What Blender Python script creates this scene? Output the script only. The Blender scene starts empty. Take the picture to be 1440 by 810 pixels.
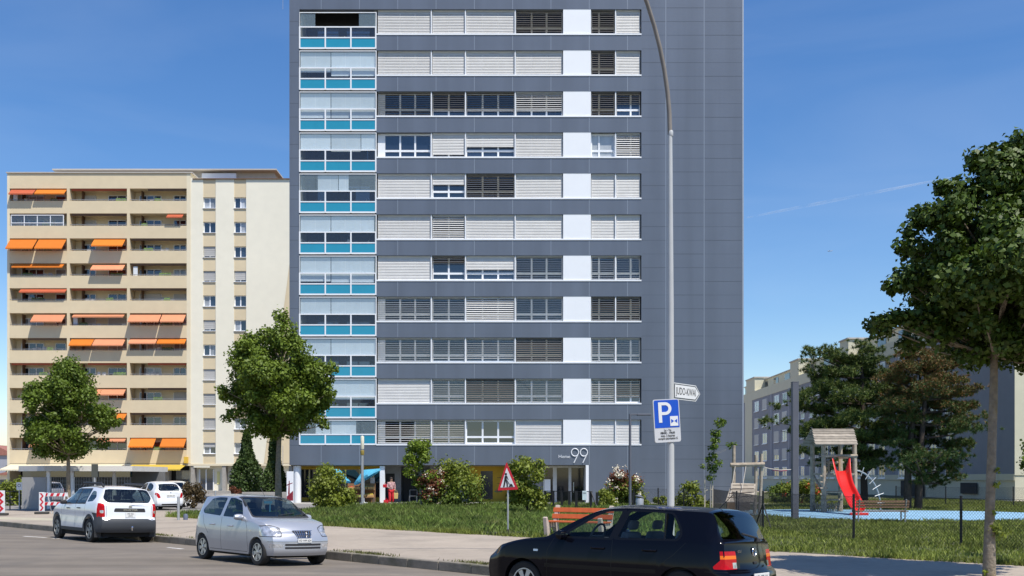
import bpy, bmesh, math, random
import numpy as np
from mathutils import Vector, Matrix
from math import radians, sin, cos, pi, sqrt, atan2

random.seed(7)
S = bpy.context.scene
C = S.collection

# ------------------------------------------------------------------ camera
FPX, HOR, CAMZ = 1400.0, 672.0, 1.9
cam_d = bpy.data.cameras.new("camera")
cam = bpy.data.objects.new("camera", cam_d)
C.objects.link(cam)
cam.location = (0, 0, CAMZ)
cam.rotation_euler = (radians(90), 0, 0)
cam_d.sensor_width = 36.0
cam_d.lens = FPX / 1440 * 36.0
cam_d.shift_y = (HOR - 405) / 1440
cam_d.clip_start = 0.1
cam_d.clip_end = 30000
S.camera = cam

# ------------------------------------------------------------------ sky and sun
SUN_EL, SUN_AZ = radians(61), radians(40)      # azimuth: to the right of straight behind the camera
world = bpy.data.worlds.new("World")
S.world = world
world.use_nodes = True
wn = world.node_tree
bg = wn.nodes["Background"]
sky = wn.nodes.new("ShaderNodeTexSky")
sky.sky_type = 'NISHITA'
sky.sun_disc = False
sky.sun_elevation = SUN_EL
sky.sun_rotation = radians(180) - SUN_AZ
sky.altitude = 500
sky.air_density = 1.1
sky.dust_density = 0.5
sky.ozone_density = 2.5
hs = wn.nodes.new("ShaderNodeHueSaturation")
hs.inputs["Saturation"].default_value = 1.28
hs.inputs["Hue"].default_value = 0.507
wn.links.new(sky.outputs[0], hs.inputs["Color"])
# faint streaks of high cirrus
wtc = wn.nodes.new("ShaderNodeTexCoord"); wmp = wn.nodes.new("ShaderNodeMapping"); wno = wn.nodes.new("ShaderNodeTexNoise"); wmr = wn.nodes.new("ShaderNodeMapRange"); wmx = wn.nodes.new("ShaderNodeMix")
wmp.inputs["Rotation"].default_value = (0.2, radians(18), 0.3)
wmp.inputs["Scale"].default_value = (2.2, 2.2, 9.0)
wno.inputs["Scale"].default_value = 1.3; wno.inputs["Detail"].default_value = 5; wno.inputs["Distortion"].default_value = 0.4
wmr.inputs["From Min"].default_value = 0.47; wmr.inputs["From Max"].default_value = 0.85; wmr.inputs["To Max"].default_value = 0.08
wmx.data_type = 'RGBA'; wmx.inputs[7].default_value = (6.2, 6.6, 7.2, 1)
wn.links.new(wtc.outputs["Generated"], wmp.inputs[0]); wn.links.new(wmp.outputs[0], wno.inputs["Vector"]); wn.links.new(wno.outputs["Fac"], wmr.inputs["Value"])
wn.links.new(wmr.outputs[0], wmx.inputs[0]); wn.links.new(hs.outputs[0], wmx.inputs[6]); wn.links.new(wmx.outputs[2], bg.inputs[0])
bg.inputs[1].default_value = 0.135

sun_d = bpy.data.lights.new("sun", 'SUN')
sun_d.energy = 5.0
sun_d.angle = radians(0.5)
sun_d.color = (1.0, 0.945, 0.855)
sun = bpy.data.objects.new("sun", sun_d)
C.objects.link(sun)
LDIR = Vector((-sin(SUN_AZ) * cos(SUN_EL), cos(SUN_AZ) * cos(SUN_EL), -sin(SUN_EL)))
sun.rotation_euler = LDIR.to_track_quat('-Z', 'Y').to_euler()
sun.location = (20, -30, 60)

S.view_settings.view_transform = 'Standard'
S.view_settings.look = 'None'
S.view_settings.exposure = 0.19
S.view_settings.gamma = 1.0
S.view_settings.use_curve_mapping = False
S.render.engine = 'CYCLES'
S.cycles.max_bounces = 6
S.cycles.transparent_max_bounces = 12
S.cycles.caustics_reflective = False
S.cycles.caustics_refractive = False


def P(px, py, d):
    """A point seen at photo pixel (px, py) at depth d."""
    return Vector(((px - 720) / FPX * d, d, CAMZ - (py - HOR) / FPX * d))


def PX(px, d): return (px - 720) / FPX * d
def PZ(py, d): return CAMZ - (py - HOR) / FPX * d


# ------------------------------------------------------------------ materials
MATS = {}


def nodes_of(m):
    m.use_nodes = True
    return m.node_tree, m.node_tree.nodes, m.node_tree.links


def mat(name, col, rough=0.6, metal=0.0, var=0.10, scale=3.0, bump=0.0, bscale=40.0, spec=0.5, coat=0.0,
        island=0.0, trans=0.0, ior=1.5, big=0.0, bigscale=0.3, objrand=0.0, dark=None, darkscale=1.0, darkamt=0.0, stretch=None):
    """Procedural surface: base colour varied by noise at two scales, optional bump, per-leaf variation and stains."""
    if name in MATS:
        return MATS[name]
    m = bpy.data.materials.new(name)
    nt, N, L = nodes_of(m)
    b = N["Principled BSDF"]
    b.inputs["Roughness"].default_value = rough
    b.inputs["Metallic"].default_value = metal
    b.inputs["IOR"].default_value = ior
    b.inputs["Specular IOR Level"].default_value = spec
    b.inputs["Coat Weight"].default_value = coat
    b.inputs["Coat Roughness"].default_value = 0.04
    tc = N.new("ShaderNodeTexCoord")
    no = N.new("ShaderNodeTexNoise")
    no.inputs["Scale"].default_value = scale
    no.inputs["Detail"].default_value = 6
    L.new(tc.outputs["Object"], no.inputs["Vector"])
    mr = N.new("ShaderNodeMapRange")
    mr.inputs["From Min"].default_value = 0.25
    mr.inputs["From Max"].default_value = 0.75
    mr.inputs["To Min"].default_value = 1 - var
    mr.inputs["To Max"].default_value = 1 + var
    L.new(no.outputs["Fac"], mr.inputs["Value"])
    val = mr.outputs[0]

    def times(a, bsock):
        x = N.new("ShaderNodeMath")
        x.operation = 'MULTIPLY'
        L.new(a, x.inputs[0])
        L.new(bsock, x.inputs[1])
        return x.outputs[0]

    def ranged(sock, lo, hi, f0=0.0, f1=1.0):
        x = N.new("ShaderNodeMapRange")
        x.inputs["From Min"].default_value = f0
        x.inputs["From Max"].default_value = f1
        x.inputs["To Min"].default_value = lo
        x.inputs["To Max"].default_value = hi
        L.new(sock, x.inputs["Value"])
        return x.outputs[0]
    if big:
        n2 = N.new("ShaderNodeTexNoise")
        n2.inputs["Scale"].default_value = bigscale
        n2.inputs["Detail"].default_value = 3
        if stretch:
            mp = N.new("ShaderNodeMapping")
            mp.inputs["Rotation"].default_value = (0, 0, stretch[0])
            mp.inputs["Scale"].default_value = stretch[1]
            L.new(tc.outputs["Object"], mp.inputs[0])
            L.new(mp.outputs[0], n2.inputs["Vector"])
        else: L.new(tc.outputs["Object"], n2.inputs["Vector"])
        val = times(val, ranged(n2.outputs["Fac"], 1 - big, 1 + big, 0.3, 0.7))
    if island:
        g = N.new("ShaderNodeNewGeometry")
        val = times(val, ranged(g.outputs["Random Per Island"], 1 - island, 1 + island))
    if objrand:
        oi = N.new("ShaderNodeObjectInfo")
        val = times(val, ranged(oi.outputs["Random"], 1 - objrand, 1 + objrand))
    mx = N.new("ShaderNodeVectorMath")
    mx.operation = 'SCALE'
    mx.inputs[0].default_value = col[:3]
    L.new(val, mx.inputs["Scale"])
    out = mx.outputs[0]
    if dark:
        n3 = N.new("ShaderNodeTexNoise")
        n3.inputs["Scale"].default_value = darkscale
        n3.inputs["Detail"].default_value = 8
        n3.inputs["Roughness"].default_value = 0.65
        L.new(tc.outputs["Object"], n3.inputs["Vector"])
        mm = N.new("ShaderNodeMix")
        mm.data_type = 'RGBA'
        L.new(ranged(n3.outputs["Fac"], 0, darkamt, 0.5, 0.72), mm.inputs[0])
        L.new(out, mm.inputs[6])
        mm.inputs[7].default_value = (*dark[:3], 1)
        out = mm.outputs[2]
    L.new(out, b.inputs["Base Color"])
    if bump:
        nb = N.new("ShaderNodeTexNoise")
        nb.inputs["Scale"].default_value = bscale
        nb.inputs["Detail"].default_value = 5
        L.new(tc.outputs["Object"], nb.inputs["Vector"])
        bp = N.new("ShaderNodeBump")
        bp.inputs["Strength"].default_value = bump
        bp.inputs["Distance"].default_value = 0.02
        L.new(nb.outputs["Fac"], bp.inputs["Height"])
        L.new(bp.outputs[0], b.inputs["Normal"])
    if trans:
        tl = N.new("ShaderNodeBsdfTranslucent")
        L.new(out, tl.inputs["Color"])
        mxs = N.new("ShaderNodeMixShader")
        mxs.inputs[0].default_value = trans
        L.new(b.outputs[0], mxs.inputs[1])
        L.new(tl.outputs[0], mxs.inputs[2])
        L.new(mxs.outputs[0], N["Material Output"].inputs[0])
    MATS[name] = m
    return m


def glass(name, tint, refl=1.5, rough=0.0, body=0.0, bodycol=(0.6, 0.7, 0.75)):
    """See-through pane: tinted transmission under a Fresnel reflection; body adds a milky share."""
    if name in MATS:
        return MATS[name]
    m = bpy.data.materials.new(name)
    nt, N, L = nodes_of(m)
    N.remove(N["Principled BSDF"])
    t = N.new("ShaderNodeBsdfTransparent")
    t.inputs[0].default_value = (*tint, 1)
    g = N.new("ShaderNodeBsdfGlossy")
    g.inputs["Roughness"].default_value = rough
    f = N.new("ShaderNodeFresnel")
    ge = N.new("ShaderNodeNewGeometry")
    mi_ = N.new("ShaderNodeMix")                # same reflectance from both sides of a thin pane
    mi_.data_type = 'FLOAT'
    mi_.inputs[2].default_value = refl
    mi_.inputs[3].default_value = 1.0 / refl
    L.new(ge.outputs["Backfacing"], mi_.inputs[0])
    L.new(mi_.outputs[0], f.inputs[0])
    mx = N.new("ShaderNodeMixShader")
    L.new(f.outputs[0], mx.inputs[0])
    base = t.outputs[0]
    if body:
        d = N.new("ShaderNodeBsdfDiffuse")
        d.inputs[0].default_value = (*bodycol, 1)
        m2 = N.new("ShaderNodeMixShader")
        m2.inputs[0].default_value = body
        L.new(base, m2.inputs[1])
        L.new(d.outputs[0], m2.inputs[2])
        base = m2.outputs[0]
    L.new(base, mx.inputs[1])
    L.new(g.outputs[0], mx.inputs[2])
    L.new(mx.outputs[0], N["Material Output"].inputs[0])
    MATS[name] = m
    return m


# ------------------------------------------------------------------ mesh builder
ORG = {}


class MB:
    def __init__(s):
        s.v, s.f, s.m = [], [], []

    def quad(s, pts, mi=0):
        n = len(s.v)
        s.v += [tuple(p) for p in pts]
        s.f.append(tuple(range(n, n + len(pts))))
        s.m.append(mi)

    def box(s, x0, x1, y0, y1, z0, z1, mi=0):
        if x0 > x1: x0, x1 = x1, x0
        if y0 > y1: y0, y1 = y1, y0
        if z0 > z1: z0, z1 = z1, z0
        n = len(s.v)
        s.v += [(x0, y0, z0), (x1, y0, z0), (x1, y1, z0), (x0, y1, z0), (x0, y0, z1), (x1, y0, z1), (x1, y1, z1), (x0, y1, z1)]
        for f in ((0, 3, 2, 1), (4, 5, 6, 7), (0, 1, 5, 4), (1, 2, 6, 5), (2, 3, 7, 6), (3, 0, 4, 7)):
            s.f.append(tuple(n + i for i in f))
            s.m.append(mi)

    def obox(s, c, size, M, mi=0):
        n = len(s.v)
        c = Vector(c)
        for sx, sy, sz in ((-1, -1, -1), (1, -1, -1), (1, 1, -1), (-1, 1, -1), (-1, -1, 1), (1, -1, 1), (1, 1, 1), (-1, 1, 1)):
            s.v.append(tuple(c + M @ Vector((sx * size[0] / 2, sy * size[1] / 2, sz * size[2] / 2))))
        for f in ((0, 3, 2, 1), (4, 5, 6, 7), (0, 1, 5, 4), (1, 2, 6, 5), (2, 3, 7, 6), (3, 0, 4, 7)):
            s.f.append(tuple(n + i for i in f))
            s.m.append(mi)

    def beam(s, p0, p1, w, h, mi=0, up=(0, 0, 1)):
        p0, p1 = Vector(p0), Vector(p1)
        d = (p1 - p0)
        l = d.length
        d.normalize()
        u = Vector(up)
        if abs(d.dot(u)) > 0.98: u = Vector((0, 1, 0))
        a = d.cross(u).normalized()
        b = a.cross(d).normalized()
        M = Matrix((d, a, b)).transposed()
        s.obox((p0 + p1) / 2, (l, w, h), M, mi)

    def tube(s, path, rad, n=8, mi=0, cap=True):
        path = [Vector(p) for p in path]
        if not isinstance(rad, (list, tuple)): rad = [rad] * len(path)
        rings = []
        prev = None
        for i, p in enumerate(path):
            d = (path[min(i + 1, len(path) - 1)] - path[max(i - 1, 0)]).normalized()
            if prev is None:
                u = Vector((0, 0, 1)) if abs(d.z) < 0.9 else Vector((1, 0, 0))
            else:
                u = prev
            a = d.cross(u).normalized()
            u2 = a.cross(d).normalized()
            prev = u2
            base = len(s.v)
            for k in range(n):
                t = 2 * pi * k / n
                s.v.append(tuple(p + (a * cos(t) + u2 * sin(t)) * rad[i]))
            rings.append(base)
        for i in range(len(rings) - 1):
            for k in range(n):
                k2 = (k + 1) % n
                s.f.append((rings[i] + k, rings[i] + k2, rings[i + 1] + k2, rings[i + 1] + k))
                s.m.append(mi)
        if cap:
            s.f.append(tuple(rings[0] + k for k in reversed(range(n))))
            s.m.append(mi)
            s.f.append(tuple(rings[-1] + k for k in range(n)))
            s.m.append(mi)

    def lathe(s, prof, c=(0, 0, 0), n=20, axis='z', mi=0):
        rings = []
        for r, h in prof:
            base = len(s.v)
            for k in range(n):
                t = 2 * pi * k / n
                if axis == 'z': s.v.append((c[0] + r * cos(t), c[1] + r * sin(t), c[2] + h))
                elif axis == 'y': s.v.append((c[0] + r * cos(t), c[1] + h, c[2] + r * sin(t)))
                else: s.v.append((c[0] + h, c[1] + r * cos(t), c[2] + r * sin(t)))
            rings.append(base)
        for i in range(len(rings) - 1):
            for k in range(n):
                k2 = (k + 1) % n
                s.f.append((rings[i] + k, rings[i] + k2, rings[i + 1] + k2, rings[i + 1] + k))
                s.m.append(mi)

    def prism(s, poly, fn, t0, t1, mi=0):
        """poly: 2D outline; fn(u, v, t) -> 3D; extruded from t0 to t1."""
        n = len(poly)
        b = len(s.v)
        s.v += [tuple(fn(u, v, t0)) for u, v in poly]
        s.v += [tuple(fn(u, v, t1)) for u, v in poly]
        s.f.append(tuple(b + i for i in range(n)))
        s.m.append(mi)
        s.f.append(tuple(b + n + i for i in reversed(range(n))))
        s.m.append(mi)
        for i in range(n):
            j = (i + 1) % n
            s.f.append((b + i, b + n + i, b + n + j, b + j))
            s.m.append(mi)

    def build(s, name, mats, parent=None, smooth=False, bevel=0.0, fix=True):
        me = bpy.data.meshes.new(name)
        org = Vector((0, 0, 0))
        if parent is not None: org = ORG.get(parent.name, org)
        me.from_pydata([(x - org.x, y - org.y, z - org.z) for x, y, z in s.v], [], s.f)
        if not isinstance(mats, (list, tuple)): mats = [mats]
        for m in mats: me.materials.append(m)
        me.polygons.foreach_set("material_index", s.m)
        if fix and len(s.f) < 60000:
            bm = bmesh.new()
            bm.from_mesh(me)
            bmesh.ops.recalc_face_normals(bm, faces=bm.faces)
            bm.to_mesh(me)
            bm.free()
        if smooth:
            me.polygons.foreach_set("use_smooth", [True] * len(me.polygons))
            me.set_sharp_from_angle(angle=radians(40))
        me.update()
        o = bpy.data.objects.new(name, me)
        C.objects.link(o)
        if parent is not None:
            o.parent = parent
            ORG[o.name] = org
        if bevel:
            md = o.modifiers.new("bevel", 'BEVEL')
            md.width = bevel
            md.segments = 2
            md.limit_method = 'ANGLE'
        return o


def tag(o, label=None, cat=None, group=None, kind=None):
    if label: o["label"] = label
    if cat: o["category"] = cat
    if group: o["group"] = group
    if kind: o["kind"] = kind
    return o


def thing(name, label, cat, loc=(0, 0, 0), rotz=0.0, group=None, local=False):
    o = bpy.data.objects.new(name, None)
    o.empty_display_size = 0.3
    C.objects.link(o)
    o.location = loc
    o.rotation_euler = (0, 0, rotz)
    ORG[o.name] = Vector((0, 0, 0)) if (local or rotz) else Vector(loc)
    return tag(o, label, cat, group)


def copy_tree(o, parent=None):
    c = o.copy()
    C.objects.link(c)
    if parent is not None: c.parent = parent
    for ch in list(o.children): copy_tree(ch, c)
    return c


def struct(mb, name, mats, **k):
    return tag(mb.build(name, mats, **k), kind='structure')


def text_mesh(body, size, extrude=0.0, align='CENTER', bold=0.0, width=1.0):
    cu = bpy.data.curves.new("lettering", 'FONT')
    cu.body = body
    cu.size = size
    cu.extrude = extrude
    cu.offset = bold
    cu.align_x = align
    cu.align_y = 'CENTER'
    cu.resolution_u = 3
    o = bpy.data.objects.new("lettering", cu)
    C.objects.link(o)
    dg = bpy.context.evaluated_depsgraph_get()
    me = bpy.data.meshes.new_from_object(o.evaluated_get(dg))
    bpy.data.objects.remove(o)
    if width != 1.0:
        for v in me.vertices: v.co.x *= width
    return me


def put_text(body, size, M, material, parent, name="lettering", **k):
    me = text_mesh(body, size, **k)
    me.name = name
    me.materials.clear()
    me.materials.append(material)
    o = bpy.data.objects.new(name, me)
    C.objects.link(o)
    o.parent = parent
    o.matrix_local = M
    ORG[o.name] = ORG.get(parent.name, Vector())
    return o


def FACE_CAM(x, y, z):      # text plane facing -Y at a point (parent-local)
    return Matrix.Translation((x, y, z)) @ Matrix.Rotation(radians(90), 4, 'X')

# ================================================================== GROUND
m_asphalt = mat("asphalt", (0.172, 0.146, 0.117), 0.9, var=0.12, scale=1.2, bump=0.5, bscale=60, big=0.22, bigscale=0.9, stretch=(radians(45), (0.06, 1.1, 1)),
                dark=(0.085, 0.08, 0.075), darkscale=0.5, darkamt=0.45)
m_pave = mat("pavement_asphalt", (0.355, 0.300, 0.240), 0.92, var=0.08, scale=5, bump=0.4, bscale=70, big=0.10, bigscale=0.25,
             dark=(0.20, 0.175, 0.145), darkscale=0.45, darkamt=0.75)
m_lot = mat("lot_asphalt", (0.21, 0.2, 0.19), 0.92, var=0.08, scale=4, bump=0.3, big=0.1)
m_kerb = mat("kerb_stone", (0.21, 0.185, 0.15), 0.9, var=0.25, scale=3, bump=0.6, bscale=30, dark=(0.07, 0.075, 0.04), darkscale=1.6, darkamt=0.75)
m_soil = mat("lawn_soil", (0.075, 0.085, 0.03), 0.95, var=0.35, scale=1.5, bump=0.5, dark=(0.2, 0.165, 0.1), darkscale=0.9, darkamt=0.5)
m_marking = mat("road_paint", (0.55, 0.53, 0.5), 0.8, var=0.2, scale=6, dark=(0.2, 0.19, 0.18), darkscale=5, darkamt=0.9)
m_conc = mat("concrete", (0.36, 0.34, 0.31), 0.9, var=0.1, scale=3, bump=0.2, dark=(0.22, 0.2, 0.18), darkscale=0.8, darkamt=0.5)
m_blue_ground = mat("blue_rubber", (0.23, 0.41, 0.56), 0.9, var=0.05, scale=2.0, big=0.10, bump=0.3, bscale=50)
m_far_ground = mat("far_ground", (0.16, 0.16, 0.12), 0.95, var=0.25, scale=0.05)

ZP = 0.18                                     # pavement level above the road
KX = lambda x: 18.9 - 1.007 * x               # kerb face line
GX = lambda x: 29.2 - 0.97 * x                # edge between pavement and lawn

g = MB(); g.quad([(-4000, -2000, -0.03), (4000, -2000, -0.03), (4000, 6000, -0.03), (-4000, 6000, -0.03)])
struct(g, "ground", m_far_ground)
# road with a cambered edge: rises away from the gutter, then level
CAM, CW = 0.033, 3.0
def road_z(x, y): return max(0.0, min(CW, (KX(x) - y) / 1.419)) * CAM
g = MB()
k3 = CW * 1.419
g.v = [(-150, KX(-150), 0), (75, KX(75), 0), (75, KX(75) - k3, CW * CAM), (-150, KX(-150) - k3, CW * CAM), (75, -200, CW * CAM), (-300, -200, CW * CAM)]
g.f = [(0, 3, 2, 1), (3, 5, 4, 2)]; g.m = [0, 0]
struct(g, "road", m_asphalt)
g = MB()
KW = 0.16
g.prism([(-150, KX(-150) + KW * 1.42), (75, KX(75) + KW * 1.42), (90, 260), (-160, 260)], lambda u, v, t: (u, v, t), -0.02, ZP)
struct(g, "pavement", m_pave)
# kerb: separate stones with narrow joints along the line
kd = Vector((1, -1.007, 0)).normalized()
kn = Vector((1.007, 1, 0)).normalized()
g = MB()
p = Vector((-60, KX(-60), 0))
rr = random.Random(3)
while p.x < 22:
    L_ = 1.0
    M = Matrix((kd, kn, Vector((0, 0, 1)))).transposed()
    c = p + kd * L_ / 2 + kn * (KW / 2 + rr.uniform(-0.006, 0.006)) + Vector((0, 0, 0.09 + rr.uniform(-0.006, 0.004)))
    g.obox(c, (L_ - 0.012, KW, 0.2), M)
    p = p + kd * L_
struct(g, "kerb", m_kerb, bevel=0.018)

LAWN = [(-15.3, GX(-15.3)), (-15.3, 50.5), (-10.6, 52), (-10.2, 64.2), (16.5, 64.2), (17.2, 120), (36.8, 120), (36.8, 73), (75, 73), (75, GX(28) - 20), (28, GX(28)), (0, GX(0))]
g = MB(); g.quad([(x, y, ZP + 0.006) for x, y in LAWN])
struct(g, "lawn", m_soil)
g = MB(); g.quad([(-60, 52.2, ZP + 0.008), (-10.9, 52.2, ZP + 0.008), (-10.9, 118, ZP + 0.008), (-60, 118, ZP + 0.008)])
struct(g, "parking_lot", m_lot)
# light concrete apron in front of the tower
g = MB(); g.box(-16, 17.5, 64.3, 70.5, ZP - 0.1, ZP + 0.03)
struct(g, "apron", m_conc)
# safety surface of the playground: one irregular sheet
pts = []
for k in range(48):
    t = 2 * pi * k / 48
    r = 1 + 0.07 * sin(3 * t + 0.6) + 0.04 * sin(5 * t)
    pts.append((17.4 + 7.4 * cos(t) * r + 1.0 * sin(t) * -1, 46.9 + 7.0 * sin(t) * r, ZP + 0.02))
PLAY = list(pts)
g = MB(); g.quad(pts)
struct(g, "playground_surface", m_blue_ground)
# worn parking bay marks on the road
g = MB()
for (a, b, w) in (((-15.25, 31.1), (-14.3, 30.6), 0.14), ((-14.0, 30.3), (-13.2, 29.95), 0.10), ((-9.2, 26.6), (-8.6, 26.05), 0.12)):
    a, b = Vector((*a, 0.004 + road_z(*a))), Vector((*b, 0.004 + road_z(*b)))
    n_ = (b - a).normalized().cross(Vector((0, 0, 1))) * w / 2
    g.quad([a - n_, b - n_, b + n_, a + n_])
struct(g, "road_marking", m_marking)
# pale new repair strip across the pavement on the left, by the barriers
g = MB(); g.quad([(-24.3, 42.6, ZP + 0.004), (-15.4, 38.6, ZP + 0.004), (-15.0, 40.2, ZP + 0.004), (-24.5, 44.6, ZP + 0.004)])
struct(g, "pavement_patch", mat("new_concrete", (0.42, 0.38, 0.28), 0.9, var=0.1))

# ================================================================== TOWER
F = 67.6
m_clad = mat("tower_cladding", (0.138, 0.160, 0.200), 0.40, metal=0.25, var=0.04, scale=0.6, big=0.09, bigscale=0.9, stretch=(0, (0.9, 0.9, 0.05)))
m_joint_l = mat("joint_profile", (0.34, 0.38, 0.44), 0.5, metal=0.3, var=0.05)
m_joint_d = mat("joint_shadow_gap", (0.07, 0.085, 0.11), 0.8, var=0.05)
m_white = mat("white_metal", (0.80, 0.82, 0.85), 0.45, var=0.03, scale=2)
m_panel_w = mat("white_panel", (0.83, 0.85, 0.88), 0.5, var=0.02, scale=0.8)
m_teal = mat("teal_panel", (0.022, 0.275, 0.41), 0.25, var=0.05, scale=1.0, coat=0.4)
m_blind = mat("blind_slat", (0.66, 0.65, 0.63), 0.5, var=0.05, scale=2, objrand=0.05)
m_blind_d = mat("blind_slat_bronze", (0.23, 0.215, 0.20), 0.5, var=0.08, scale=2, objrand=0.15)
m_wglass = mat("window_glass", (0.018, 0.028, 0.05), 0.03, var=0.4, scale=0.5, ior=2.0, objrand=0.5)
m_wglass_c = mat("window_curtain_glass", (0.42, 0.45, 0.47), 0.06, var=0.2, scale=1.5, ior=1.8)
m_dark = mat("dark_interior", (0.016, 0.017, 0.02), 0.8, var=0.3)
m_inner = mat("loggia_wall", (0.26, 0.26, 0.22), 0.9, var=0.1)
m_lglass = glass("loggia_glass", (0.90, 0.95, 0.97), 1.6, body=0.06, bodycol=(0.35, 0.45, 0.65))
m_lglass_b = glass("loggia_glass_blue", (0.93, 0.97, 0.985), 1.5, body=0.22, bodycol=(0.55, 0.72, 0.82))
m_curtain = mat("roller_curtain", (0.66, 0.69, 0.71), 0.8, var=0.05, scale=1.5, objrand=0.12)
m_mustard = mat("mustard_render", (0.50, 0.32, 0.025), 0.7, var=0.08)
m_shopglass = mat("shop_glass", (0.012, 0.015, 0.02), 0.04, var=0.3, ior=1.6)
m_grey_door = mat("grey_door_paint", (0.2, 0.21, 0.23), 0.5, var=0.08)

fx = lambda px: PX(px, F)
fz = lambda py: PZ(py, F)
tower = thing("apartment_tower", "tall slate-grey apartment tower with bands of blinds and a column of teal balconies", "apartment building", (0.3, F, ZP))
SILL = [48 + 57.7 * i for i in range(11)]     # sill line of every storey, photo rows
TOPW = [s - 35.0 for s in SILL]               # top of the window bands
ZTOP = 37.0
XL, XR = fx(407), fx(1045.5)

w = MB()
LG0, LG1, B1 = fx(421), fx(529), fx(902)
CD = 0.42                                     # depth of the outer cladding skin
# core behind the recessed bands
w.box(LG1, XR - 0.3, F + CD, F + 15, 2.75, ZTOP - 0.4, 1)
w.box(XL + 0.3, LG1, F + 1.75, F + 15, 2.75, ZTOP - 0.4, 1)
# outer skin
w.box(XL, LG0, F, F + 15.3, 2.77, ZTOP)                       # left strip
w.box(LG0, B1, F, F + CD, fz(TOPW[0]), ZTOP)                  # top
w.box(LG0, B1, F, F + CD, 2.77, fz(SILL[10] + 1.5))           # bottom band
w.box(B1, XR, F, F + CD, 2.77, ZTOP)
w.box(fx(828), XR, F, F + CD, ZP, 2.77)
w.box(XR - 0.3, XR, F + CD, F + 15.3, ZP, ZTOP)
w.box(LG0, XR - 0.3, F + 15.0, F + 15.3, ZP, ZTOP)
w.box(XL, XR, F, F + 15.3, ZTOP, ZTOP + 0.25, 0)
for i in range(10):
    w.box(LG1, B1, F, F + CD, fz(TOPW[i + 1]), fz(SILL[i] + 1.5))
# soffit over the recessed ground floor, and its back wall
w.box(XL, fx(828), F + CD, F + 3.2, 2.72, 2.78, 3)
w.box(XL + 0.02, fx(828), F + 3.2, F + 3.5, ZP, 2.77, 2)
w.box(fx(828), fx(828) + 0.3, F + CD, F + 3.2, ZP, 2.77, 0)
# loggia inner sides
w.box(LG1 - 0.12, LG1 - 0.002, F + 0.2, F + 1.75, 3.6, fz(TOPW[0]), 3)
w.box(LG0 + 0.002, LG0 + 0.1, F + 0.3, F + 1.75, 3.6, fz(TOPW[0]), 3)

# joints between the cladding sheets: light vertical profiles, dark shadow gaps
j = w
JV = [1044 - 53.85 * k for k in range(0, 13)]
for px in JV[1:]:
    x = fx(px)
    if px > 905:
        j.box(x - 0.012, x + 0.012, F - 0.006, F + 0.01, ZP if px > 828 else 2.77, ZTOP, 4)
    else:
        if px > LG1 and px > 531:
            for i in range(10): j.box(x - 0.012, x + 0.012, F - 0.006, F + 0.01, fz(TOPW[i + 1]) + 0.004, fz(SILL[i] + 1.5) - 0.004, 4)
        j.box(x - 0.012, x + 0.012, F - 0.006, F + 0.01, ZP if px > 829 else 2.775, fz(SILL[10] + 1.5) - 0.004, 4)
        j.box(x - 0.012, x + 0.012, F - 0.006, F + 0.01, fz(TOPW[0]) + 0.004, ZTOP, 4)
cols = [(902, 937), (937, 990), (990, 1044)]
for ci, (a, b) in enumerate(cols):
    for k in range(-1, 36):
        y = 11 + 19.23 * k
        keep = (k + ci) % 3 == 1 or ((k + 2 * ci) % 3 == 0 and ci != 0) or (k + ci) % 7 == 3
        if y > 700: continue
        th = 0.014 if (k + ci) % 3 == 1 else 0.009 if keep else 0.005
        j.box(fx(a) + 0.03, fx(b) - 0.03, F - 0.003, F + 0.01, fz(y) - th, fz(y) + th, 5)
for k in range(0, 34, 1):
    y = 30 + 19.23 * k
    if k % 3 != 2 and y < 650: j.box(XL + 0.01, LG0 - 0.06, F - 0.003, F + 0.01, fz(y) - 0.012, fz(y) + 0.012, 5)
j.box(XR - 0.075, XR + 0.012, F - 0.008, F + 0.05, ZP, ZTOP, 4)
w.build("wall", [m_clad, m_dark, m_grey_door, m_inner, m_joint_l, m_joint_d], tower)

# white panels and sills of every storey
for i in range(11):
    b = MB(); b.box(fx(792), fx(831), F + 0.01, F + 0.4, fz(SILL[i] - 0.8), fz(TOPW[i] - 0.4) - 0.004)
    if i in (4, 5, 7): b.box(fx(809), fx(809.6), F + 0.006, F + 0.02, fz(SILL[i] - 1), fz(TOPW[i] + 6))
    b.build("white_panel", m_panel_w, tower)
    b = MB(); b.box(LG1, B1, F - 0.035, F + 0.3, fz(SILL[i] + 1.4), fz(SILL[i] - 0.7))
    b.build("window_sill", m_white, tower, bevel=0.004)

# --- windows with their outside blinds
WIN = [(530.5, 606, 3, 10.5), (607.5, 654, 2, 0), (655, 724, 3, 0), (725, 791.5, 3, 0), (831.5, 865.3, 2, 0), (866.5, 901, 2, 0)]
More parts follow.
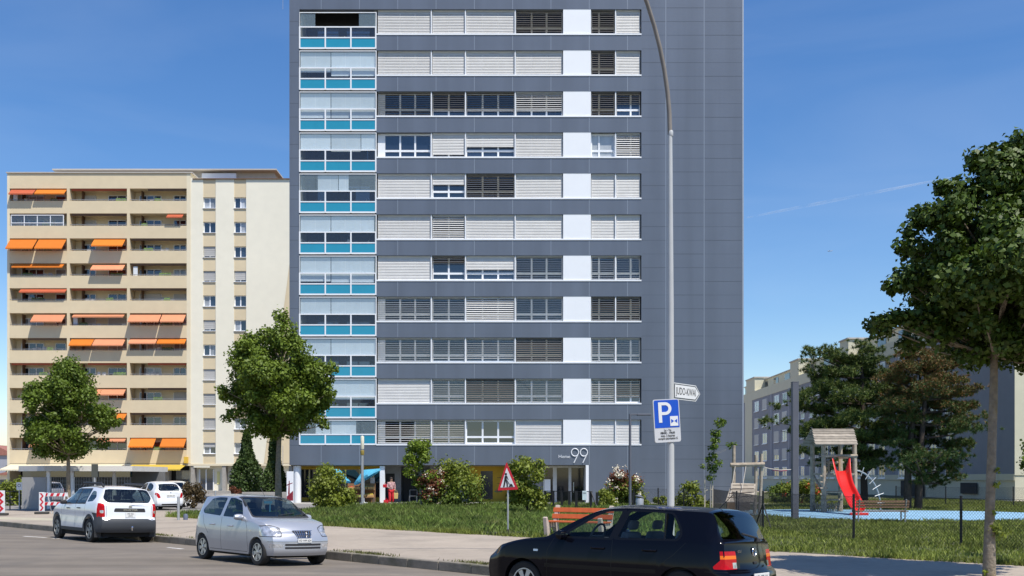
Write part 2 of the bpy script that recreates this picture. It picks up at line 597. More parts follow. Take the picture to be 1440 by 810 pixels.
# per storey and window: (glass style, blind coverage from the top, slat tilt in degrees, dark slats)
CL = ('g', 1.0, 72, 0)
def _C(c): return ('g', c, 72, 0)
def _O(c, t=20, d=0): return ('g', c, t, d)
def _H(c=1.0, t=38, d=0): return ('g', c, t, d)
BL = [
    [_C(.95), _C(.95), _C(.93), _O(1, 32, 1), _O(1, 34, 1), CL],
    [CL, CL, CL, CL, _O(1, 34, 1), CL],
    [_O(1, 8, 1), _O(.77, 26, 1), _O(.76, 4, 1), _H(.74, 40), _H(1, 30, 1), _O(.44, 26, 1)],
    [('g', 0, 0, 0), _C(.86), _C(.58), _C(.96), ('c', 0, 0, 0), _H(1, 48)],
    [CL, _C(.42), _H(1, 24, 1), CL, CL, _C(.98)],
    [CL, _H(1, 46), CL, CL, CL, CL],
    [CL, _O(.27, 26, 1), _C(.58), _O(1, 8), _O(1, 12), _O(.92, 6)],
    [_O(1, 12), _O(1, 10), _H(1, 46), _O(1, 4), _O(1, 22, 1), _H(1, 26, 1)],
    [_O(1, 8), _O(.86, 6), _O(.80, 10), _H(1, 30, 1), _O(1, 10), _O(1, 4)],
    [CL, _O(1, 8), _H(1, 28, 1), _O(1, 4), _O(1, 14), _O(.78, 20, 1)],
    [_O(1, 14), _O(1, 10), ('g', 0, 0, 0), CL, CL, CL],
]
for i in range(11):
    z0, z1 = fz(SILL[i] - 1.0), fz(TOPW[i] + 0.3)
    for wi, (a, b_, n, blank) in enumerate(WIN):
        x0, x1 = fx(a), fx(b_)
        style, cov, tilt, dk = BL[i][wi]
        f = MB()
        yf0, yf1 = F + 0.27, F + 0.36
        fw = 0.075
        zr = z0 + 0.40
        f.box(x0, x0 + fw, yf0, yf1, z0, z1); f.box(x1 - fw, x1, yf0, yf1, z0, z1)
        f.box(x0 + fw, x1 - fw, yf0, yf1, z0, z0 + 0.09); f.box(x0 + fw, x1 - fw, yf0, yf1, z1 - 0.12, z1)
        gx0 = x0 + fw
        if blank:
            f.box(x0 + fw, x0 + blank / 20.7, yf0, yf1, z0 + 0.09, z1 - 0.12)
            gx0 = x0 + blank / 20.7
        f.box(gx0, x1 - fw, yf0, yf1, zr, zr + 0.13)
        if wi < 4: ms = [gx0 + (x1 - fw - gx0) * k / n for k in range(1, n)]
        elif wi == 4: ms = [gx0 + (x1 - fw - gx0) * 0.32]
        else: ms = [gx0 + (x1 - fw - gx0) * 0.62]
        for mx_ in ms:
            f.box(mx_ - 0.06, mx_ + 0.06, yf0 + 0.002, yf1, z0 + 0.09, zr); f.box(mx_ - 0.06, mx_ + 0.06, yf0 + 0.002, yf1, zr + 0.13, z1 - 0.12)
        # guide post on the right of each bay
        if wi not in (3, 5): f.box(x1 - 0.01, x1 + 0.06, F + 0.05, F + 0.3, z0, z1)
        fo = f.build("window", m_white, tower)
        pn = MB(); pn.box(gx0, x1 - fw, F + 0.33, F + 0.35, z0 + 0.09, z1 - 0.12)
        pn.build("pane", m_wglass_c if style == 'c' else m_wglass, fo)
        if cov > 0:
            bl = MB()
            bl.box(x0 + 0.03, x1 - 0.03, F + 0.12, F + 0.22, z1 - 0.05, z1 - 0.002)
            zt, zb = z1 - 0.06, z1 - (z1 - z0 - 0.02) * cov
            pitch, dep = (0.105, 0.112) if tilt > 60 else (0.145, 0.118) if tilt < 22 else (0.145, 0.15)
            ca, sa = cos(radians(tilt)) * dep / 2, sin(radians(tilt)) * dep / 2
            z = zt - 0.03
            rb = random.Random(i * 10 + wi)
            sag = rb.uniform(-0.01, 0.01)
            while z > zb + 0.02:
                yc = F + 0.17
                e = rb.uniform(-0.003, 0.003)
                bl.quad([(x0 + 0.045, yc - ca, z - sa + e), (x1 - 0.03, yc - ca, z - sa - e + sag), (x1 - 0.03, yc, z + 0.007 - e + sag), (x0 + 0.045, yc, z + 0.007 + e)])
                bl.quad([(x0 + 0.045, yc, z + 0.007 + e), (x1 - 0.03, yc, z + 0.007 - e + sag), (x1 - 0.03, yc + ca, z + sa - e + sag), (x0 + 0.045, yc + ca, z + sa + e)])
                z -= pitch
            bl.box(x0 + 0.045, x1 - 0.03, F + 0.15, F + 0.19, z, z + 0.03)
            for gx in (x0 + 0.02, x1 - 0.035): bl.box(gx, gx + 0.02, F + 0.15, F + 0.19, z0, z1 - 0.05)
            bl.build("blind", m_blind_d if dk else m_blind, fo, fix=False)

# --- glazed balconies
LX = [fx(421.5), fx(457.5), fx(493.5), fx(528.5)]
CUR = [  # curtain spans (start, end, drop of the glazing height; >1 hangs into the rail zone)
    [], [(0, .4, 1.35), (.41, 1, 1.7)], [(0, .4, 1.8), (.41, 1, 1.8)], [(0, .4, 1), (.41, .8, 1.1), (.81, 1, 1)],
    [(.23, .5, 1), (.51, .64, 1)], [(.0, .4, 1), (.41, .98, 1)], [(0, .4, 1.75), (.41, .98, 1.85)], [(0, .4, 1), (.41, 1, 1)],
    [(0, .4, 1), (.41, 1, 1)], [(0, .4, 1.4), (.41, 1, 1.3)], [(.2, .4, 1.0), (.41, .74, 1.0)]]
for i in range(11):
    yt = TOPW[i] + (4 if i == 0 else 0.3)
    zt, zr1, zr0, zp1, zp0 = fz(yt), fz(SILL[i] - 10.2), fz(SILL[i] + 4.8), fz(SILL[i] + 6.0), fz(SILL[i] + 20.6)
    last = i == 10
    if last: zr1 = zp1 = fz(SILL[i] - 14.2); zr0 = zr1; zp0 = fz(SILL[i] + 0.5)
    f = MB()
    t = 0.045
    for k, x in enumerate(LX):
        f.box(x - t, x + t, F - 0.03, F + 0.06, zp0, zr1 + 0.02)
    for a, b_ in zip(LX[:-1], LX[1:]):
        f.box(a + t, b_ - t, F - 0.025, F + 0.055, zr1 - 0.05, zr1 + 0.03)
        if not last: f.box(a + t, b_ - t, F - 0.025, F + 0.055, zr0 - 0.05, zr0 + 0.03)
        f.box(a + t, b_ - t, F - 0.025, F + 0.055, zp0 - 0.02, zp0 + 0.09)
    f.box(LX[0] - t, LX[0] - t + 0.05, F, F + 0.06, zr1 + 0.02, zt); f.box(LX[3] + t - 0.05, LX[3] + t, F, F + 0.06, zr1 + 0.02, zt)
    f.box(LX[0] - t + 0.05, LX[3] + t - 0.05, F + 0.0, F + 0.06, zt - 0.05, zt)
    lo = f.build("loggia", m_white, tower)
    for a, b_ in zip(LX[:-1], LX[1:]):
        p_ = MB(); p_.box(a + t, b_ - t, F, F + 0.03, zp0 + 0.09, zr0 - 0.05)
        p_.build("balcony_panel", m_teal, lo)
        if not last:
            p_ = MB(); p_.quad([(a + t, F + 0.012, zr0 + 0.03), (b_ - t, F + 0.012, zr0 + 0.03), (b_ - t, F + 0.012, zr1 - 0.05), (a + t, F + 0.012, zr1 - 0.05)])
            p_.build("rail_glass", m_lglass, lo)
    if i == 0: spans = [(0, .2), (.78, 1)]
    else: spans = [(0, .2), (.2, .4), (.4, .6), (.6, .8), (.8, 1)]
    W_ = LX[3] - LX[0] - 0.06
    for a, b_ in spans:
        p_ = MB(); xa, xb = LX[0] + .03 + a * W_ + 0.006, LX[0] + .03 + b_ * W_ - 0.006; p_.quad([(xa, F + 0.035, zr1 + 0.031), (xb, F + 0.035, zr1 + 0.031), (xb, F + 0.035, zt - 0.05), (xa, F + 0.035, zt - 0.05)])
        p_.build("sliding_pane", m_lglass_b, lo)
    for a, b_, dr in CUR[i]:
        c = MB()
        xa, xb = LX[0] + .03 + a * W_, LX[0] + .03 + b_ * W_
        zb = zt - (zt - zr1) * min(dr, 1) - max(0, dr - 1) * (zr1 - zr0)
        nseg = max(2, int((xb - xa) / 0.16))
        for k in range(nseg):
            x_0, x_1 = xa + (xb - xa) * k / nseg, xa + (xb - xa) * (k + 1) / nseg
            o0, o1 = 0.003 * (k % 2), 0.003 * ((k + 1) % 2)
            c.quad([(x_0, F + 0.125 + o0, zb), (x_1, F + 0.125 + o1, zb), (x_1, F + 0.125 + o1, zt - 0.06), (x_0, F + 0.125 + o0, zt - 0.06)])
        c.build("curtain", m_curtain, lo, fix=False)
    s_ = MB(); s_.box(LX[0], LX[3], F + 0.11, F + 1.7, zp0 + 0.02, zp0 + 0.2)
    s_.build("floor_slab", m_inner, lo)
    # door and window in the loggia's back wall
    d_ = MB(); d_.box(fx(440), fx(470), F + 1.68, F + 1.74, zp0 + 0.25, zt - 0.3); d_.box(fx(482), fx(515), F + 1.68, F + 1.74, zp0 + 0.9, zt - 0.3)
    d_.build("balcony_door", m_wglass, lo)
    # a few belongings behind the rail glass
    if i in (0, 4, 5, 8):
        rb = random.Random(i)
        q = MB()
        for k in range(5):
            x = LX[0] + 0.3 + rb.random() * (W_ - 0.6)
            h = rb.uniform(0.12, 0.35)
            q.lathe([(0.01, 0), (0.09, 0), (0.12, h * 0.5), (0.03, h), (0.0, h)], (x, F + 0.5 + rb.random() * .4, zr0 + 0.05), 8)
        q.build("flower_pot", mat("pale_pots", (0.5, 0.46, 0.42), 0.7), lo, smooth=True)

# --- ground floor of the tower
Y0 = F + 2.4
gx = lambda px: PX(px, Y0)
c = MB(); c.lathe([(0.0, 0), (0.26, 0), (0.26, 2.55), (0, 2.55)], (PX(418, F + 0.45), F + 0.45, ZP), 20)
c.build("column", m_white, tower, smooth=True)
for px in (409,):
    c = MB(); c.box(PX(px, F + .6) - 0.12, PX(px, F + .6) + 0.12, F + 0.5, F + 0.8, ZP, 2.72); c.build("column", m_conc, tower)
c = MB(); c.box(fx(533.5), fx(540.5), F + 0.15, F + 0.5, ZP, 2.72); c.build("column", m_white, tower, bevel=0.02)
s_ = MB()
for a, b_ in ((424, 434), (436, 446), (448, 466), (468, 485), (487, 505), (507, 524), (526, 541)):
    s_.box(gx(a), gx(b_), Y0 + 0.04, Y0 + 0.06, ZP + 0.35, 2.5, 1)
    s_.box(gx(b_), gx(b_ + 2), Y0, Y0 + 0.1, ZP, 2.55, 0)
s_.box(gx(422), gx(541), Y0 - 0.02, Y0 + 0.12, 2.5, 2.72, 2)
s_.box(gx(424), gx(541), Y0, Y0 + 0.1, ZP + 0.05, ZP + 0.34, 2)
s_.build("shop_front", [mat("pale_yellow_frame", (0.55, 0.5, 0.3), 0.6), m_shopglass, m_mustard], tower)
s_ = MB(); s_.box(gx(541), gx(564), Y0, Y0 + 0.1, ZP, 2.72, 0)
s_.box(gx(565), gx(605), Y0 + 0.5, Y0 + 0.6, ZP, 2.4, 1)
s_.box(gx(543), gx(555), Y0 - 0.02, Y0 - 0.003, ZP, 2.2, 1)
s_.box(gx(605), gx(660), Y0, Y0 + 0.1, ZP, 2.72, 0)
s_.build("service_door", [m_grey_door, m_dark], tower)
s_ = MB()
s_.box(gx(660), gx(715), Y0, Y0 + 0.1, ZP, 2.72, 0)
s_.box(gx(676), gx(693), Y0 - 0.01, Y0 - 0.003, PZ(702, Y0), 2.38, 1)
mw_ = s_.build("mustard_wall", [m_mustard, mat("dark_window", (0.02, 0.021, 0.04), 0.15, ior=1.6)], tower)
s_ = MB()
for k, py in enumerate((672, 680, 690)): s_.box(gx(699), gx(706), Y0 - 0.012, Y0 - 0.003, PZ(py, Y0), PZ(py - 0.5, Y0))
s_.build("wall_print", MATS["dark_window"], mw_)
# a small painted plant motif on the mustard wall
q = MB()
for k in range(7):
    a = radians(25 + 22 * k)
    cx, cz = gx(701), PZ(693, Y0)
    q.quad([(cx + r_ * cos(a + da), Y0 - 0.006 - 0.001 * k, cz + r_ * sin(a + da)) for r_, da in ((0.03, 0), (0.22, 0.2), (0.36, 0), (0.22, -0.2))], k % 2)
q.build("painted_plant", [mat("paint_green", (0.05, 0.2, 0.1), 0.7), mat("paint_red", (0.4, 0.1, 0.05), 0.7)], tower)
# entrance: glazed doors in pale frames
YE = F + 1.3
ex = lambda px: PX(px, YE)
e_ = MB()
for a, b_ in ((764, 766), (777.5, 783), (799.5, 803.5), (821, 823)): e_.box(ex(a), ex(b_), YE, YE + 0.14, ZP + 0.03, 2.6)
e_.box(ex(764), ex(823), YE - 0.003, YE + 0.143, 2.6, 2.72)
en = e_.build("entrance", mat("pale_door_frame", (0.55, 0.56, 0.56), 0.5), tower)
pn = MB(); pn.box(ex(766), ex(821), YE + 0.06, YE + 0.08, ZP + 0.05, 2.6); pn.build("pane", m_shopglass, en)
pn = MB(); pn.box(ex(766), ex(774), YE - 0.02, YE - 0.005, PZ(692, YE), PZ(674, YE)); pn.build("notice", m_white, en)
pn = MB(); pn.box(ex(806), ex(807), YE - 0.05, YE - 0.005, 0.9, 1.6); pn.build("handle", mat("steel", (0.5, 0.5, 0.5), 0.3, metal=1.0), en)
c = MB(); c.box(fx(823.8), fx(827.9), F - 0.02, F + 0.3, ZP, 2.765); c.build("column", m_white, tower)
s_ = MB(); s_.box(gx(715), ex(764), F + 1.5, F + 1.6, ZP, 2.72); s_.build("lobby_wall", m_grey_door, tower)
# number 99 and the small word beside it
n_ = MB()
for cx in (808.5, 821.0):
    c0 = Vector((fx(cx), F - 0.03, fz(636.2)))
    r_ = 0.245
    ring = [c0 + Vector((r_ * cos(2 * pi * k / 28), 0, r_ * 1.05 * sin(2 * pi * k / 28))) for k in range(29)]
    n_.tube(ring, 0.036, 6, cap=False)
    n_.tube([c0 + Vector((r_ * 0.98, 0, -0.06)), c0 + Vector((-0.07, 0, -0.71))], 0.036, 6)
n_.build("house_number", m_white, tower, smooth=True)
tx = fx(793.5) - 0.3
put_text("Home", 0.32, FACE_CAM(tx, -0.02, fz(642.2) - ZP), m_white, tower, extrude=0.012)

# advertising panel beside the tower
pa = thing("advertising_sign", "upright white panel with a dark red slanted design left of the tower's column", "sign", (PX(408, F - 2), F - 2, ZP))
b = MB(); b.box(PX(403, F - 2), PX(412.5, F - 2), F - 2, F - 1.9, ZP, PZ(663, F - 2)); b.build("board", m_panel_w, pa, bevel=0.01)
b = MB()
q2 = lambda pts: b.quad([(PX(x, F - 2), F - 2.005, PZ(y, F - 2)) for x, y in pts])
q2([(403.4, 704), (412.2, 704), (412.2, 690), (403.4, 698)]); q2([(405, 696), (407.5, 694), (407.3, 676), (406.2, 676)]); q2([(403.4, 683), (411.5, 679.5), (411.5, 678.5), (403.4, 681.5)])
b.build("design", mat("dark_red_print", (0.22, 0.015, 0.03), 0.5), pa)

# ================================================================== CREAM BLOCK ON THE LEFT
D1 = 112.0
lx = lambda px: PX(px, D1)
lz = lambda py: PZ(py, D1)
m_cream = mat("cream_render", (0.76, 0.67, 0.49), 0.85, var=0.04, scale=1.0, big=0.04, bigscale=0.1)
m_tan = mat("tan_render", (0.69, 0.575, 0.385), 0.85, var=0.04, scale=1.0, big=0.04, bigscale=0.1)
m_pale = mat("pale_cream_render", (0.83, 0.785, 0.645), 0.85, var=0.03, scale=1.0, big=0.03, bigscale=0.1)
m_grey_roof = mat("roof_edge", (0.5, 0.47, 0.43), 0.8, var=0.06)
m_or = mat("orange_awning", (0.78, 0.22, 0.018), 0.75, var=0.05, scale=2, trans=0.25, objrand=0.12)
m_or_red = mat("red_awning", (0.55, 0.12, 0.05), 0.75, var=0.05, scale=2, trans=0.2)
m_peach = mat("faded_awning", (0.80, 0.33, 0.17), 0.75, var=0.05, scale=2, trans=0.25, objrand=0.12)
m_yel = mat("yellow_awning", (0.62, 0.44, 0.06), 0.75, var=0.05, scale=2, trans=0.15)
m_ecru = mat("ecru_awning", (0.74, 0.68, 0.52), 0.75, var=0.05, scale=2, trans=0.15)
m_shut = mat("roller_shutter", (0.50, 0.49, 0.47), 0.6, var=0.05, scale=8, objrand=0.1)
m_rail = mat("grey_rail", (0.30, 0.31, 0.33), 0.5, metal=0.3)
m_brown = mat("brown_wood", (0.16, 0.09, 0.05), 0.7, var=0.2)
m_curtain_glass = mat("curtained_glass", (0.30, 0.32, 0.35), 0.08, var=0.5, scale=1.2, ior=1.7, objrand=0.5)

cb = thing("apartment_block", "cream apartment block with three columns of balconies and orange awnings", "apartment building", (-42, D1, ZP))
ROW = [265 + 35.05 * i for i in range(11)]            # top of every balcony opening
BAYS = [(13.5, 94), (98, 178.5), (182.5, 262.5)]
w = MB()
w.box(lx(10), lx(13.5), D1, D1 + 12, ZP, lz(243.5), 0)
for a, b_ in ((94, 98), (178.5, 182.5)): w.box(lx(a), lx(b_), D1, D1 + 1.6, lz(651), lz(265), 1)
w.box(lx(13.5), lx(262.5), D1, D1 + 1.6, lz(265), lz(243.5), 1)
w.box(lx(13.5), lx(262.5), D1 + 1.6, D1 + 12, lz(652), lz(243.5), 0)
w.box(lx(262.5), lx(268), D1, D1 + 12, lz(652), lz(243.5), 0)
w.box(lx(268), lx(285.5), D1 + 0.05, D1 + 12, lz(652), lz(250), 2)
w.box(lx(303), lx(329), D1 + 0.05, D1 + 0.5, lz(652), lz(252), 2)
w.box(lx(346), lx(440), D1 + 0.05, D1 + 0.5, lz(652), lz(252), 2)
w.box(lx(285.5), lx(440), D1 + 0.5, D1 + 12, lz(652), lz(252), 3)
w.box(lx(285.5), lx(303), D1 + 0.1, D1 + 0.5, lz(277), lz(252), 1); w.box(lx(329), lx(346), D1 + 0.1, D1 + 0.5, lz(277), lz(252), 1)
WR = [277 + 34.55 * i for i in range(11)]
for i in range(11):
    zt_ = lz(WR[i] + 15.8)
    zb_ = lz(WR[i + 1]) if i < 10 else lz(652)
    for a, b_ in ((285.5, 303), (329, 346)): w.box(lx(a), lx(b_), D1 + 0.1, D1 + 0.5, zb_, zt_, 1)
w.build("wall", [m_cream, m_tan, m_pale, m_dark], cb)
# pilaster seam and roof pieces
r_ = MB()
r_.box(lx(9), lx(271), D1 - 0.12, D1 + 12.1, lz(243.5), lz(242.2), 0)
r_.box(lx(271), lx(441), D1 - 0.1, D1 + 12.1, lz(252), lz(251), 1)
r_.box(lx(66), lx(378), D1 + 2.5, D1 + 11, lz(243.5) + 0.02, PZ(238.5, D1 + 2.5), 0)
r_.box(lx(276), lx(325), D1 + 2.0, D1 + 10, lz(252) + 0.11, PZ(243.6, D1 + 2.0), 2)
r_.box(lx(64), lx(384), D1 + 1.6, D1 + 11.4, PZ(239.0, D1 + 1.6), PZ(237.2, D1 + 1.6), 0)
r_.box(lx(325), lx(373), D1 + 4, D1 + 10, lz(252) + 0.11, PZ(241, D1 + 4), 1)
r_.tube([(lx(217), D1 + 5, lz(238)), (lx(217), D1 + 5, lz(234.5))], 0.2, 8, 2)
r_.build("roof", [m_grey_roof, m_brown, m_white], cb)

def awn(parent, a, b_, ytop, ybot, m, out=None, val=0.16):
    """Sloping cloth from under the slab above, with a scalloped valance, side arms."""
    q = MB()
    zt_, zb_ = lz(ytop), lz(ybot)
    drop = zt_ - zb_
    out = out if out else max(0.35, drop * 0.75)
    y0_, y1_ = D1 + 0.12, D1 - out
    x0_, x1_ = lx(a), lx(b_)
    zl = zb_ + val
    q.prism([(y0_, zt_), (y1_, zl), (y1_ , zl - 0.02), (y0_, zt_ - 0.02)], lambda u, v, t: (t, u, v), x0_, x1_)
    n = max(3, int((x1_ - x0_) / 0.3))
    for k in range(n):
        xa, xb = x0_ + (x1_ - x0_) * k / n, x0_ + (x1_ - x0_) * (k + 1) / n
        q.quad([(xa, y1_, zl - 0.021), (xa, y1_, zb_ + 0.04), ((xa + xb) / 2, y1_, zb_), (xb, y1_, zb_ + 0.04), (xb, y1_, zl - 0.021)])
    o = q.build("awning", m, parent, fix=False)
    for x in (x0_ + 0.06, x1_ - 0.06):
        pass
    return o

AW = {(0, 0): [(15.5, 50, 266, 276, 'r'), (51.5, 93.5, 266, 275.5, 'o')], (1, 2): [(235.5, 258, 301, 308, 'r')],
      (2, 0): [(14, 52, 336, 353.5, 'o'), (54, 93, 336, 353.5, 'o')], (2, 1): [(132, 176, 336, 349, 'o')],
      (3, 0): [(18.5, 90, 371, 378, 'o')], (3, 1): [(130, 175.5, 372, 382, 'p')], (4, 0): [(29, 94, 406, 413, 'r')],
      (5, 0): [(47, 91.5, 442, 455, 'p')], (5, 1): [(103, 175, 442, 447.5, 'p')], (5, 2): [(183, 226.5, 442, 455, 'p'), (228, 261, 442, 455, 'p')],
      (6, 1): [(100, 132, 476.5, 488, 'o'), (133, 176, 476.5, 488, 'p')], (6, 2): [(183, 221, 476, 485, 'p'), (222.5, 262, 476, 485, 'o')],
      (8, 0): [(50, 57, 546, 553, 'r')], (8, 1): [(135, 176.5, 547, 557, 'p')], (9, 1): [(150, 178, 581, 590.5, 'o')],
      (10, 0): [(45, 78, 617, 630, 'p')], (10, 1): [(138, 177, 616.5, 622, 'p')], (10, 2): [(184, 219, 616, 630, 'o'), (228, 262, 616, 630, 'o')]}
AM = {'o': m_or, 'r': m_or_red, 'p': m_peach}
BW = [[(31, 62, 3), (79, 93, 1)], [(119, 135, 2), (153, 178, 2)], [(197, 227, 3), (245, 262, 2)]]
rs = random.Random(11)
for r in range(11):
    yt, yb = ROW[r], ROW[r] + 17.4
    pe = ROW[r + 1] if r < 10 else 651.5
    for bi, (a, b_) in enumerate(BAYS):
        p_ = MB()
        zb_ = lz(pe) + (0.0 if r < 10 else 0.0)
        p_.box(lx(a), lx(b_), D1 + 0.0, D1 + 0.14, zb_, lz(yb))
        p_.box(lx(a), lx(b_), D1 + 0.14, D1 + 1.6, zb_, zb_ + 0.2)
        bo = p_.build("balcony", m_tan, cb)
        q = MB()
        q.tube([(lx(a), D1 + 0.07, lz(yb - 1.8)), (lx(b_), D1 + 0.07, lz(yb - 1.8))], 0.03, 6)
        for k in range(6):
            x = lx(a) + (lx(b_) - lx(a)) * (k + .5) / 6
            q.box(x - 0.015, x + 0.015, D1 + 0.05, D1 + 0.09, lz(yb), lz(yb - 1.8))
        q.build("railing", m_rail, bo)
        fl = zb_ + 0.2
        for (wa, wb, n) in BW[bi]:
            f = MB()
            x0_, x1_ = PX(wa, D1 + 1.6), PX(wb, D1 + 1.6)
            zt_ = lz(yt) - 0.35
            fy = D1 + 1.5
            f.box(x0_, x1_, fy, fy + 0.1, zt_ - 0.09, zt_); f.box(x0_, x1_, fy, fy + 0.1, fl, fl + 0.1)
            for k in range(n + 1):
                x = x0_ + (x1_ - x0_) * k / n
                f.box(x - 0.05, x + 0.05, fy + 0.002, fy + 0.1, fl + 0.1, zt_ - 0.09)
            fo = f.build("window", m_white, bo)
            if rs.random() < 0.25:
                s_ = MB(); s_.box(x0_ + 0.02, x1_ - 0.02, fy - 0.05, fy - 0.005, lz(yb) - 0.6 + rs.choice((0, 0, 0.5)), zt_ - 0.02)
                s_.build("shutter", m_shut, fo)
            pn = MB(); pn.box(x0_ + 0.05, x1_ - 0.05, fy + 0.04, fy + 0.06, fl + 0.1, zt_ - 0.09)
            pn.build("pane", rs.choice((m_wglass, m_wglass, m_curtain_glass)), fo)
        # the dark partition near the left of each bay, and a folded awning under the slab
        s_ = MB(); s_.box(lx(a + 12), lx(a + 13.2), D1 + 0.9, D1 + 1.6, fl, lz(yt)); s_.build("partition", m_brown, bo)
        if (r, bi) not in AW:
            s_ = MB(); s_.box(lx(a + rs.choice((2, 25))), lx(b_ - 1), D1 + 0.1, D1 + 0.3, lz(yt) - 0.22, lz(yt) - 0.02)
            s_.build("folded_awning", m_or_red if rs.random() < 0.5 else m_brown, bo)
        for (p0, p1, t0, t1, c) in AW.get((r, bi), []):
            awn(bo, p0, p1, t0, t1, AM[c])
        if (r, bi) == (1, 0):
            q = MB()
            for k in range(5):
                x = lx(15.5) + (lx(89) - lx(15.5)) * k / 4
                q.box(x - 0.04, x + 0.04, D1 + 0.02, D1 + 0.1, lz(yb), lz(yt + 2.5))
            for z in (lz(yt + 2.5), lz(yb - 4)): q.box(lx(15.5), lx(89), D1 + 0.0, D1 + 0.08, z - 0.04, z + 0.04)
            q.build("glazing_frame", m_white, bo)
            q = MB(); q.box(lx(15.5), lx(89), D1 + 0.045, D1 + 0.055, lz(yb), lz(yt + 2.5)); q.build("pane", m_lglass, bo)
        if rs.random() < 0.6:
            m_fb = mat("balcony_planter", (0.22, 0.12, 0.07), .8); m_fl = mat("balcony_plants", (0.10, 0.17, 0.04), .8, var=.6, scale=3)
            x = lx(a) + (lx(b_) - lx(a)) * rs.uniform(.15, .8)
            q = MB()
            wd = rs.uniform(.6, 1.5)
            for k in range(int(wd / .09)):
                q.lathe([(0, -.1), (.13, 0), (.09, rs.uniform(.12, .35)), (0, .4)], (x + k * .09, D1 + .3 + rs.uniform(-.06, .06), lz(yb)), 6)
            q.build("plants", m_fl, bo)
        if rs.random() < 0.35:
            q = MB()
            x = lx(a) + (lx(b_) - lx(a)) * rs.uniform(.2, .6)
            for k in range(rs.randint(2, 4)): q.box(x + k * .55, x + k * .55 + rs.uniform(.3, .48), D1 + .5, D1 + .53, lz(yb) - .2, lz(yb) + rs.uniform(.15, .5))
            q.build("laundry", mat("laundry_cloth", (0.5, 0.47, 0.44), .9, var=.5, scale=1.5, objrand=.3), bo)
        if (r, bi) in ((5, 1), (3, 2), (0, 0)):
            q = MB(); q.box(lx(a + 4), lx(a + 10), D1 + 0.2, D1 + 0.24, lz(yb), lz(yt + 4)); q.build("privacy_screen", m_curtain, bo)
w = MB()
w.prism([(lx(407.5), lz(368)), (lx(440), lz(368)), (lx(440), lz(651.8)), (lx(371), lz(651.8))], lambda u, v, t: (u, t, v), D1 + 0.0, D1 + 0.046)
w.build("tan_field", m_tan, cb)  # thin tan slab with a slanting left edge, proud of the plain wall
# windows of the plain part, shutters at different heights
for i in range(11):
    for ci, (a, b_) in enumerate(((285.5, 303), (329, 346))):
        x0_, x1_, zt_, zb_ = lx(a), lx(b_), lz(WR[i]), lz(WR[i] + 15.8)
        f = MB(); fy = D1 + 0.3
        f.box(x0_, x0_ + 0.09, fy, fy + 0.1, zb_, zt_); f.box(x1_ - 0.09, x1_, fy, fy + 0.1, zb_, zt_)
        f.box(x0_ + 0.09, x1_ - 0.09, fy, fy + 0.1, zt_ - 0.09, zt_); f.box(x0_ + 0.09, x1_ - 0.09, fy, fy + 0.1, zb_, zb_ + 0.1)
        m_ = (x0_ + x1_) / 2
        f.box(m_ - 0.06, m_ + 0.06, fy + 0.002, fy + 0.1, zb_ + 0.1, zt_ - 0.09)
        f.box(x0_ - 0.03, x1_ + 0.03, D1 - 0.02, D1 + 0.3, zb_ - 0.02, zb_ + 0.03)
        fo = f.build("window", m_white, cb)
        for k, (xa, xb) in enumerate(((x0_ + .09, m_ - .06), (m_ + .06, x1_ - .09))):
            pn = MB(); pn.box(xa, xb, fy + 0.04, fy + 0.06, zb_ + 0.1, zt_ - 0.09)
            pn.build("pane", rs.choice((m_wglass, m_curtain_glass)), fo)
        sh = {(2, 0): .85, (3, 0): .85, (3, 1): .8, (5, 0): .8, (7, 0): 1, (8, 0): 1, (9, 0): 1, (10, 0): .4, (7, 1): .6, (8, 1): .5}.get((i, ci), 0)
        if sh:
            s_ = MB(); hh = (zt_ - zb_) * sh
            n = int(hh / 0.1)
            for k in range(n): s_.box(x0_ + 0.03, x1_ - 0.03, fy - 0.09 - 0.01 * (k % 2), fy - 0.05, zt_ - hh * (k + 1) / n + 0.004, zt_ - hh * k / n)
            s_.build("shutter", m_shut, fo)
# ground floor of the block
g0 = MB()
g0.box(lx(10), lx(440), D1 + 0.02, D1 + 12, lz(655), lz(652), 0)
g0.box(lx(13), lx(263), D1 + 2.5, D1 + 2.7, ZP, lz(655), 1)
g0.box(lx(263), lx(440), D1 + 0.9, D1 + 1.1, ZP, lz(655), 3)
for a in (188, 232, 268, 312, 327): g0.box(lx(a), lx(a + 5), D1 + 0.1, D1 + 0.9, ZP, lz(655), 2)
g0.box(lx(270), lx(440), D1 - 0.6, D1 + 0.9, ZP, lz(690), 2)
g0.box(lx(285), lx(302), D1 - 0.65, D1 - 0.603, lz(706), lz(697), 1)
g0.box(lx(272), lx(295), D1 + 0.04, D1 + 0.2, lz(657.5), lz(655), 3)
g0.build("ground_floor", [m_cream, m_dark, m_conc, m_pale], cb)
f = MB()
for a, b_ in ((194, 231), (238, 266)):
    f.box(lx(a), lx(b_), D1 + 2.3, D1 + 2.4, ZP, lz(661), 0)
    n = 14
    for k in range(n):
        x = lx(a) + (lx(b_) - lx(a)) * k / n
        f.box(x, x + 0.09, D1 + 2.2, D1 + 2.25, ZP, lz(674), 1)
f.build("shop_window", [m_wglass_c, mat("grey_lamella", (0.16, 0.165, 0.19), 0.7)], cb)
f = MB()
f.box(lx(276.5), lx(278.5), D1 + 0.8, D1 + 0.87, lz(690), lz(660)); f.box(lx(286), lx(287.5), D1 + 0.8, D1 + 0.87, lz(690), lz(660)); f.box(lx(296.5), lx(298), D1 + 0.8, D1 + 0.87, lz(690), lz(660))
do = f.build("entrance_door", m_white, cb)
f = MB(); f.box(lx(278.5), lx(296.5), D1 + 0.83, D1 + 0.86, lz(689), lz(660)); f.build("pane", m_wglass, do)
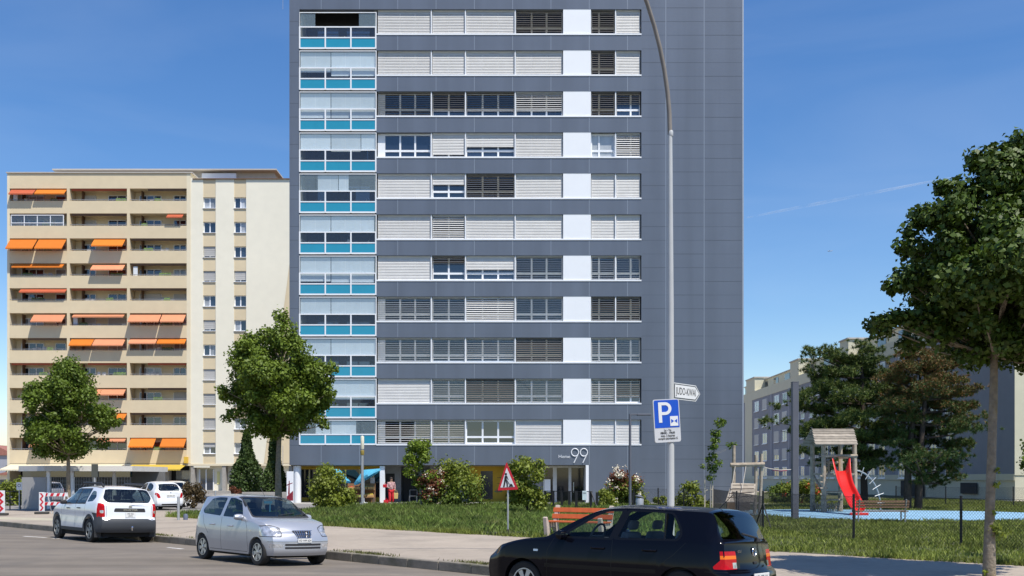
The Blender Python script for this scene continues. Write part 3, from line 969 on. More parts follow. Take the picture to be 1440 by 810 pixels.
f = MB(); f.box(lx(302), lx(306), D1 + 0.85, D1 + 0.89, lz(681), lz(663)); f.build("notice", mat("yellow_white_sign", (0.75, 0.68, 0.3), 0.6), cb)
q = awn(cb, 186, 262, 653, 662, m_yel, out=2.0); q.name = "shop_awning"
q = awn(cb, 14, 92, 653.5, 662.5, m_ecru, out=2.5); q.name = "shop_awning"
q = awn(cb, 95, 174, 653.5, 661, m_ecru, out=2.5); q.name = "shop_awning"
f = MB(); f.box(lx(260.5), lx(265), D1 - 0.5, D1, lz(651.5), lz(642.5)); f.build("shop_sign", mat("mustard_sign", (0.7, 0.45, 0.05), 0.6), cb)

# ================================================================== STEPPED GREY BLOCK ON THE RIGHT
BX = 37.5
m_grey_fac = mat("grey_blue_render", (0.25, 0.258, 0.295), 0.85, var=0.05, scale=1, big=0.04, bigscale=0.1)
m_grey_b = mat("grey_render_light", (0.31, 0.325, 0.37), 0.85, var=0.05, scale=1)
m_yc = mat("pale_yellow_render", (0.62, 0.59, 0.45), 0.85, var=0.04, scale=1)
rb_ = thing("apartment_row", "long grey-blue apartment row with pale yellow attic behind the pine trees", "apartment building", (BX, 74, ZP))
by = lambda px: BX * FPX / (px - 720)          # depth where the row's face is seen at this photo column
w = MB()
Y1, Y2 = 74.3, 168.0
w.box(BX, BX + 13, Y1, Y2, 2.1, 14.0, 0)
w.box(BX + 0.05, BX + 13, Y1 + 0.02, Y2 - 0.05, ZP - 0.1, 2.1, 2)
w.box(BX - 0.06, BX + 13, Y1 - 0.05, Y2 + 0.05, 14.0, 15.3, 2)
w.box(BX - 0.04, BX + 0.0, Y1, Y2, 1.7, 2.2, 2)
w.box(BX + 1.6, BX + 12, Y1 + 1, Y2 - 1, 15.3, 17.0, 2)
for pa_, pb_ in ((1050, 1062), (1112, 1124), (1182, 1194), (1290, 1305), (1400, 1422)):
    w.box(BX - 0.08, BX + 12.5, by(pb_), by(pa_), 15.3, 17.35, 2)
w.box(BX - 0.05, BX, by(1058), by(1048), 2.2, 14.0, 2)
w.box(BX + 0.0, BX + 13, Y1 - 0.04, Y1, 2.1, 14.0, 2)          # sunlit end wall
for y in (by(1085), by(1110), by(1180), by(1262)): w.box(BX - 0.07, BX - 0.003, y - 0.35, y + 0.35, 2.2, 14.0, 1)
w.build("wall", [m_grey_fac, m_grey_b, m_yc], rb_)
for y in np.arange(80, 166, 6.0):
    w = MB(); w.box(BX + 1.55, BX + 1.598, y, y + 2.6, 15.5, 16.7); w.build("attic_window", m_wglass, rb_)
w = MB()
for pa_, pb_ in ((1050, 1062), (1112, 1124), (1182, 1194), (1290, 1305), (1400, 1422)): w.box(BX - 0.2, BX + 12.7, by(pb_) - .15, by(pa_) + .15, 17.35, 17.5)
w.box(BX + 1.4, BX + 12.2, Y1 + .8, Y2 - .8, 17.02, 17.12)
w.build("roof", m_grey_roof, rb_)
WPX = [(1061.5, 1069.5), (1072.6, 1080), (1089, 1097), (1100.4, 1107), (1119, 1124), (1126.5, 1131.5), (1139, 1144.5), (1147, 1152), (1160, 1165), (1168, 1174), (1191, 1198), (1203, 1211),
       (1222, 1231), (1236, 1245), (1264, 1273), (1280, 1290), (1308, 1318), (1330, 1341)]
for pa_, pb_ in WPX:
    y1_, y0_ = by(pa_), by(pb_)
    if y1_ - y0_ > 2.6: y0_ = y1_ - 2.6
    for r in range(5):
        zc = 2.85 + 2.55 * r - 1.0
        f = MB()
        x = BX - 0.05
        zb_, zt_ = zc, zc + 1.55
        f.box(x, BX + 0.02, y0_, y0_ + 0.1, zb_, zt_); f.box(x, BX + 0.02, y1_ - 0.1, y1_, zb_, zt_)
        f.box(x, BX + 0.02, y0_ + .1, y1_ - .1, zb_, zb_ + .1); f.box(x, BX + 0.02, y0_ + .1, y1_ - .1, zt_ - .1, zt_)
        ym = (y0_ + y1_) / 2
        f.box(x + 0.002, BX + 0.02, ym - .05, ym + .05, zb_ + .1, zt_ - .1)
        f.box(BX - 0.14, BX - 0.052, y0_ - .1, y1_ + .1, zb_ - 0.08, zb_ - 0.005)
        fo = f.build("window", m_white, rb_)
        pn = MB(); pn.box(BX - 0.02, BX - 0.004, y0_ + .1, y1_ - .1, zb_ + .1, zt_ - .1)
        pn.build("pane", rs.choice((m_wglass, m_curtain_glass, m_curtain_glass)), fo)
        if rs.random() < 0.45:
            s_ = MB(); s_.box(BX - 0.09, BX - 0.053, y0_ + .05, y1_ - .05, zb_ + rs.choice((0.05, 0.05, 0.7)), zt_ - 0.02)
            s_.build("shutter", m_shut, fo)
# windows on the sunlit end wall
for r in range(5):
    for xx in (BX + 0.9, BX + 4.5):
        f = MB(); zc = 1.85 + 2.55 * r + 0.3
        f.box(xx, xx + 1.4, Y1 - 0.09, Y1 - 0.041, zc, zc + 1.3)
        fo = f.build("window", m_white, rb_)
        f = MB(); f.box(xx + .1, xx + 1.3, Y1 - 0.1, Y1 - 0.091, zc + .1, zc + 1.2); f.build("pane", m_wglass, fo)
for pa_, pb_, za, zb in ((1268, 1300, ZP, 1.65), (1352, 1375, .6, 1.5)):
    f = MB(); f.box(BX - 0.1, BX - 0.06, by(pb_), by(pa_), za, zb); f.build("basement_opening", m_dark, rb_)

# far houses at the left edge
for k, (px, d, wd, h, lab) in enumerate(((-6, 230, 9, 9.5, "distant house with reddish roof at the far left edge"), (22, 170, 7, 3.2, "low pale annex behind the parked cars at the left edge"))):
    hs = thing("distant_house", lab, "house", (PX(px, d), d, ZP))
    x = PX(px, d)
    b = MB(); b.box(x - wd / 2, x + wd / 2, d, d + 8, ZP, h * 0.75); b.build("wall", m_grey_b if k == 0 else m_cream, hs)
    b = MB(); b.prism([(-wd / 2 - .4, h * .75), (wd / 2 + .4, h * .75), (0, h)], lambda u, v, t: (x + u, t, v), d - .4, d + 8.4)
    b.build("roof", mat("reddish_tiles", (0.3, 0.13, 0.1), 0.9, var=0.15), hs)
    for q_ in range(3):
        b = MB(); b.box(x - wd / 2 + 0.8 + q_ * wd / 3, x - wd / 2 + 1.9 + q_ * wd / 3, d - 0.04, d - 0.01, h * .25, h * .5); b.build("window", m_wglass, hs)

# ================================================================== PAVILION (flat-roofed entrance of the underground garage)
DP = 55.0
m_greywall = mat("light_grey_concrete", (0.37, 0.36, 0.35), 0.9, var=0.06, scale=2, bump=0.15)
pv = thing("garage_pavilion", "flat-roofed grey concrete pavilion with mesh grilles behind the barriers", "pavilion", (PX(100, DP), DP, ZP))
qx = lambda px: PX(px, DP)
qz = lambda py: PZ(py, DP)
b = MB(); b.prism([(PX(30.5, DP + 0.45), DP + 0.45), (PX(64.5, DP), DP), (PX(64.5, DP) + .2, DP + .25), (PX(30.5, DP + 0.45) + .2, DP + 0.7)], lambda u, v, t: (u, v, t), ZP, qz(671)); b.build("wall", m_greywall, pv)
b = MB(); b.prism([(PX(26, DP + 1.0), DP + 1.0), (PX(62, DP - .5), DP - .5), (PX(186, DP + 1.2), DP + 1.2), (PX(186, DP + 1.2), DP + 7), (PX(26, DP + 1.0), DP + 7)], lambda u, v, t: (u, v, t), qz(662.5), qz(655)); b.build("roof", mat("roof_fascia", (0.6, 0.58, 0.55), 0.7, var=0.05), pv)
b = MB(); b.prism([(PX(30.5, DP + 0.45) + .05, DP + 0.455), (PX(64.5, DP), DP + .06), (PX(183, DP + 1.7), DP + 1.7), (PX(183, DP + 1.7), DP + 2), (PX(64.5, DP), DP + .6), (PX(30.5, DP + 0.45) + .05, DP + 1.7)], lambda u, v, t: (u, v, t), qz(671) + .01, qz(662.5) - .005); b.build("clerestory", m_wglass, pv)
for px in (67.5, 101, 132, 160):
    b = MB(); y = DP + 0.0 + (px - 64) * 0.014; b.box(PX(px, y) - .09, PX(px, y) + .09, y, y + .18, ZP, qz(662.5)); b.build("post", m_white if px < 110 else m_grey_roof, pv)
b = MB()
for px0, px1 in ((70, 100), (103, 131), (135, 183)):
    ya, yb_ = DP + .1 + (px0 - 64) * .014, DP + .1 + (px1 - 64) * .014
    pa_, pb_ = Vector((PX(px0, ya), ya, 0)), Vector((PX(px1, yb_), yb_, 0))
    for k in range(13):
        q_ = pa_.lerp(pb_, k / 12); b.tube([q_ + Vector((0, 0, ZP + .05)), q_ + Vector((0, 0, qz(671)))], 0.012, 4)
    for k in range(9):
        z = ZP + .05 + (qz(671) - ZP - .05) * k / 8; b.tube([pa_ + Vector((0, 0, z)), pb_ + Vector((0, 0, z))], 0.012, 4)
b.build("grille", m_rail, pv)
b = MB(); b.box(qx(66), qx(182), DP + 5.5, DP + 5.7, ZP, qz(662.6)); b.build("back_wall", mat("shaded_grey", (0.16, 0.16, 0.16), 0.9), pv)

# ================================================================== VEGETATION
def leafmat(name, col, var=0.35, trans=0.3, rough=0.55):
    return mat(name, col, rough, var=0.12, scale=1.5, island=var, trans=trans, spec=0.35)


m_leaf = leafmat("linden_leaf", (0.140, 0.200, 0.022))
m_leaf2 = leafmat("linden_leaf_dark", (0.115, 0.172, 0.019))
m_leaf_near = leafmat("linden_leaf_deep", (0.062, 0.102, 0.011), trans=0.15)
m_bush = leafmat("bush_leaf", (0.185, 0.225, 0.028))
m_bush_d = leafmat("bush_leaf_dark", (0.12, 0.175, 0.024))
m_red_leaf = leafmat("photinia_red_leaf", (0.19, 0.07, 0.035))
m_flower_w = mat("cream_blossom", (0.75, 0.68, 0.55), 0.8, island=0.15)
m_rose = mat("red_rose", (0.55, 0.05, 0.02), 0.7, island=0.3)
m_pine = leafmat("pine_needles", (0.056, 0.094, 0.018), trans=0.08)
m_pine_y = leafmat("pine_needles_light", (0.15, 0.175, 0.03), trans=0.08)
m_pine_b = leafmat("pine_needles_rusty", (0.19, 0.095, 0.028), trans=0.08)
m_cyp = leafmat("thuja_leaf", (0.055, 0.092, 0.02), trans=0.1)
m_bark = mat("linden_bark", (0.215, 0.18, 0.135), 0.95, var=0.35, scale=9, bump=1.0, bscale=22, dark=(0.21, 0.15, 0.04), darkscale=3, darkamt=0.6)
m_bark_d = mat("pine_bark", (0.06, 0.045, 0.035), 0.95, var=0.3, scale=6, bump=0.7, bscale=15)
m_bark_g = mat("young_bark", (0.30, 0.27, 0.23), 0.95, var=0.2, scale=6, bump=0.4)


def leaves_mesh(name, pts, size, mats, parent, rng, mi=None, up=0.4, aspect=0.75, fold=0.25, droop=0.0, nrm=None):
    """Many small folded leaf faces at the given points, one island each."""
    n = len(pts)
    org = np.array(ORG[parent.name]) if parent is not None else np.zeros(3)
    if nrm is None:
        nrm = rng.normal(size=(n, 3))
        nrm[:, 2] += up * 2
    nrm = nrm / np.maximum(1e-6, np.linalg.norm(nrm, axis=1, keepdims=True))
    nrm /= np.linalg.norm(nrm, axis=1, keepdims=True)
    t = rng.normal(size=(n, 3))
    t[:, 2] -= droop
    t -= nrm * np.sum(t * nrm, axis=1, keepdims=True)
    t /= np.linalg.norm(t, axis=1, keepdims=True)
    s = np.cross(nrm, t)
    sz = (size * rng.uniform(0.6, 1.3, n))[:, None]
    c = pts - org
    v = np.empty((n, 4, 3), dtype=np.float32)
    v[:, 0] = c - t * sz * 0.5
    v[:, 1] = c + s * sz * 0.5 * aspect + nrm * sz * fold * 0.5
    v[:, 2] = c + t * sz * 0.5
    v[:, 3] = c - s * sz * 0.5 * aspect + nrm * sz * fold * 0.5
    return raw_mesh(name, v, mats, parent, mi)


def raw_mesh(name, v, mats, parent, mi=None):
    n, k = v.shape[0], v.shape[1]
    me = bpy.data.meshes.new(name)
    me.vertices.add(n * k)
    me.vertices.foreach_set("co", np.ascontiguousarray(v, dtype=np.float32).reshape(-1))
    me.loops.add(n * k)
    me.loops.foreach_set("vertex_index", np.arange(n * k, dtype=np.int32))
    me.polygons.add(n)
    me.polygons.foreach_set("loop_start", np.arange(n, dtype=np.int32) * k)
    if not isinstance(mats, (list, tuple)): mats = [mats]
    for m in mats: me.materials.append(m)
    if mi is not None: me.polygons.foreach_set("material_index", mi.astype(np.int32))
    me.update(calc_edges=True)
    o = bpy.data.objects.new(name, me)
    C.objects.link(o)
    if parent is not None:
        o.parent = parent
        ORG[o.name] = ORG[parent.name]
    return o


def lump_leaves(rng, cl, rad, per, out=0.75, up=0.35, shell=0.45, flat=0.8, loose=0.16):
    """Leaves on the skin of overlapping rounded sprays: position and outward facing per leaf."""
    ps, ns = [], []
    for c, r in zip(cl, rad):
        n = max(20, int(per * (r / np.mean(rad)) ** 2 * rng.uniform(.7, 1.2)))
        d = rng.normal(size=(n, 3))
        d /= np.linalg.norm(d, axis=1, keepdims=True)
        ph = rng.uniform(0, 6.28, 3)
        k = 1 + 0.22 * np.sin(4 * d[:, 0] + ph[0]) * np.sin(4 * d[:, 1] + ph[1]) + 0.12 * np.sin(7 * d[:, 2] + ph[2])
        q = d * (r * k * (1 - shell * rng.random(n) ** 1.5 + 0.08 * rng.normal(size=n)))[:, None]
        q[:, 2] *= flat
        q += rng.normal(size=(n, 3)) * (loose * r) * (rng.random(n) < .5)[:, None]
        ps.append(c + q)
        ns.append(d * out + np.array([0, 0, up]) + rng.normal(size=(n, 3)) * 0.55)
    return np.vstack(ps), np.vstack(ns)


def tree(name, label, base, trunk_path, r0, axis, prof, nclump, lump, per, size, mleaf, mbark, seed, group=None, extra=None, inner=0.25, sy=1.0):
    """prof: (height, radius) outline of the crown about axis(z) -> (x, y)."""
    rng = np.random.default_rng(seed)
    t = thing(name, label, "tree", base, group=group)
    pz = [p[0] for p in prof]
    rf_ = lambda z: float(np.interp(z, pz, [p[1] for p in prof]))
    ph = rng.uniform(0, 6.28, 6)
    cl, rad = [], []
    zlo, zhi = min(pz), max(pz)
    tries = 0
    while len(cl) < nclump and tries < 60000:
        tries += 1
        z = rng.uniform(zlo, zhi)
        R = rf_(z)
        if rng.random() > (R / max(p[1] for p in prof)) ** 1.2 + 0.1: continue
        az = rng.uniform(0, 2 * pi)
        R *= 1 + 0.20 * sin(3 * az + ph[0] + z * 1.7) + 0.13 * sin(5 * az + ph[1] - z * 2.3)
        q = (1 - inner * rng.random()) if rng.random() < 0.78 else rng.uniform(0.15, 0.75)
        lr = lump * rng.uniform(0.5, 1.35)
        r = max(0.0, R * 0.98 - lr * 0.85) * q
        ax, ay = axis(z)
        c = np.array([ax + r * cos(az), ay + r * sin(az) * sy, z])
        if cl and np.min(np.linalg.norm(np.array(cl) - c, axis=1)) < lump * 0.5: continue
        cl.append(c)
        rad.append(lr)
    if extra is not None:
        for e_, r_ in extra: cl.append(np.array(e_)); rad.append(r_)
    cl, rad = np.array(cl), np.array(rad)
    mb = MB()
    tp = [Vector(p) for p in trunk_path]
    trad = [r0 * (1.25 if i == 0 else 1.0 - 0.35 * i / (len(tp) - 1)) for i in range(len(tp))]
    mb.tube(tp, trad, 12)
    top = tp[-1]
    zt_ = zlo + (zhi - zlo) * 0.8
    ctop = Vector((*axis(zt_), zt_))
    mid = top.lerp(ctop, 0.5) + Vector((rng.normal() * .12, rng.normal() * .12, 0))
    mb.tube([top, mid, ctop], [trad[-1], trad[-1] * .6, trad[-1] * .15], 8, cap=False)
    for c in cl:
        e_ = Vector(c)
        f = max(0.0, min(0.85, (e_.z - top.z) / max(.1, ctop.z - top.z) - 0.28))
        b_ = top.lerp(mid, f * 2) if f < .5 else mid.lerp(ctop, f * 2 - 1)
        m_ = b_.lerp(e_, .55) + Vector((rng.normal() * .08, rng.normal() * .08, -0.10))
        r_ = r0 * rng.uniform(.2, .42)
        mb.tube([b_, m_, e_], [r_, r_ * .6, r_ * .2], 5, cap=False)
    mb.build("trunk", mbark, t, smooth=True)
    pts, nr = lump_leaves(rng, cl, rad, per)
    leaves_mesh("crown", pts, size, mleaf, t, rng, nrm=nr)
    return t


def gp(px, d): return Vector((PX(px, d), d, ZP))

def pxprof(rows, d): return [(PZ(y, d), hw / FPX * d) for y, hw in reversed(rows)]
def pxaxis(rows, d):
    zs = [PZ(y, d) for y, _ in reversed(rows)]; xs = [PX(x, d) for _, x in reversed(rows)]
    return lambda z: (float(np.interp(z, zs, xs)), d)


DT = 52.0
tree("linden_tree", "round-crowned street linden standing in front of the cream block, behind the white car", gp(96, DT),
     [gp(96, DT), gp(96.3, DT) + Vector((0, 0, 1.2)), P(96, 640, DT)], 0.13, pxaxis([(510, 95), (560, 90), (640, 88)], DT),
     pxprof([(511, 6), (520, 22), (536, 38), (556, 52), (580, 61), (605, 62), (622, 56), (634, 34), (642, 10)], DT), 105, 0.52, 330, 0.15, m_leaf2, m_bark, 5)
DT = 48.0
tree("linden_tree", "leafy linden between the cream block and the tower, behind the silver car", gp(392, DT),
     [gp(392, DT), P(391, 660, DT), P(393, 605, DT)], 0.16, pxaxis([(445, 395), (520, 392), (600, 388)], DT),
     pxprof([(444, 7), (455, 24), (470, 44), (490, 60), (515, 70), (545, 76), (570, 76), (588, 62), (602, 34), (608, 12)], DT), 125, 0.55, 380, 0.15, m_leaf, m_bark, 8,
     extra=[(P(319, 588, DT), .28), (P(330, 582, DT), .36), (P(312, 548, DT), .3), (P(457, 598, DT), .26), (P(449, 590, DT), .36), (P(466, 518, DT), .36), (P(462, 552, DT), .36), (P(352, 480, DT), .36), (P(340, 488, DT), .25), (P(399, 452, DT), .3), (P(384, 604, DT), .3)])
DT = 17.3
near_linden = tree("linden_tree", "large dark linden rising out of frame at the right beside the pavement", gp(1391, DT),
     [gp(1391, DT), P(1392, 720, DT), P(1397, 560, DT), P(1398, 500, DT)], 0.090, pxaxis([(180, 1442), (330, 1440), (510, 1428)], DT),
     pxprof([(200, 8), (222, 36), (252, 74), (285, 114), (320, 150), (365, 172), (410, 186), (450, 182), (480, 140), (505, 70), (512, 30)], DT), 150, 0.37, 470, 0.105, m_leaf_near, m_bark, 13,
     extra=[(P(1240, 452, DT), .13), (P(1252, 449, DT), .17), (P(1272, 448, DT), .22), (P(1295, 452, DT), .26), (P(1320, 470, DT), .3), (P(1257, 402, DT), .20), (P(1275, 392, DT), .26), (P(1268, 345, DT), .16), (P(1285, 350, DT), .26), (P(1280, 322, DT), .17), (P(1300, 305, DT), .25), (P(1325, 262, DT), .16), (P(1340, 268, DT), .28), (P(1375, 225, DT), .22), (P(1402, 213, DT), .2), (P(1432, 202, DT), .18)])
# leafy shoots on its trunk
rt = np.random.default_rng(3)
for px, py, r_, n_ in ((1405, 749, .10, 60), (1399, 742, .06, 30), (1400, 682, .045, 18), (1403, 661, .035, 12), (1386, 806, .04, 12), (1398, 722, .03, 8)):
    c = np.array(P(px, py, 17.3 - .1))
    leaves_mesh("trunk_shoot", c + rt.normal(size=(n_, 3)) * r_ * .6, .075, m_bush, near_linden, rt)


def bush(name, label, c, rx, h, nleaf, size, mats, seed, frac=None, group=None, flowers=None, cat="shrub", lumps=26, stems=6, boxy=0.0):
    rng = np.random.default_rng(seed)
    t = thing(name, label, cat, (c[0], c[1], c[2]), group=group)
    mb = MB()
    cl = []
    for k in range(lumps):
        a, z = rng.uniform(0, 6.28), rng.uniform(0.12, 0.93)
        prof = (1 - boxy) * sqrt(max(0.05, 1 - (2 * z - 0.85) ** 2 / 1.4)) + boxy
        r = rx * prof * sqrt(rng.uniform(0.15, 1)) * 0.85
        cl.append((c[0] + r * cos(a), c[1] + r * sin(a), c[2] + z * h * rng.uniform(0.88, 1.03)))
    for k in range(stems):
        e = Vector(cl[k])
        mb.tube([Vector(c) + Vector((rng.uniform(-.1, .1), rng.uniform(-.1, .1), -0.02)), Vector(c).lerp(e, .5) + Vector((0, 0, .1)), e], [.03, .02, .008], 5)
    mb.build("stem", m_bark_d, t)
    per = nleaf // lumps
    lr = min(rx * .42, h * .26)
    pts, nr = lump_leaves(rng, np.array(cl), np.array([lr * rng.uniform(.7, 1.2) for _ in cl]), per, shell=.5)
    pts[:, 2] = np.maximum(pts[:, 2], c[2] + 0.03)
    mi = None
    if not isinstance(mats, (list, tuple)): mats = [mats]
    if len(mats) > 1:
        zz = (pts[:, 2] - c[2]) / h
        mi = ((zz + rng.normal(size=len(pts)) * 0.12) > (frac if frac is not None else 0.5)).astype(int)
    leaves_mesh("foliage", pts, size, list(mats), t, rng, mi, nrm=nr)
    if flowers:
        fm, nf = flowers
        out = []
        for k in range(nf):
            q = np.array(cl[rng.integers(len(cl))])
            d = q - np.array([c[0], c[1], c[2] + h * .45])
            d[1] -= 0.4 * rx
            d /= np.linalg.norm(d)
            q = np.array([c[0], c[1], c[2] + h * .5]) + d * np.array([rx, rx, h * .55])
            leaves_mesh("blossom", q + rng.normal(size=(14, 3)) * 0.09, size * 0.8, fm, t, rng)
    return t


bush("shrub", "wide loose green shrub in front of the shop with the parasols", gp(465, 55), 1.15, 2.55, 6500, 0.15, m_bush, 21)
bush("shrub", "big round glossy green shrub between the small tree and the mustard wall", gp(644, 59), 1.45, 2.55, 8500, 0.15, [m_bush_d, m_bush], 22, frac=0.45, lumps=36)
bush("shrub", "reddish shrub with white blossoms hugging the young grey-trunked tree", gp(609, 58.5), 0.85, 2.2, 3600, 0.13, [m_bush_d, m_red_leaf], 23, frac=0.3, flowers=(m_flower_w, 16))
bush("shrub", "tall upright yellow-green shrub right behind the roadworks sign", gp(742, 48), 0.85, 2.95, 8000, 0.14, [m_bush, m_bush], 24, boxy=0.8, lumps=40)
bush("photinia_shrub", "rounded shrub with red leaf tips and cream flowers beside the slim grey lamp", gp(876, 60), 1.1, 2.3, 5200, 0.15, [m_bush, m_red_leaf], 25, frac=0.62, flowers=(m_flower_w, 26))
bush("shrub", "little pale green shrub at the foot of the red-tipped shrub", gp(853, 58), 0.6, 1.0, 1600, 0.13, m_bush, 26)
bush("shrub", "small thin green shrub against the tower just left of the staked sapling", gp(970, 58), 0.72, 1.5, 1300, 0.16, m_bush, 27)
bush("shrub", "brownish round shrub beside the white rear-facing hatchback", gp(271, 56), 0.62, 1.35, 3000, 0.11, leafmat("brown_leaf", (0.10, 0.07, 0.03)), 28)
bush("shrub", "low reddish shrub at the foot of the dark conifer", gp(330, 62), 0.5, 1.2, 1500, 0.11, [m_bush_d, m_red_leaf], 29, frac=0.4)
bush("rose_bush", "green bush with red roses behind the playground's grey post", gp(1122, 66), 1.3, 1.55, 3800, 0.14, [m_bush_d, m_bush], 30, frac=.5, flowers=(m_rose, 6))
bush("rose_bush", "bush with faded red roses to the left of the wooden play tower", gp(1098, 68), 1.0, 1.35, 2600, 0.14, m_bush_d, 31, flowers=(m_rose, 3))
bush("rose_bush", "sparse bush with dark red roses just left of the play tower's ladder", gp(1141, 67), 0.75, 1.4, 1800, 0.14, [m_bush_d, m_red_leaf], 32, frac=.5, flowers=(m_rose, 3))
bush("shrub", "green shrub beside the white notice at the left edge", gp(18, 62), 0.9, 1.75, 2600, 0.14, m_bush, 33)
DT = 21.0
tree("young_tree", "small leafy tree mostly out of frame at the right edge before the pale end wall", gp(1466, DT), [gp(1466, DT), P(1465, 700, DT), P(1462, 660, DT)], 0.04,
     pxaxis([(600, 1460), (670, 1460)], DT), pxprof([(600, 8), (618, 24), (645, 30), (662, 22), (672, 6)], DT), 30, 0.16, 60, 0.075, m_leaf2, m_bark, 34, inner=.5)
for k, (px, d, lab) in enumerate(((905, 60, "low hedge clump by the grey litter bin"), (930, 60, "low hedge clump behind the tall lamp post's foot"), (952, 60.5, "low hedge clump between lamp post and thin shrub"), (990, 60, "low hedge clump under the staked sapling"))):
    bush("hedge_plant", lab, gp(px, d), 0.62, 0.62, 1100, 0.11, m_bush, 40 + k, cat="plant", lumps=10, stems=3, group="low hedge plants along the tower's foot")

# small trees
DT = 58.5
tree("young_tree", "young bright green tree with slim pale trunk in front of the tower", gp(592, DT), [gp(592, DT), P(591.5, 680, DT), P(591, 664, DT)], 0.075,
     pxaxis([(615, 588), (690, 592)], DT), pxprof([(616, 5), (624, 16), (640, 25), (655, 25), (672, 20), (686, 9)], DT), 34, 0.36, 120, 0.15, leafmat("young_leaf", (0.17, 0.24, 0.025)), m_bark_g, 51, inner=.5)
DT = 52
tree("sapling", "leaning sapling tied to pale stakes beside the log climbing frame", gp(1000, DT), [gp(999, DT), P(999, 670, DT), P(1001, 655, DT)], 0.035,
     pxaxis([(590, 1014), (625, 1004), (670, 999)], DT), pxprof([(590, 3), (600, 7), (620, 10), (645, 13), (660, 11), (672, 4)], DT), 15, 0.24, 70, 0.13, m_leaf2, m_bark_g, 52,
     extra=[(P(1026, 626, DT), .2), (P(1032, 624, DT), .14), (P(988, 656, DT), .16), (P(1017, 593, DT), .16)], inner=.6)
st = thing("tree_stakes", "pale wooden stakes holding the leaning sapling", "stakes", gp(996, DT))
b = MB()
for px in (991, 1002): b.tube([gp(px, DT + .1), P(px, 674, DT + .1)], 0.035, 8)
b.tube([P(990.5, 690, DT + .1), P(1002.5, 688, DT + .1)], 0.03, 8)
b.build("stake", mat("pale_stake", (0.5, 0.43, 0.33), 0.85), st)

# conifers beside the tower
def cypress(label, c, r, h, n, seed):
    rng = np.random.default_rng(seed)
    t = thing("conifer", label, "tree", c)
    mb = MB(); mb.tube([c, c + Vector((0, 0, h * .9))], [0.12, 0.03], 8); mb.build("trunk", m_bark_d, t)
    pts = []
    for k in range(n):
        z = rng.uniform(0.04, 1) ** 0.9
        rr_ = r * (1 - z) ** 0.75 * (0.75 + 0.25 * sin(9 * z + seed)) + 0.06
        a = rng.uniform(0, 6.28)
        q = rr_ * (rng.uniform(0.3, 1) ** 0.5) * (1 + 0.22 * sin(4 * a + 11 * z))
        pts.append((c.x + q * cos(a), c.y + q * sin(a), c.z + z * h))
    leaves_mesh("crown", np.array(pts), 0.24, m_cyp, t, rng, up=0.1, aspect=0.5)
cypress("dark green conical conifer beside the leafy linden", gp(347, 66), 1.45, 4.9, 9000, 61)
cypress("very dark conifer squeezed against the tower's left corner", gp(386, 70), 1.2, 4.9, 7000, 62)

# pines
def pine(label, base, trunk, limbs_, seed, mats, split):
    rng = np.random.default_rng(seed)
    t = thing("pine_tree", label, "tree", base)
    mb = MB()
    for tr in trunk:
        tr = [Vector(p) for p in tr]
        mb.tube(tr, [0.22 - 0.16 * i / (len(tr) - 1) for i in range(len(tr))], 9)
    cen = []
    for (o, e, n) in limbs_:
        o, e = Vector(o), Vector(e)
        m = o.lerp(e, .5) + Vector((0, 0, -0.15))
        mb.tube([o, m, e], [.07, .045, .015], 5, cap=False)
        for k in range(n):
            f = rng.uniform(0.35, 1.05)
            q = o.lerp(e, f) + Vector((rng.normal() * .38, rng.normal() * .45, rng.normal() * .09 + .08))
            cen.append(q)
    mb.build("trunk", m_bark_d, t, smooth=True)
    cen = np.array(cen)
    # every tuft: needles radiating from its centre
    nt = 40
    tuft = np.repeat(cen, 13, axis=0) + rng.normal(size=(len(cen) * 13, 3)) * np.array([.27, .27, .10])
    c = np.repeat(tuft, nt, axis=0)
    d = rng.normal(size=(len(c), 3)); d[:, 2] += 0.5
    d /= np.linalg.norm(d, axis=1, keepdims=True)
    s = rng.normal(size=(len(c), 3)); s = np.cross(d, s); s /= np.linalg.norm(s, axis=1, keepdims=True)
    L_ = rng.uniform(.12, .26, len(c))[:, None]
    org = np.array(ORG[t.name])
    v = np.stack([c - org - s * .017, c - org + s * .017, c + d * L_ - org], axis=1)
    sel = split(c, rng)
    raw_mesh("crown", v, mats, t, sel)
    return t
DT = 57.0
def limbset(rng, axis, spec):
    out = []
    for (py, lpx, rpx, n) in spec:
        o = P(axis + rng.uniform(-4, 4), py + 10, DT)
        if lpx: out.append((o, P(lpx, py, DT + rng.uniform(-1.2, 1.2)), n))
        if rpx: out.append((o, P(rpx, py + rng.uniform(-6, 6), DT + rng.uniform(-1.2, 1.2)), n))
        for k in range(2):
            out.append((o, P(axis + rng.uniform(-28, 28), py - rng.uniform(0, 12), DT + rng.choice((-1, 1)) * rng.uniform(1.2, 2.4)), n // 2))
    return out
r1 = np.random.default_rng(71)
ls = limbset(r1, 1212, [(506, 1188, 1228, 9), (522, 1160, 1248, 12), (540, 1150, 1258, 14), (558, 1130, 1262, 15), (576, 1140, 1262, 14), (594, 1150, 1255, 12), (612, 1165, 1250, 10), (635, 1190, 1240, 7), (655, 1195, 1235, 5)])
ls += [(P(1212, 585, DT), P(1120, 570, DT), 10), (P(1212, 545, DT), P(1132, 522, DT), 9), (P(1212, 610, DT), P(1092, 594, DT), 11), (P(1200, 620, DT), P(1098, 606, DT), 6), (P(1210, 560, DT), P(1128, 548, DT), 9), (P(1212, 520, DT), P(1142, 500, DT), 8), (P(1212, 520, DT), P(1150, 492, DT), 6), (P(1212, 505, DT), P(1215, 484, DT), 6), (P(1200, 640, DT), P(1128, 636, DT), 6), (P(1200, 650, DT), P(1132, 655, DT), 4)]
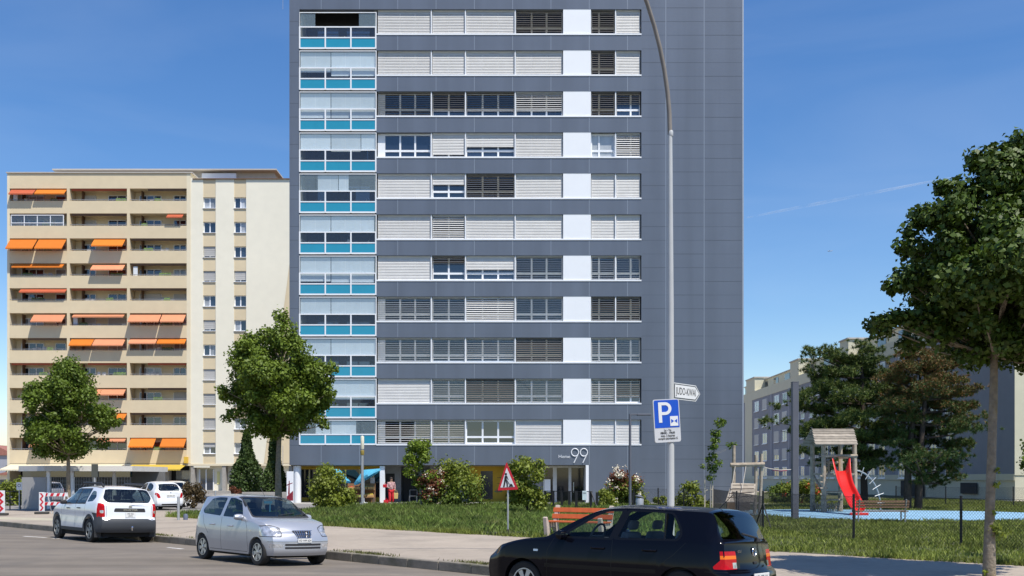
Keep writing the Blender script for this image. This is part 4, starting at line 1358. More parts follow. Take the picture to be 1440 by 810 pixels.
pine("broad dark green pine behind the wooden play tower", gp(1216, DT), [[gp(1216, DT), P(1214, 640, DT), P(1213, 560, DT), P(1212, 500, DT)]], ls, 72, [m_pine, m_pine_y],
     lambda c, rng: (rng.random(len(c)) < 0.30).astype(int))
DT = 54.0
r1 = np.random.default_rng(75)
ls = limbset(r1, 1300, [(498, 1282, 1320, 9), (516, 1264, 1340, 12), (534, 1256, 1352, 13), (552, 1252, 1362, 14), (570, 1250, 1368, 14), (588, 1252, 1372, 13), (606, 1256, 1376, 12), (622, 1262, 1374, 10), (640, 1275, 1355, 8), (656, 1300, 1340, 6), (670, 1318, 1340, 4)])
pine("rust-tinged pine with twin trunks to the right of the green pine", gp(1285, DT), [[gp(1276, DT), P(1277, 650, DT), P(1285, 580, DT), P(1296, 520, DT)], [gp(1291, DT), P(1294, 640, DT), P(1300, 570, DT), P(1302, 500, DT)]], ls, 76, [m_pine, m_pine_b],
     lambda c, rng: (rng.random(len(c)) < np.clip((c[:, 2] - 4.0) / 6.0, 0.06, 0.55)).astype(int))

# grass: blades over the lawn, denser and taller in the bank left of the bench
def inpoly(x, y, poly):
    r = np.zeros(len(x), dtype=bool)
    j = len(poly) - 1
    for i in range(len(poly)):
        xi, yi = poly[i]; xj, yj = poly[j]
        c = ((yi > y) != (yj > y)) & (x < (xj - xi) * (y - yi) / (yj - yi + 1e-12) + xi)
        r ^= c
        j = i
    return r
def grass(name, poly, n, hmin, hmax, wd, m, seed, clump=0.0, label=None, depthbias=True, hole=None):
    rng = np.random.default_rng(seed)
    px = np.array([p[0] for p in poly]); py = np.array([p[1] for p in poly])
    xs, ys = [], []
    tot = 0
    while tot < n:
        x = rng.uniform(px.min(), px.max(), n * 3); y = rng.uniform(py.min(), py.max(), n * 3)
        k = inpoly(x, y, poly)
        k &= np.abs(x) < y * 0.53 + 2
        if hole is not None: k &= ~inpoly(x, y, hole)
        if depthbias: k &= rng.random(len(x)) < np.clip((30.0 / y) ** 1.3, 0.05, 1)
        if clump:
            f = np.sin(x * 1.9 + 2 * np.sin(y * .7)) * np.sin(y * 1.6 + 1.5 * np.sin(x * .8)) + 0.5 * np.sin(x * 4.1 + y * 3.3)
            k &= rng.random(len(x)) < np.clip(0.55 + clump * f, 0.06, 1)
        xs.append(x[k]); ys.append(y[k]); tot += k.sum()
    x = np.concatenate(xs)[:n]; y = np.concatenate(ys)[:n]
    f = np.sin(x * 1.9 + 2 * np.sin(y * .7)) * np.sin(y * 1.6 + 1.5 * np.sin(x * .8))
    h = rng.uniform(hmin, hmax, n) * (1 + 0.35 * f)
    a = rng.uniform(0, 6.28, n)
    lean = rng.normal(size=(n, 2)) * (0.35 * h)[:, None]
    w_ = wd * rng.uniform(.6, 1.3, n)
    b0 = np.stack([x - np.cos(a) * w_, y - np.sin(a) * w_, np.full(n, ZP)], 1)
    b1 = np.stack([x + np.cos(a) * w_, y + np.sin(a) * w_, np.full(n, ZP)], 1)
    m1 = np.stack([x + np.cos(a) * w_ * .7 + lean[:, 0] * .4, y + np.sin(a) * w_ * .7 + lean[:, 1] * .4, ZP + h * .6], 1)
    tp = np.stack([x + lean[:, 0], y + lean[:, 1], ZP + h], 1)
    o = raw_mesh(name, np.stack([b0, b1, m1, tp], 1), m, None)
    tag(o, label, "grass", kind='stuff')
m_grass = mat("grass_blade", (0.135, 0.195, 0.032), 0.65, var=0.2, scale=0.6, island=0.5, trans=0.3, big=0.3, bigscale=0.5, dark=(0.24, 0.19, 0.07), darkscale=0.9, darkamt=0.5)
m_grass_y = mat("grass_blade_yellowish", (0.185, 0.22, 0.036), 0.65, var=0.2, scale=0.6, island=0.45, trans=0.3, big=0.25, bigscale=0.35)
GL = [(x, y) for x, y in [(-15.3, GX(-15.3) + .1), (-15.3, 50.5), (-10.6, 52), (-10.2, 64.1), (8.5, 64.1), (8.5, 36), (1.6, GX(1.6) + .15)]]
grass("tall_grass", GL, 90000, 0.07, 0.25, 0.017, [m_grass], 81, clump=0.35, label="tall tufted green grass on the bank in front of the tower")
GR = [(1.6, GX(1.6) + .1), (8.5, 36), (8.5, 64), (16.5, 64), (17.2, 80), (36, 80), (36, 40), (24, GX(14)), (14, GX(14) + .1)]
GRh = GR
rngb = np.random.default_rng(1)
grass("meadow_grass", GR, 110000, 0.04, 0.14, 0.014, [m_grass_y], 82, clump=0.2, label="short yellow-green grass around the playground", hole=[(p[0], p[1]) for p in PLAY])
# weeds along the kerb and the pavement's ragged lawn edge
def strip(fn, x0, x1, n, seed, hmin, hmax, off, m, name, label):
    rng = np.random.default_rng(seed)
    cs = rng.uniform(x0, x1, max(6, n // 130))
    k = rng.integers(0, len(cs), n)
    x = cs[k] + rng.normal(size=n) * 0.28
    y = fn(x) + off + rng.normal(size=n) * 0.10
    h = rng.uniform(hmin, hmax, n); a = rng.uniform(0, 6.28, n); lean = rng.normal(size=(n, 2)) * (0.5 * h)[:, None]; w_ = .012
    z = np.full(n, ZP)
    v = np.stack([np.stack([x - np.cos(a) * w_, y - np.sin(a) * w_, z], 1), np.stack([x + np.cos(a) * w_, y + np.sin(a) * w_, z], 1), np.stack([x + lean[:, 0], y + lean[:, 1], z + h], 1)], 1)
    tag(raw_mesh(name, v, m, None), label, "weeds", kind='stuff')
strip(KX, -16, 3, 3500, 5, .02, .08, .36, [mat("moss_weed", (0.10, 0.105, 0.03), .9, island=.4)], "kerb_weeds", "mossy weeds growing along the kerb stones")
strip(GX, -15, 15, 9000, 6, .05, .22, .0, [m_grass_y], "verge_weeds", "ragged dry tufts along the pavement's lawn edge")

# ================================================================== CARS
def pchip(pts):
    xs = [p[0] for p in pts]; ys = [p[1] for p in pts]
    n = len(xs)
    h = [xs[i + 1] - xs[i] for i in range(n - 1)]
    dl = [(ys[i + 1] - ys[i]) / h[i] for i in range(n - 1)]
    m = [0.0] * n
    m[0], m[-1] = dl[0], dl[-1]
    for i in range(1, n - 1):
        if dl[i - 1] * dl[i] > 0:
            w1, w2 = 2 * h[i] + h[i - 1], h[i] + 2 * h[i - 1]
            m[i] = (w1 + w2) / (w1 / dl[i - 1] + w2 / dl[i])
    def f(x):
        if x <= xs[0]: return ys[0]
        if x >= xs[-1]: return ys[-1]
        for i in range(n - 1):
            if x <= xs[i + 1]: break
        t = (x - xs[i]) / h[i]
        return ((1 + 2 * t) * (1 - t) ** 2 * ys[i] + t * (1 - t) ** 2 * h[i] * m[i] + t * t * (3 - 2 * t) * ys[i + 1] + t * t * (t - 1) * h[i] * m[i + 1])
    return f


def smooth(t):
    t = max(0.0, min(1.0, t))
    return t * t * (3 - 2 * t)


m_tyre = mat("tyre_rubber", (0.018, 0.018, 0.018), 0.85, var=0.2, scale=10)
m_rim = mat("alloy_rim", (0.52, 0.53, 0.54), 0.32, metal=0.75, var=0.05)
m_rim_d = mat("steel_rim", (0.27, 0.28, 0.29), 0.45, metal=0.6, var=0.1)
m_black_pl = mat("black_plastic", (0.022, 0.022, 0.024), 0.6, var=0.1)
m_grey_pl = mat("grey_plastic", (0.045, 0.05, 0.058), 0.65, var=0.1)
m_under = mat("underbody", (0.008, 0.008, 0.008), 0.95)
m_carglass = glass("car_glass", (0.86, 0.93, 0.91), 1.45)
m_carglass_d = glass("car_glass_dark", (0.5, 0.58, 0.58), 1.75)
m_carglass_m = glass("car_glass_mirror", (0.5, 0.56, 0.58), 2.1)
m_seat = mat("seat_fabric", (0.11, 0.115, 0.13), 0.9, var=0.15)
m_seat_l = mat("seat_fabric_light", (0.28, 0.28, 0.28), 0.9, var=0.15)
m_red_l = mat("red_lens", (0.42, 0.003, 0.006), 0.25, var=0.15, coat=0.0, spec=.25, scale=30)
m_amb_l = mat("amber_lens", (0.75, 0.16, 0.01), 0.25, var=0.1, coat=0.0, spec=.25)
m_clr_l = mat("clear_lens", (0.50, 0.51, 0.53), 0.12, var=0.7, scale=11, coat=1.0, metal=0.5)
m_plate = mat("number_plate", (0.72, 0.72, 0.7), 0.4, var=0.03)
m_ink = mat("black_ink", (0.015, 0.015, 0.015), 0.6)
m_chrome = mat("chrome", (0.7, 0.7, 0.72), 0.15, metal=1.0, var=0.02)


m_gloss_bl = mat("gloss_black_trim", (0.005, 0.005, 0.006), 0.3, var=0.1, spec=.3)


class Car:
    def __init__(s, sp):
        s.sp = sp
        s.zt, s.bel = pchip(sp['top']), pchip(sp['belt'])
        s.L, s.W = sp['L'], sp['W'] / 2
        s.wf = pchip(sp['plan'])
        s.side = pchip(sp['side'])
        s.pf, s.pr = pchip(sp['nose']), pchip(sp['tail'])
        s.tum = sp.get('tum', 0.78)

    def ring(s, x):
        sp = s.sp
        zl = sp['sill']
        for xc in sp['axles']:
            if abs(x - xc) < sp['arch']: zl = max(zl, sp['wr'] + sqrt(sp['arch'] ** 2 - (x - xc) ** 2) * sp.get('archz', 1.0))
        zt = s.zt(x)
        zb = min(s.bel(x), zt - 0.035)
        W = s.W * s.wf(x)
        g = smooth((zt - zb - 0.03) / 0.40)
        crown = 0.018 + 0.035 * smooth(min(x, s.L - x) / 0.7)
        zr = zt - min(crown, (zt - zb) * 0.5)
        yb = W * s.side(zb)
        yr = yb * (0.965 * (1 - g) + s.tum / s.side(s.bel(x)) * g)
        pts = [(W * s.side(zl) - 0.10, zl + 0.0), (W * s.side(zl), zl)]
        for t in (.06, .14, .24, .35, .46, .57, .68, .78, .87, .94, 1.0):
            z = zl + (zb - zl) * t
            pts.append((W * s.side(z), z))
        for t in (.05, .15, .3, .45, .6, .75, .87, .95, 1.0):
            z = zb + (zr - zb) * t
            pts.append((yb + (yr - yb) * (t ** 1.12), z))
        for q in (.97, .92, .84, .72, .56, .38, .19, 0.0):
            pts.append((yr * q, zr + (zt - zr) * (1 - q ** 2.9)))
        return pts

    def shift(s, x, y, z):
        sp = s.sp
        ef, er = smooth((x - (s.L - sp.get('fz', .55))) / sp.get('fz', .55)), smooth((sp.get('rz', .45) - x) / sp.get('rz', .45))
        c = (y / s.W) ** 2
        return x - ef * (s.pf(z) + sp.get('fc', .16) * c) + er * (s.pr(z) + sp.get('rc', .09) * c)

    def mesh(s):
        sp = s.sp
        L = s.L
        xs = set(np.linspace(0, L, 78).tolist())
        for xc in sp['axles']:
            for k in (1, .998, .99, .97, .94, .9):
                xs.add(xc - sp['arch'] * k); xs.add(xc + sp['arch'] * k)
        xs.update([0.015, 0.04, L - 0.015, L - 0.04])
        xs = sorted(xs)
        bm = bmesh.new()
        rows = []
        for x in xs:
            half = s.ring(x)
            full = [(-y, z) for y, z in half] + [(y, z) for y, z in reversed(half[:-1])]
            rows.append([bm.verts.new((s.shift(x, y, z), y, z)) for y, z in full])
        for a, b in zip(rows[:-1], rows[1:]):
            for k in range(len(a) - 1):
                try: bm.faces.new((a[k], b[k], b[k + 1], a[k + 1]))
                except ValueError: pass
        # end caps across, following the plan curvature
        for xi, row in ((0, rows[0]), (len(xs) - 1, rows[-1])):
            half = s.ring(xs[xi])
            nh = len(half)
            n = len(row)
            K = 14
            jr = range(1, nh - 8)           # side rows up to the rail
            prev = None
            for j in jr:
                y, z = half[j]
                line = [row[j]]
                for k in range(1, K):
                    yy = -y + 2 * y * k / K
                    line.append(bm.verts.new((s.shift(xs[xi], yy, z), yy, z)))
                line.append(row[n - 1 - j])
                if prev:
                    for k in range(K):
                        f = (prev[k], prev[k + 1], line[k + 1], line[k])
                        bm.faces.new(f if xi else tuple(reversed(f)))
                prev = line
            # close between the last line and the top edge
            topv = row[nh - 9:n - (nh - 9)]
            try: bm.faces.new(list(prev) + list(reversed(topv))[1:-1])
            except Exception: pass
        bmesh.ops.remove_doubles(bm, verts=bm.verts, dist=0.0005)
        bmesh.ops.recalc_face_normals(bm, faces=bm.faces)
        return bm


def ppoly(pts, r=0.03, n=3):
    """Rounded polygon."""
    out = []
    m = len(pts)
    for i in range(m):
        a, b, c = Vector(pts[i - 1]), Vector(pts[i]), Vector(pts[(i + 1) % m])
        u, v = (a - b), (c - b)
        q = min(r, u.length * .45, v.length * .45)
        p0, p1 = b + u.normalized() * q, b + v.normalized() * q
        for k in range(n + 1):
            t = k / n
            out.append(tuple((p0 * (1 - t) ** 2 + b * 2 * t * (1 - t) + p1 * t * t)))
    return out


def pinp(u, v, poly):
    r = False
    j = len(poly) - 1
    for i in range(len(poly)):
        xi, yi = poly[i]; xj, yj = poly[j]
        if ((yi > v) != (yj > v)) and u < (xj - xi) * (v - yi) / (yj - yi + 1e-12) + xi: r = not r
        j = i
    return r


def convex_parts(poly): return [poly]


def make_car(name, label, sp, loc, heading, regions, paint, slots, group=None):
    """regions: (key, proj, polygon, target) - target is a slot index on the body or a material for a part of its own."""
    t = thing(name, label, "car", (loc[0], loc[1], loc[2]), atan2(heading[1], heading[0]), group, local=True)
    if loc[2] == 0:                               # standing on the cambered road
        mid = Vector(loc) + Vector(heading) * sp['L'] / 2
        side_n = Vector((-heading[1], heading[0], 0)) * sp['W'] / 2
        zl_, zr_ = road_z(*(mid + side_n).xy), road_z(*(mid - side_n).xy)
        t.location.z = (zl_ + zr_) / 2
        t.rotation_euler.x = atan2(zl_ - zr_, sp['W'])
    car = Car(sp)
    bm = car.mesh()
    def uv(c, proj): return (c.x, c.z) if proj == 'side' else (c.y, c.z) if proj in ('front', 'rear') else (c.x, c.y)
    def okf(c, n, proj):
        if proj == 'side': return abs(c.y) > car.W * 0.5 and abs(n.y) > 0.30
        if proj == 'front': return c.x > sp['L'] * .5 and n.x > 0.12
        if proj == 'rear': return c.x < sp['L'] * .4 and n.x < -0.45
        return n.z > 0.6
    for key, proj, poly, target in regions:
        us = [p[0] for p in poly]; vs = [p[1] for p in poly]
        u0, u1, v0, v1 = min(us) - .01, max(us) + .01, min(vs) - .01, max(vs) + .01
        for i in range(len(poly)):
            a, b = Vector(poly[i]), Vector(poly[(i + 1) % len(poly)])
            if (b - a).length < 1e-5: continue
            nn = Vector((b.y - a.y, a.x - b.x)).normalized()
            if proj == 'side': co, no = Vector((a.x, 0, a.y)), Vector((nn.x, 0, nn.y))
            elif proj in ('front', 'rear'): co, no = Vector((0, a.x, a.y)), Vector((0, nn.x, nn.y))
            else: co, no = Vector((a.x, a.y, 0)), Vector((nn.x, nn.y, 0))
            eb0, eb1 = (min(a.x, b.x) - .005, max(a.x, b.x) + .005), (min(a.y, b.y) - .005, max(a.y, b.y) + .005)
            fs = []
            for f in bm.faces:
                if not okf(f.calc_center_median(), f.normal, proj): continue
                q = [uv(v.co, proj) for v in f.verts]
                if max(x[0] for x in q) < eb0[0] or min(x[0] for x in q) > eb0[1] or max(x[1] for x in q) < eb1[0] or min(x[1] for x in q) > eb1[1]: continue
                fs.append(f)
            if not fs: continue
            ed = {e for f in fs for e in f.edges}; ve = {v for f in fs for v in f.verts}
            bmesh.ops.bisect_plane(bm, geom=list(ve) + list(ed) + fs, dist=1e-5, plane_co=co, plane_no=no)
    bm.normal_update()
    groups = {}
    for f in list(bm.faces):
        c = f.calc_center_median()
        for key, proj, poly, target in regions:
            if not okf(c, f.normal, proj): continue
            if not pinp(*uv(c, proj), poly): continue
            if isinstance(target, int): f.material_index = target
            else:
                sgn = (c.y > 0) if key.startswith('*') else None
                groups.setdefault((key.strip('*'), sgn), (target, []))[1].append(f)
            break
    for (key, sgn), (target, fs) in groups.items():
        nm = key.split('#')[0]
        b2 = bmesh.new()
        mp = {}
        tgt = target if isinstance(target, (list, tuple)) else [target]
        for f in fs:
            vs = []
            for v in f.verts:
                if v not in mp: mp[v] = b2.verts.new(v.co)
                vs.append(mp[v])
            try: b2.faces.new(vs).smooth = True
            except ValueError: pass
        me = bpy.data.meshes.new(nm); b2.to_mesh(me); b2.free()
        for m in tgt: me.materials.append(m)
        me.set_sharp_from_angle(angle=radians(50))
        o = bpy.data.objects.new(nm, me); C.objects.link(o); o.parent = t; ORG[o.name] = Vector()
    allf = [f for _, fs in groups.values() for f in fs]
    bmesh.ops.delete(bm, geom=allf, context='FACES')
    for f in bm.faces: f.smooth = True
    me = bpy.data.meshes.new("body"); bm.to_mesh(me); bm.free()
    for m in [paint] + slots: me.materials.append(m)
    me.set_sharp_from_angle(angle=radians(38))
    o = bpy.data.objects.new("body", me); C.objects.link(o); o.parent = t; ORG[o.name] = Vector()
    # underbody and wheel wells
    b = MB()
    W = car.W
    a0, a1 = sp['axles']
    b.box(0.25, sp['L'] - .25, -W + .27, W - .27, 0.17, sp['wr'] + sp['arch'] + .02)
    b.box(a0 + sp['arch'], a1 - sp['arch'], -W + .1, W - .1, 0.17, .5)
    b.build("underbody", m_under, t)
    # cabin: floor tub, seats, dashboard, steering wheel
    b = MB()
    zb = car.bel(sp['L'] * .45)
    xs0, xs1 = sp['cabin']
    b.box(xs0, xs1, -W + .16, W - .16, .42, zb - .16)
    b.box(xs1 - .28, xs1 + .25, -W + .16, W - .16, zb - .2, zb - .01)
    b.build("interior", m_black_pl, t)
    for sx, hh in ((sp['seats'][0], 0), (sp['seats'][1], -.04)):
        for sy in (-.36, .36):
            b = MB()
            M = Matrix.Rotation(radians(-14), 3, 'Y')
            b.obox((sx, sy, zb - .10 + hh), (.12, .42, .52), M)
            b.obox((sx - .08, sy, zb + .25 + hh), (.08, .24, .14), M)
            b.build("seat", sp.get('seatmat', m_seat), t, bevel=.05, smooth=True)
    b = MB()
    wc = Vector((xs1 - .42, -sp.get('lhd', -1) * .36 * -1, zb + .03))
    wc.y = .36
    ring = [wc + Vector((-.07 * sin(k * pi / 12), .18 * cos(k * pi / 12), .18 * sin(k * pi / 12))) for k in range(25)]
    b.tube(ring, .016, 6, cap=False); b.tube([wc + Vector((0, -.17, 0)), wc + Vector((0, .17, 0))], .02, 5)
    b.build("steering_wheel", m_black_pl, t, smooth=True)
    # wheels
    R, wd = sp['wr'], .19
    for ax in sp['axles']:
        for sg in (-1, 1):
            yo = sg * (W * sp.get('track', .97))
            b = MB()
            pr = [(R * .62, -wd), (R * .9, -wd), (R * .985, -wd + .02), (R, -wd + .04), (R, -.04), (R * .985, -.015), (R * .92, 0.0), (R * .70, -.004), (R * .66, -.03)]
            b.lathe([(r_, sg * h_) for r_, h_ in pr], (ax, yo, R), 36, 'y')
            wo = b.build("wheel", m_tyre, t, smooth=True)
            b = MB()
            rr_ = R * .67
            b.lathe([(rr_, -.03 * sg), (rr_ * .97, -.012 * sg), (rr_ * .88, -.014 * sg), (rr_ * .86, -.05 * sg), (0.0, -.06 * sg)], (ax, yo, R), 36, 'y', 1)
            ns = sp.get('spokes', 6)
            for k in range(ns):
                a = 2 * pi * k / ns + .2
                ww = sp.get('spokew', .36)
                poly = [(rr_ * .16 * cos(a - .7), rr_ * .16 * sin(a - .7)), (rr_ * .88 * cos(a - ww), rr_ * .88 * sin(a - ww)), (rr_ * .95 * cos(a), rr_ * .95 * sin(a)), (rr_ * .88 * cos(a + ww), rr_ * .88 * sin(a + ww)), (rr_ * .16 * cos(a + .7), rr_ * .16 * sin(a + .7))]
                b.prism(poly, lambda u, v, tt: (ax + u, yo + tt * sg, R + v), -.045, -.018)
            b.lathe([(rr_, -.03 * sg), (rr_ * .99, -.008 * sg), (rr_ * .9, -.008 * sg), (rr_ * .87, -.04 * sg)], (ax, yo, R), 36, 'y')
            b.lathe([(rr_ * .24, -.04 * sg), (rr_ * .22, -.008 * sg), (0, -.005 * sg)], (ax, yo, R), 16, 'y')
            b.build("rim", [m_rim_d if sp.get("rimmat") else m_rim, m_under], wo, smooth=True)
    # mirrors and door handles
    mx, mz = sp['mirror']
    for sg in (-1, 1):
        b = MB()
        pr = [(0.0, -.10), (.05, -.09), (.075, -.04), (.08, .03), (.07, .085), (0.0, .095)]
        yb_ = sg * (W * .93 + .10)
        b.lathe([(r_ * .9, h_) for r_, h_ in pr], (0, 0, 0), 14, 'y')
        b.v = [(mx + x * (1.15 if x > 0 else .45), yb_ + y * 1.0, mz + z * .95) for x, y, z in b.v]
        b.tube([(mx + .03, sg * W * .86, mz - .05), (mx + .03, yb_, mz - .03)], .025, 6)
        b.build("mirror", sp.get('mirrormat', paint), t, smooth=True)
        for hx, hz in sp.get('handles', []):
            b = MB()
            y = sg * W * car.wf(hx) * car.side(hz)
            b.tube([(hx - .10, y + sg * .005, hz), (hx - .07, y + sg * .03, hz), (hx + .07, y + sg * .03, hz), (hx + .10, y + sg * .005, hz)], .016, 7)
            b.build("door_handle", sp.get('handlemat', paint), t, smooth=True)
    return t, car


def plate(t, x, y, z, w, h, face, s1, s2=None, tilt=0):
    """Number plate facing front (+x) or rear (-x)."""
    b = MB()
    b.box(x - .008, x + .008, y - w / 2, y + w / 2, z - h / 2, z + h / 2)
    p_ = b.build("number_plate", m_plate, t, bevel=.004)
    Mx = Matrix.Rotation(radians(90 if face > 0 else -90), 4, 'Z') @ Matrix.Rotation(radians(90), 4, 'X')
    rows = [(s1, 0 if not s2 else h * .22)] + ([(s2, -h * .22)] if s2 else [])
    for s_, dz in rows:
        put_text(s_, h * (.72 if not s2 else .4), Matrix.Translation((x + .012 * face, y, z + dz)) @ Mx, m_ink, p_)


def tline(poly_pts, w=.010):
    """Thin strips following a polyline, for panel gaps."""
    out = []
    for a, b in zip(poly_pts[:-1], poly_pts[1:]):
        a, b = Vector(a), Vector(b)
        n = Vector((b.y - a.y, a.x - b.x)).normalized() * w / 2
        out.append([tuple(a - n), tuple(b - n), tuple(b + n), tuple(a + n)])
    return out


# ------------------------------------------------------------- black hatchback in front
m_navy = mat("black_paint", (0.003, 0.0034, 0.007), 0.08, var=0.1, coat=0.0, spec=0.22, scale=1)
G = dict(L=4.15, W=1.735, axles=(0.77, 3.28), arch=.345, wr=.30, sill=.23, track=.955,
         top=[(0, .985), (.03, 1.0), (.10, 1.07), (.30, 1.265), (.42, 1.385), (.50, 1.408), (.9, 1.430), (1.45, 1.443), (1.75, 1.447), (2.0, 1.430), (2.18, 1.39), (2.52, 1.245), (2.84, 1.055), (2.96, .99), (3.4, .93), (3.85, .84), (4.05, .76), (4.15, .66)],
         belt=[(0, .965), (.5, .965), (2.2, .945), (3.2, .91), (4.15, .6)],
         plan=[(0, .885), (.06, .92), (.25, .965), (.7, 1), (3.2, 1), (3.75, .965), (4.0, .90), (4.15, .82)],
         side=[(.2, .945), (.35, .975), (.55, .995), (.62, 1.0), (.8, .985), (.96, .955), (1.1, .9)],
         nose=[(.2, .08), (.32, .02), (.48, 0), (.62, .02), (.72, .07)], tail=[(.2, .14), (.30, .02), (.42, 0), (.56, .01), (.60, .07), (.8, .10), (.98, .13), (1.1, .13)],
         fc=.2, rc=.11, tum=.735, cabin=(.45, 2.75), seats=(.98, 1.82), mirror=(2.56, 1.0), handles=[(1.22, .84), (2.02, .84)], spokes=7, spokew=.22, handlemat=m_navy, seatmat=m_seat)
g_reg = []
fw_ = ppoly([(2.62, .985), (2.16, 1.27), (1.97, 1.345), (1.74, 1.352), (1.86, .985)], .03)
rw_ = ppoly([(1.73, .992), (1.61, 1.352), (1.25, 1.348), (.97, 1.33), (.84, 1.16), (.80, 1.06), (.85, 1.005)], .04)
frame_f = ppoly([(2.74, .957), (2.2, 1.31), (2.0, 1.372), (1.67, 1.376), (1.80, .957)], .03)
frame_r = ppoly([(1.80, .962), (1.67, 1.375), (1.2, 1.370), (.95, 1.352), (.80, 1.16), (.76, 1.05), (.82, .975)], .05)
g_reg += [("*window#f", 'side', fw_, m_carglass), ("*window#r", 'side', [p for p in rw_], m_carglass)]
g_reg += [("x", 'side', frame_f, 1), ("x", 'side', frame_r, 1)]
g_reg += [("windscreen", 'front', ppoly([(-.70, 1.02), (.70, 1.02), (.575, 1.36), (-.575, 1.36)], .05), m_carglass)]
g_reg += [("rear_window", 'rear', ppoly([(-.70, 1.02), (.70, 1.02), (.60, 1.375), (-.60, 1.375)], .05), m_carglass_m)]
# tail lamps wrap round the corner: red, amber stripe, clear square
g_reg += [("*tail_light#a", 'side', [(-.2, .765), (.55, .765), (.42, .79), (.40, .805), (-.2, .805)], m_amb_l)] if 0 else []
tl_side = ppoly([(-.3, .635), (.30, .635), (.315, .665), (.12, .865), (-.3, .865)], .02)
tl_rear_l = ppoly([(-.51, .635), (-.51, .865), (-1.0, .865), (-1.0, .635)], .02); tl_rear_r = [(-u, v) for u, v in tl_rear_l]
am_s = [(-.3, .765), (.215, .765), (.175, .81), (-.3, .81)]
g_reg += [("*indicator_lens", 'side', am_s, m_amb_l)]
for sg in (-1, 1): g_reg += [("*indicator_lens", 'rear', [(sg * .51, .765), (sg * 1.0, .765), (sg * 1.0, .81), (sg * .51, .81)], m_amb_l), ("*reversing_lens", 'rear', [(sg * .51, .645), (sg * .60, .645), (sg * .60, .72), (sg * .51, .72)], m_clr_l)]
g_reg += [("*tail_light", 'side', tl_side, m_red_l), ("*tail_light", 'rear', tl_rear_l, m_red_l), ("*tail_light", 'rear', tl_rear_r, m_red_l)]
g_reg += [("*side_indicator", 'side', ppoly([(3.02, .755), (3.10, .755), (3.10, .785), (3.02, .785)], .01), m_clr_l)]
for pl in (tline([(2.86, .26), (2.86, .78), (2.76, .95)]) + tline([(1.80, .26), (1.80, .96)]) + tline([(1.0, .70), (.86, .80), (.70, .96)]) + tline([(0, .60), (.42, .60)])): g_reg.append(("x", 'side', pl, 1))
g_reg += [("moulding", 'side', [(1.12, .535), (2.9, .535), (2.9, .59), (1.12, .59)], 2), ("x", 'side', [(.0, .42), (.40, .42), (.40, .47), (.0, .47)], 2), ("x", 'rear', [(-.8, .42), (.8, .42), (.8, .47), (-.8, .47)], 2), ("x", 'rear', [(-.6, .60), (.6, .60), (.6, .607), (-.6, .607)], 1)]
hd = Vector((-.807, .59, 0)).normalized()
ldn = Vector((-hd.y, hd.x, 0))
rw = Vector((2.19, 13.0, 0)) - ldn * (.955 * 1.735 / 2)
rc = rw - hd * .77
golf, gc = make_car("hatchback", "glossy black hatchback in the foreground, cut by the bottom edge", G, rc, hd, g_reg, m_navy, [m_gloss_bl, m_gloss_bl])
# quarter-window divider, wiper, badge, lettering, plate, aerial
for sg in (-1, 1):
    b = MB(); y = sg * .795
    b.beam((1.02, sg * .805, .985), (1.06, sg * .69, 1.345), .02, .035); b.build("window_divider", m_gloss_bl, golf)
b = MB(); b.tube([(.08, 0, 1.0), (.05, .05, 1.035), (.13, .35, 1.09)], .014, 6); b.lathe([(0, 0), (.045, .0), (.04, .04), (0, .05)], (.06, 0, .985), 12); b.build("rear_wiper", m_black_pl, golf, smooth=True)
xe = -.0
b = MB()
xb = gc.shift(0, 0, .845) - .008
ring = [(xb, .058 * cos(k * pi / 12), .845 + .058 * sin(k * pi / 12)) for k in range(25)]
b.tube(ring, .008, 6, cap=False)
b.tube([(xb, -.03, .888), (xb, -.0, .85), (xb, .03, .888)], .006, 5)
b.tube([(xb, -.048, .868), (xb, -.022, .80), (xb, 0, .845), (xb, .022, .80), (xb, .048, .868)], .006, 5)
b.build("badge", m_chrome, golf, smooth=True)
RM = Matrix.Rotation(radians(-90), 4, 'Z') @ Matrix.Rotation(radians(90), 4, 'X')
put_text("GOLF", .05, Matrix.Translation((gc.shift(0, .42, .85) - .006, .42, .86)) @ RM, m_chrome, golf, extrude=.002)
plate(golf, gc.shift(0, 0, .52) - .012, 0, .515, .50, .11, -1, "VD 437 616")
b = MB(); b.tube([(.62, 0, 1.405), (.42, 0, 1.60)], .006, 5); b.build("aerial", m_black_pl, golf)
b = MB(); b.box(gc.shift(0, 0, .70) - .015, gc.shift(0, 0, .7) + .03, -.05, .05, .685, .72); b.build("boot_handle", m_black_pl, golf, bevel=.008)

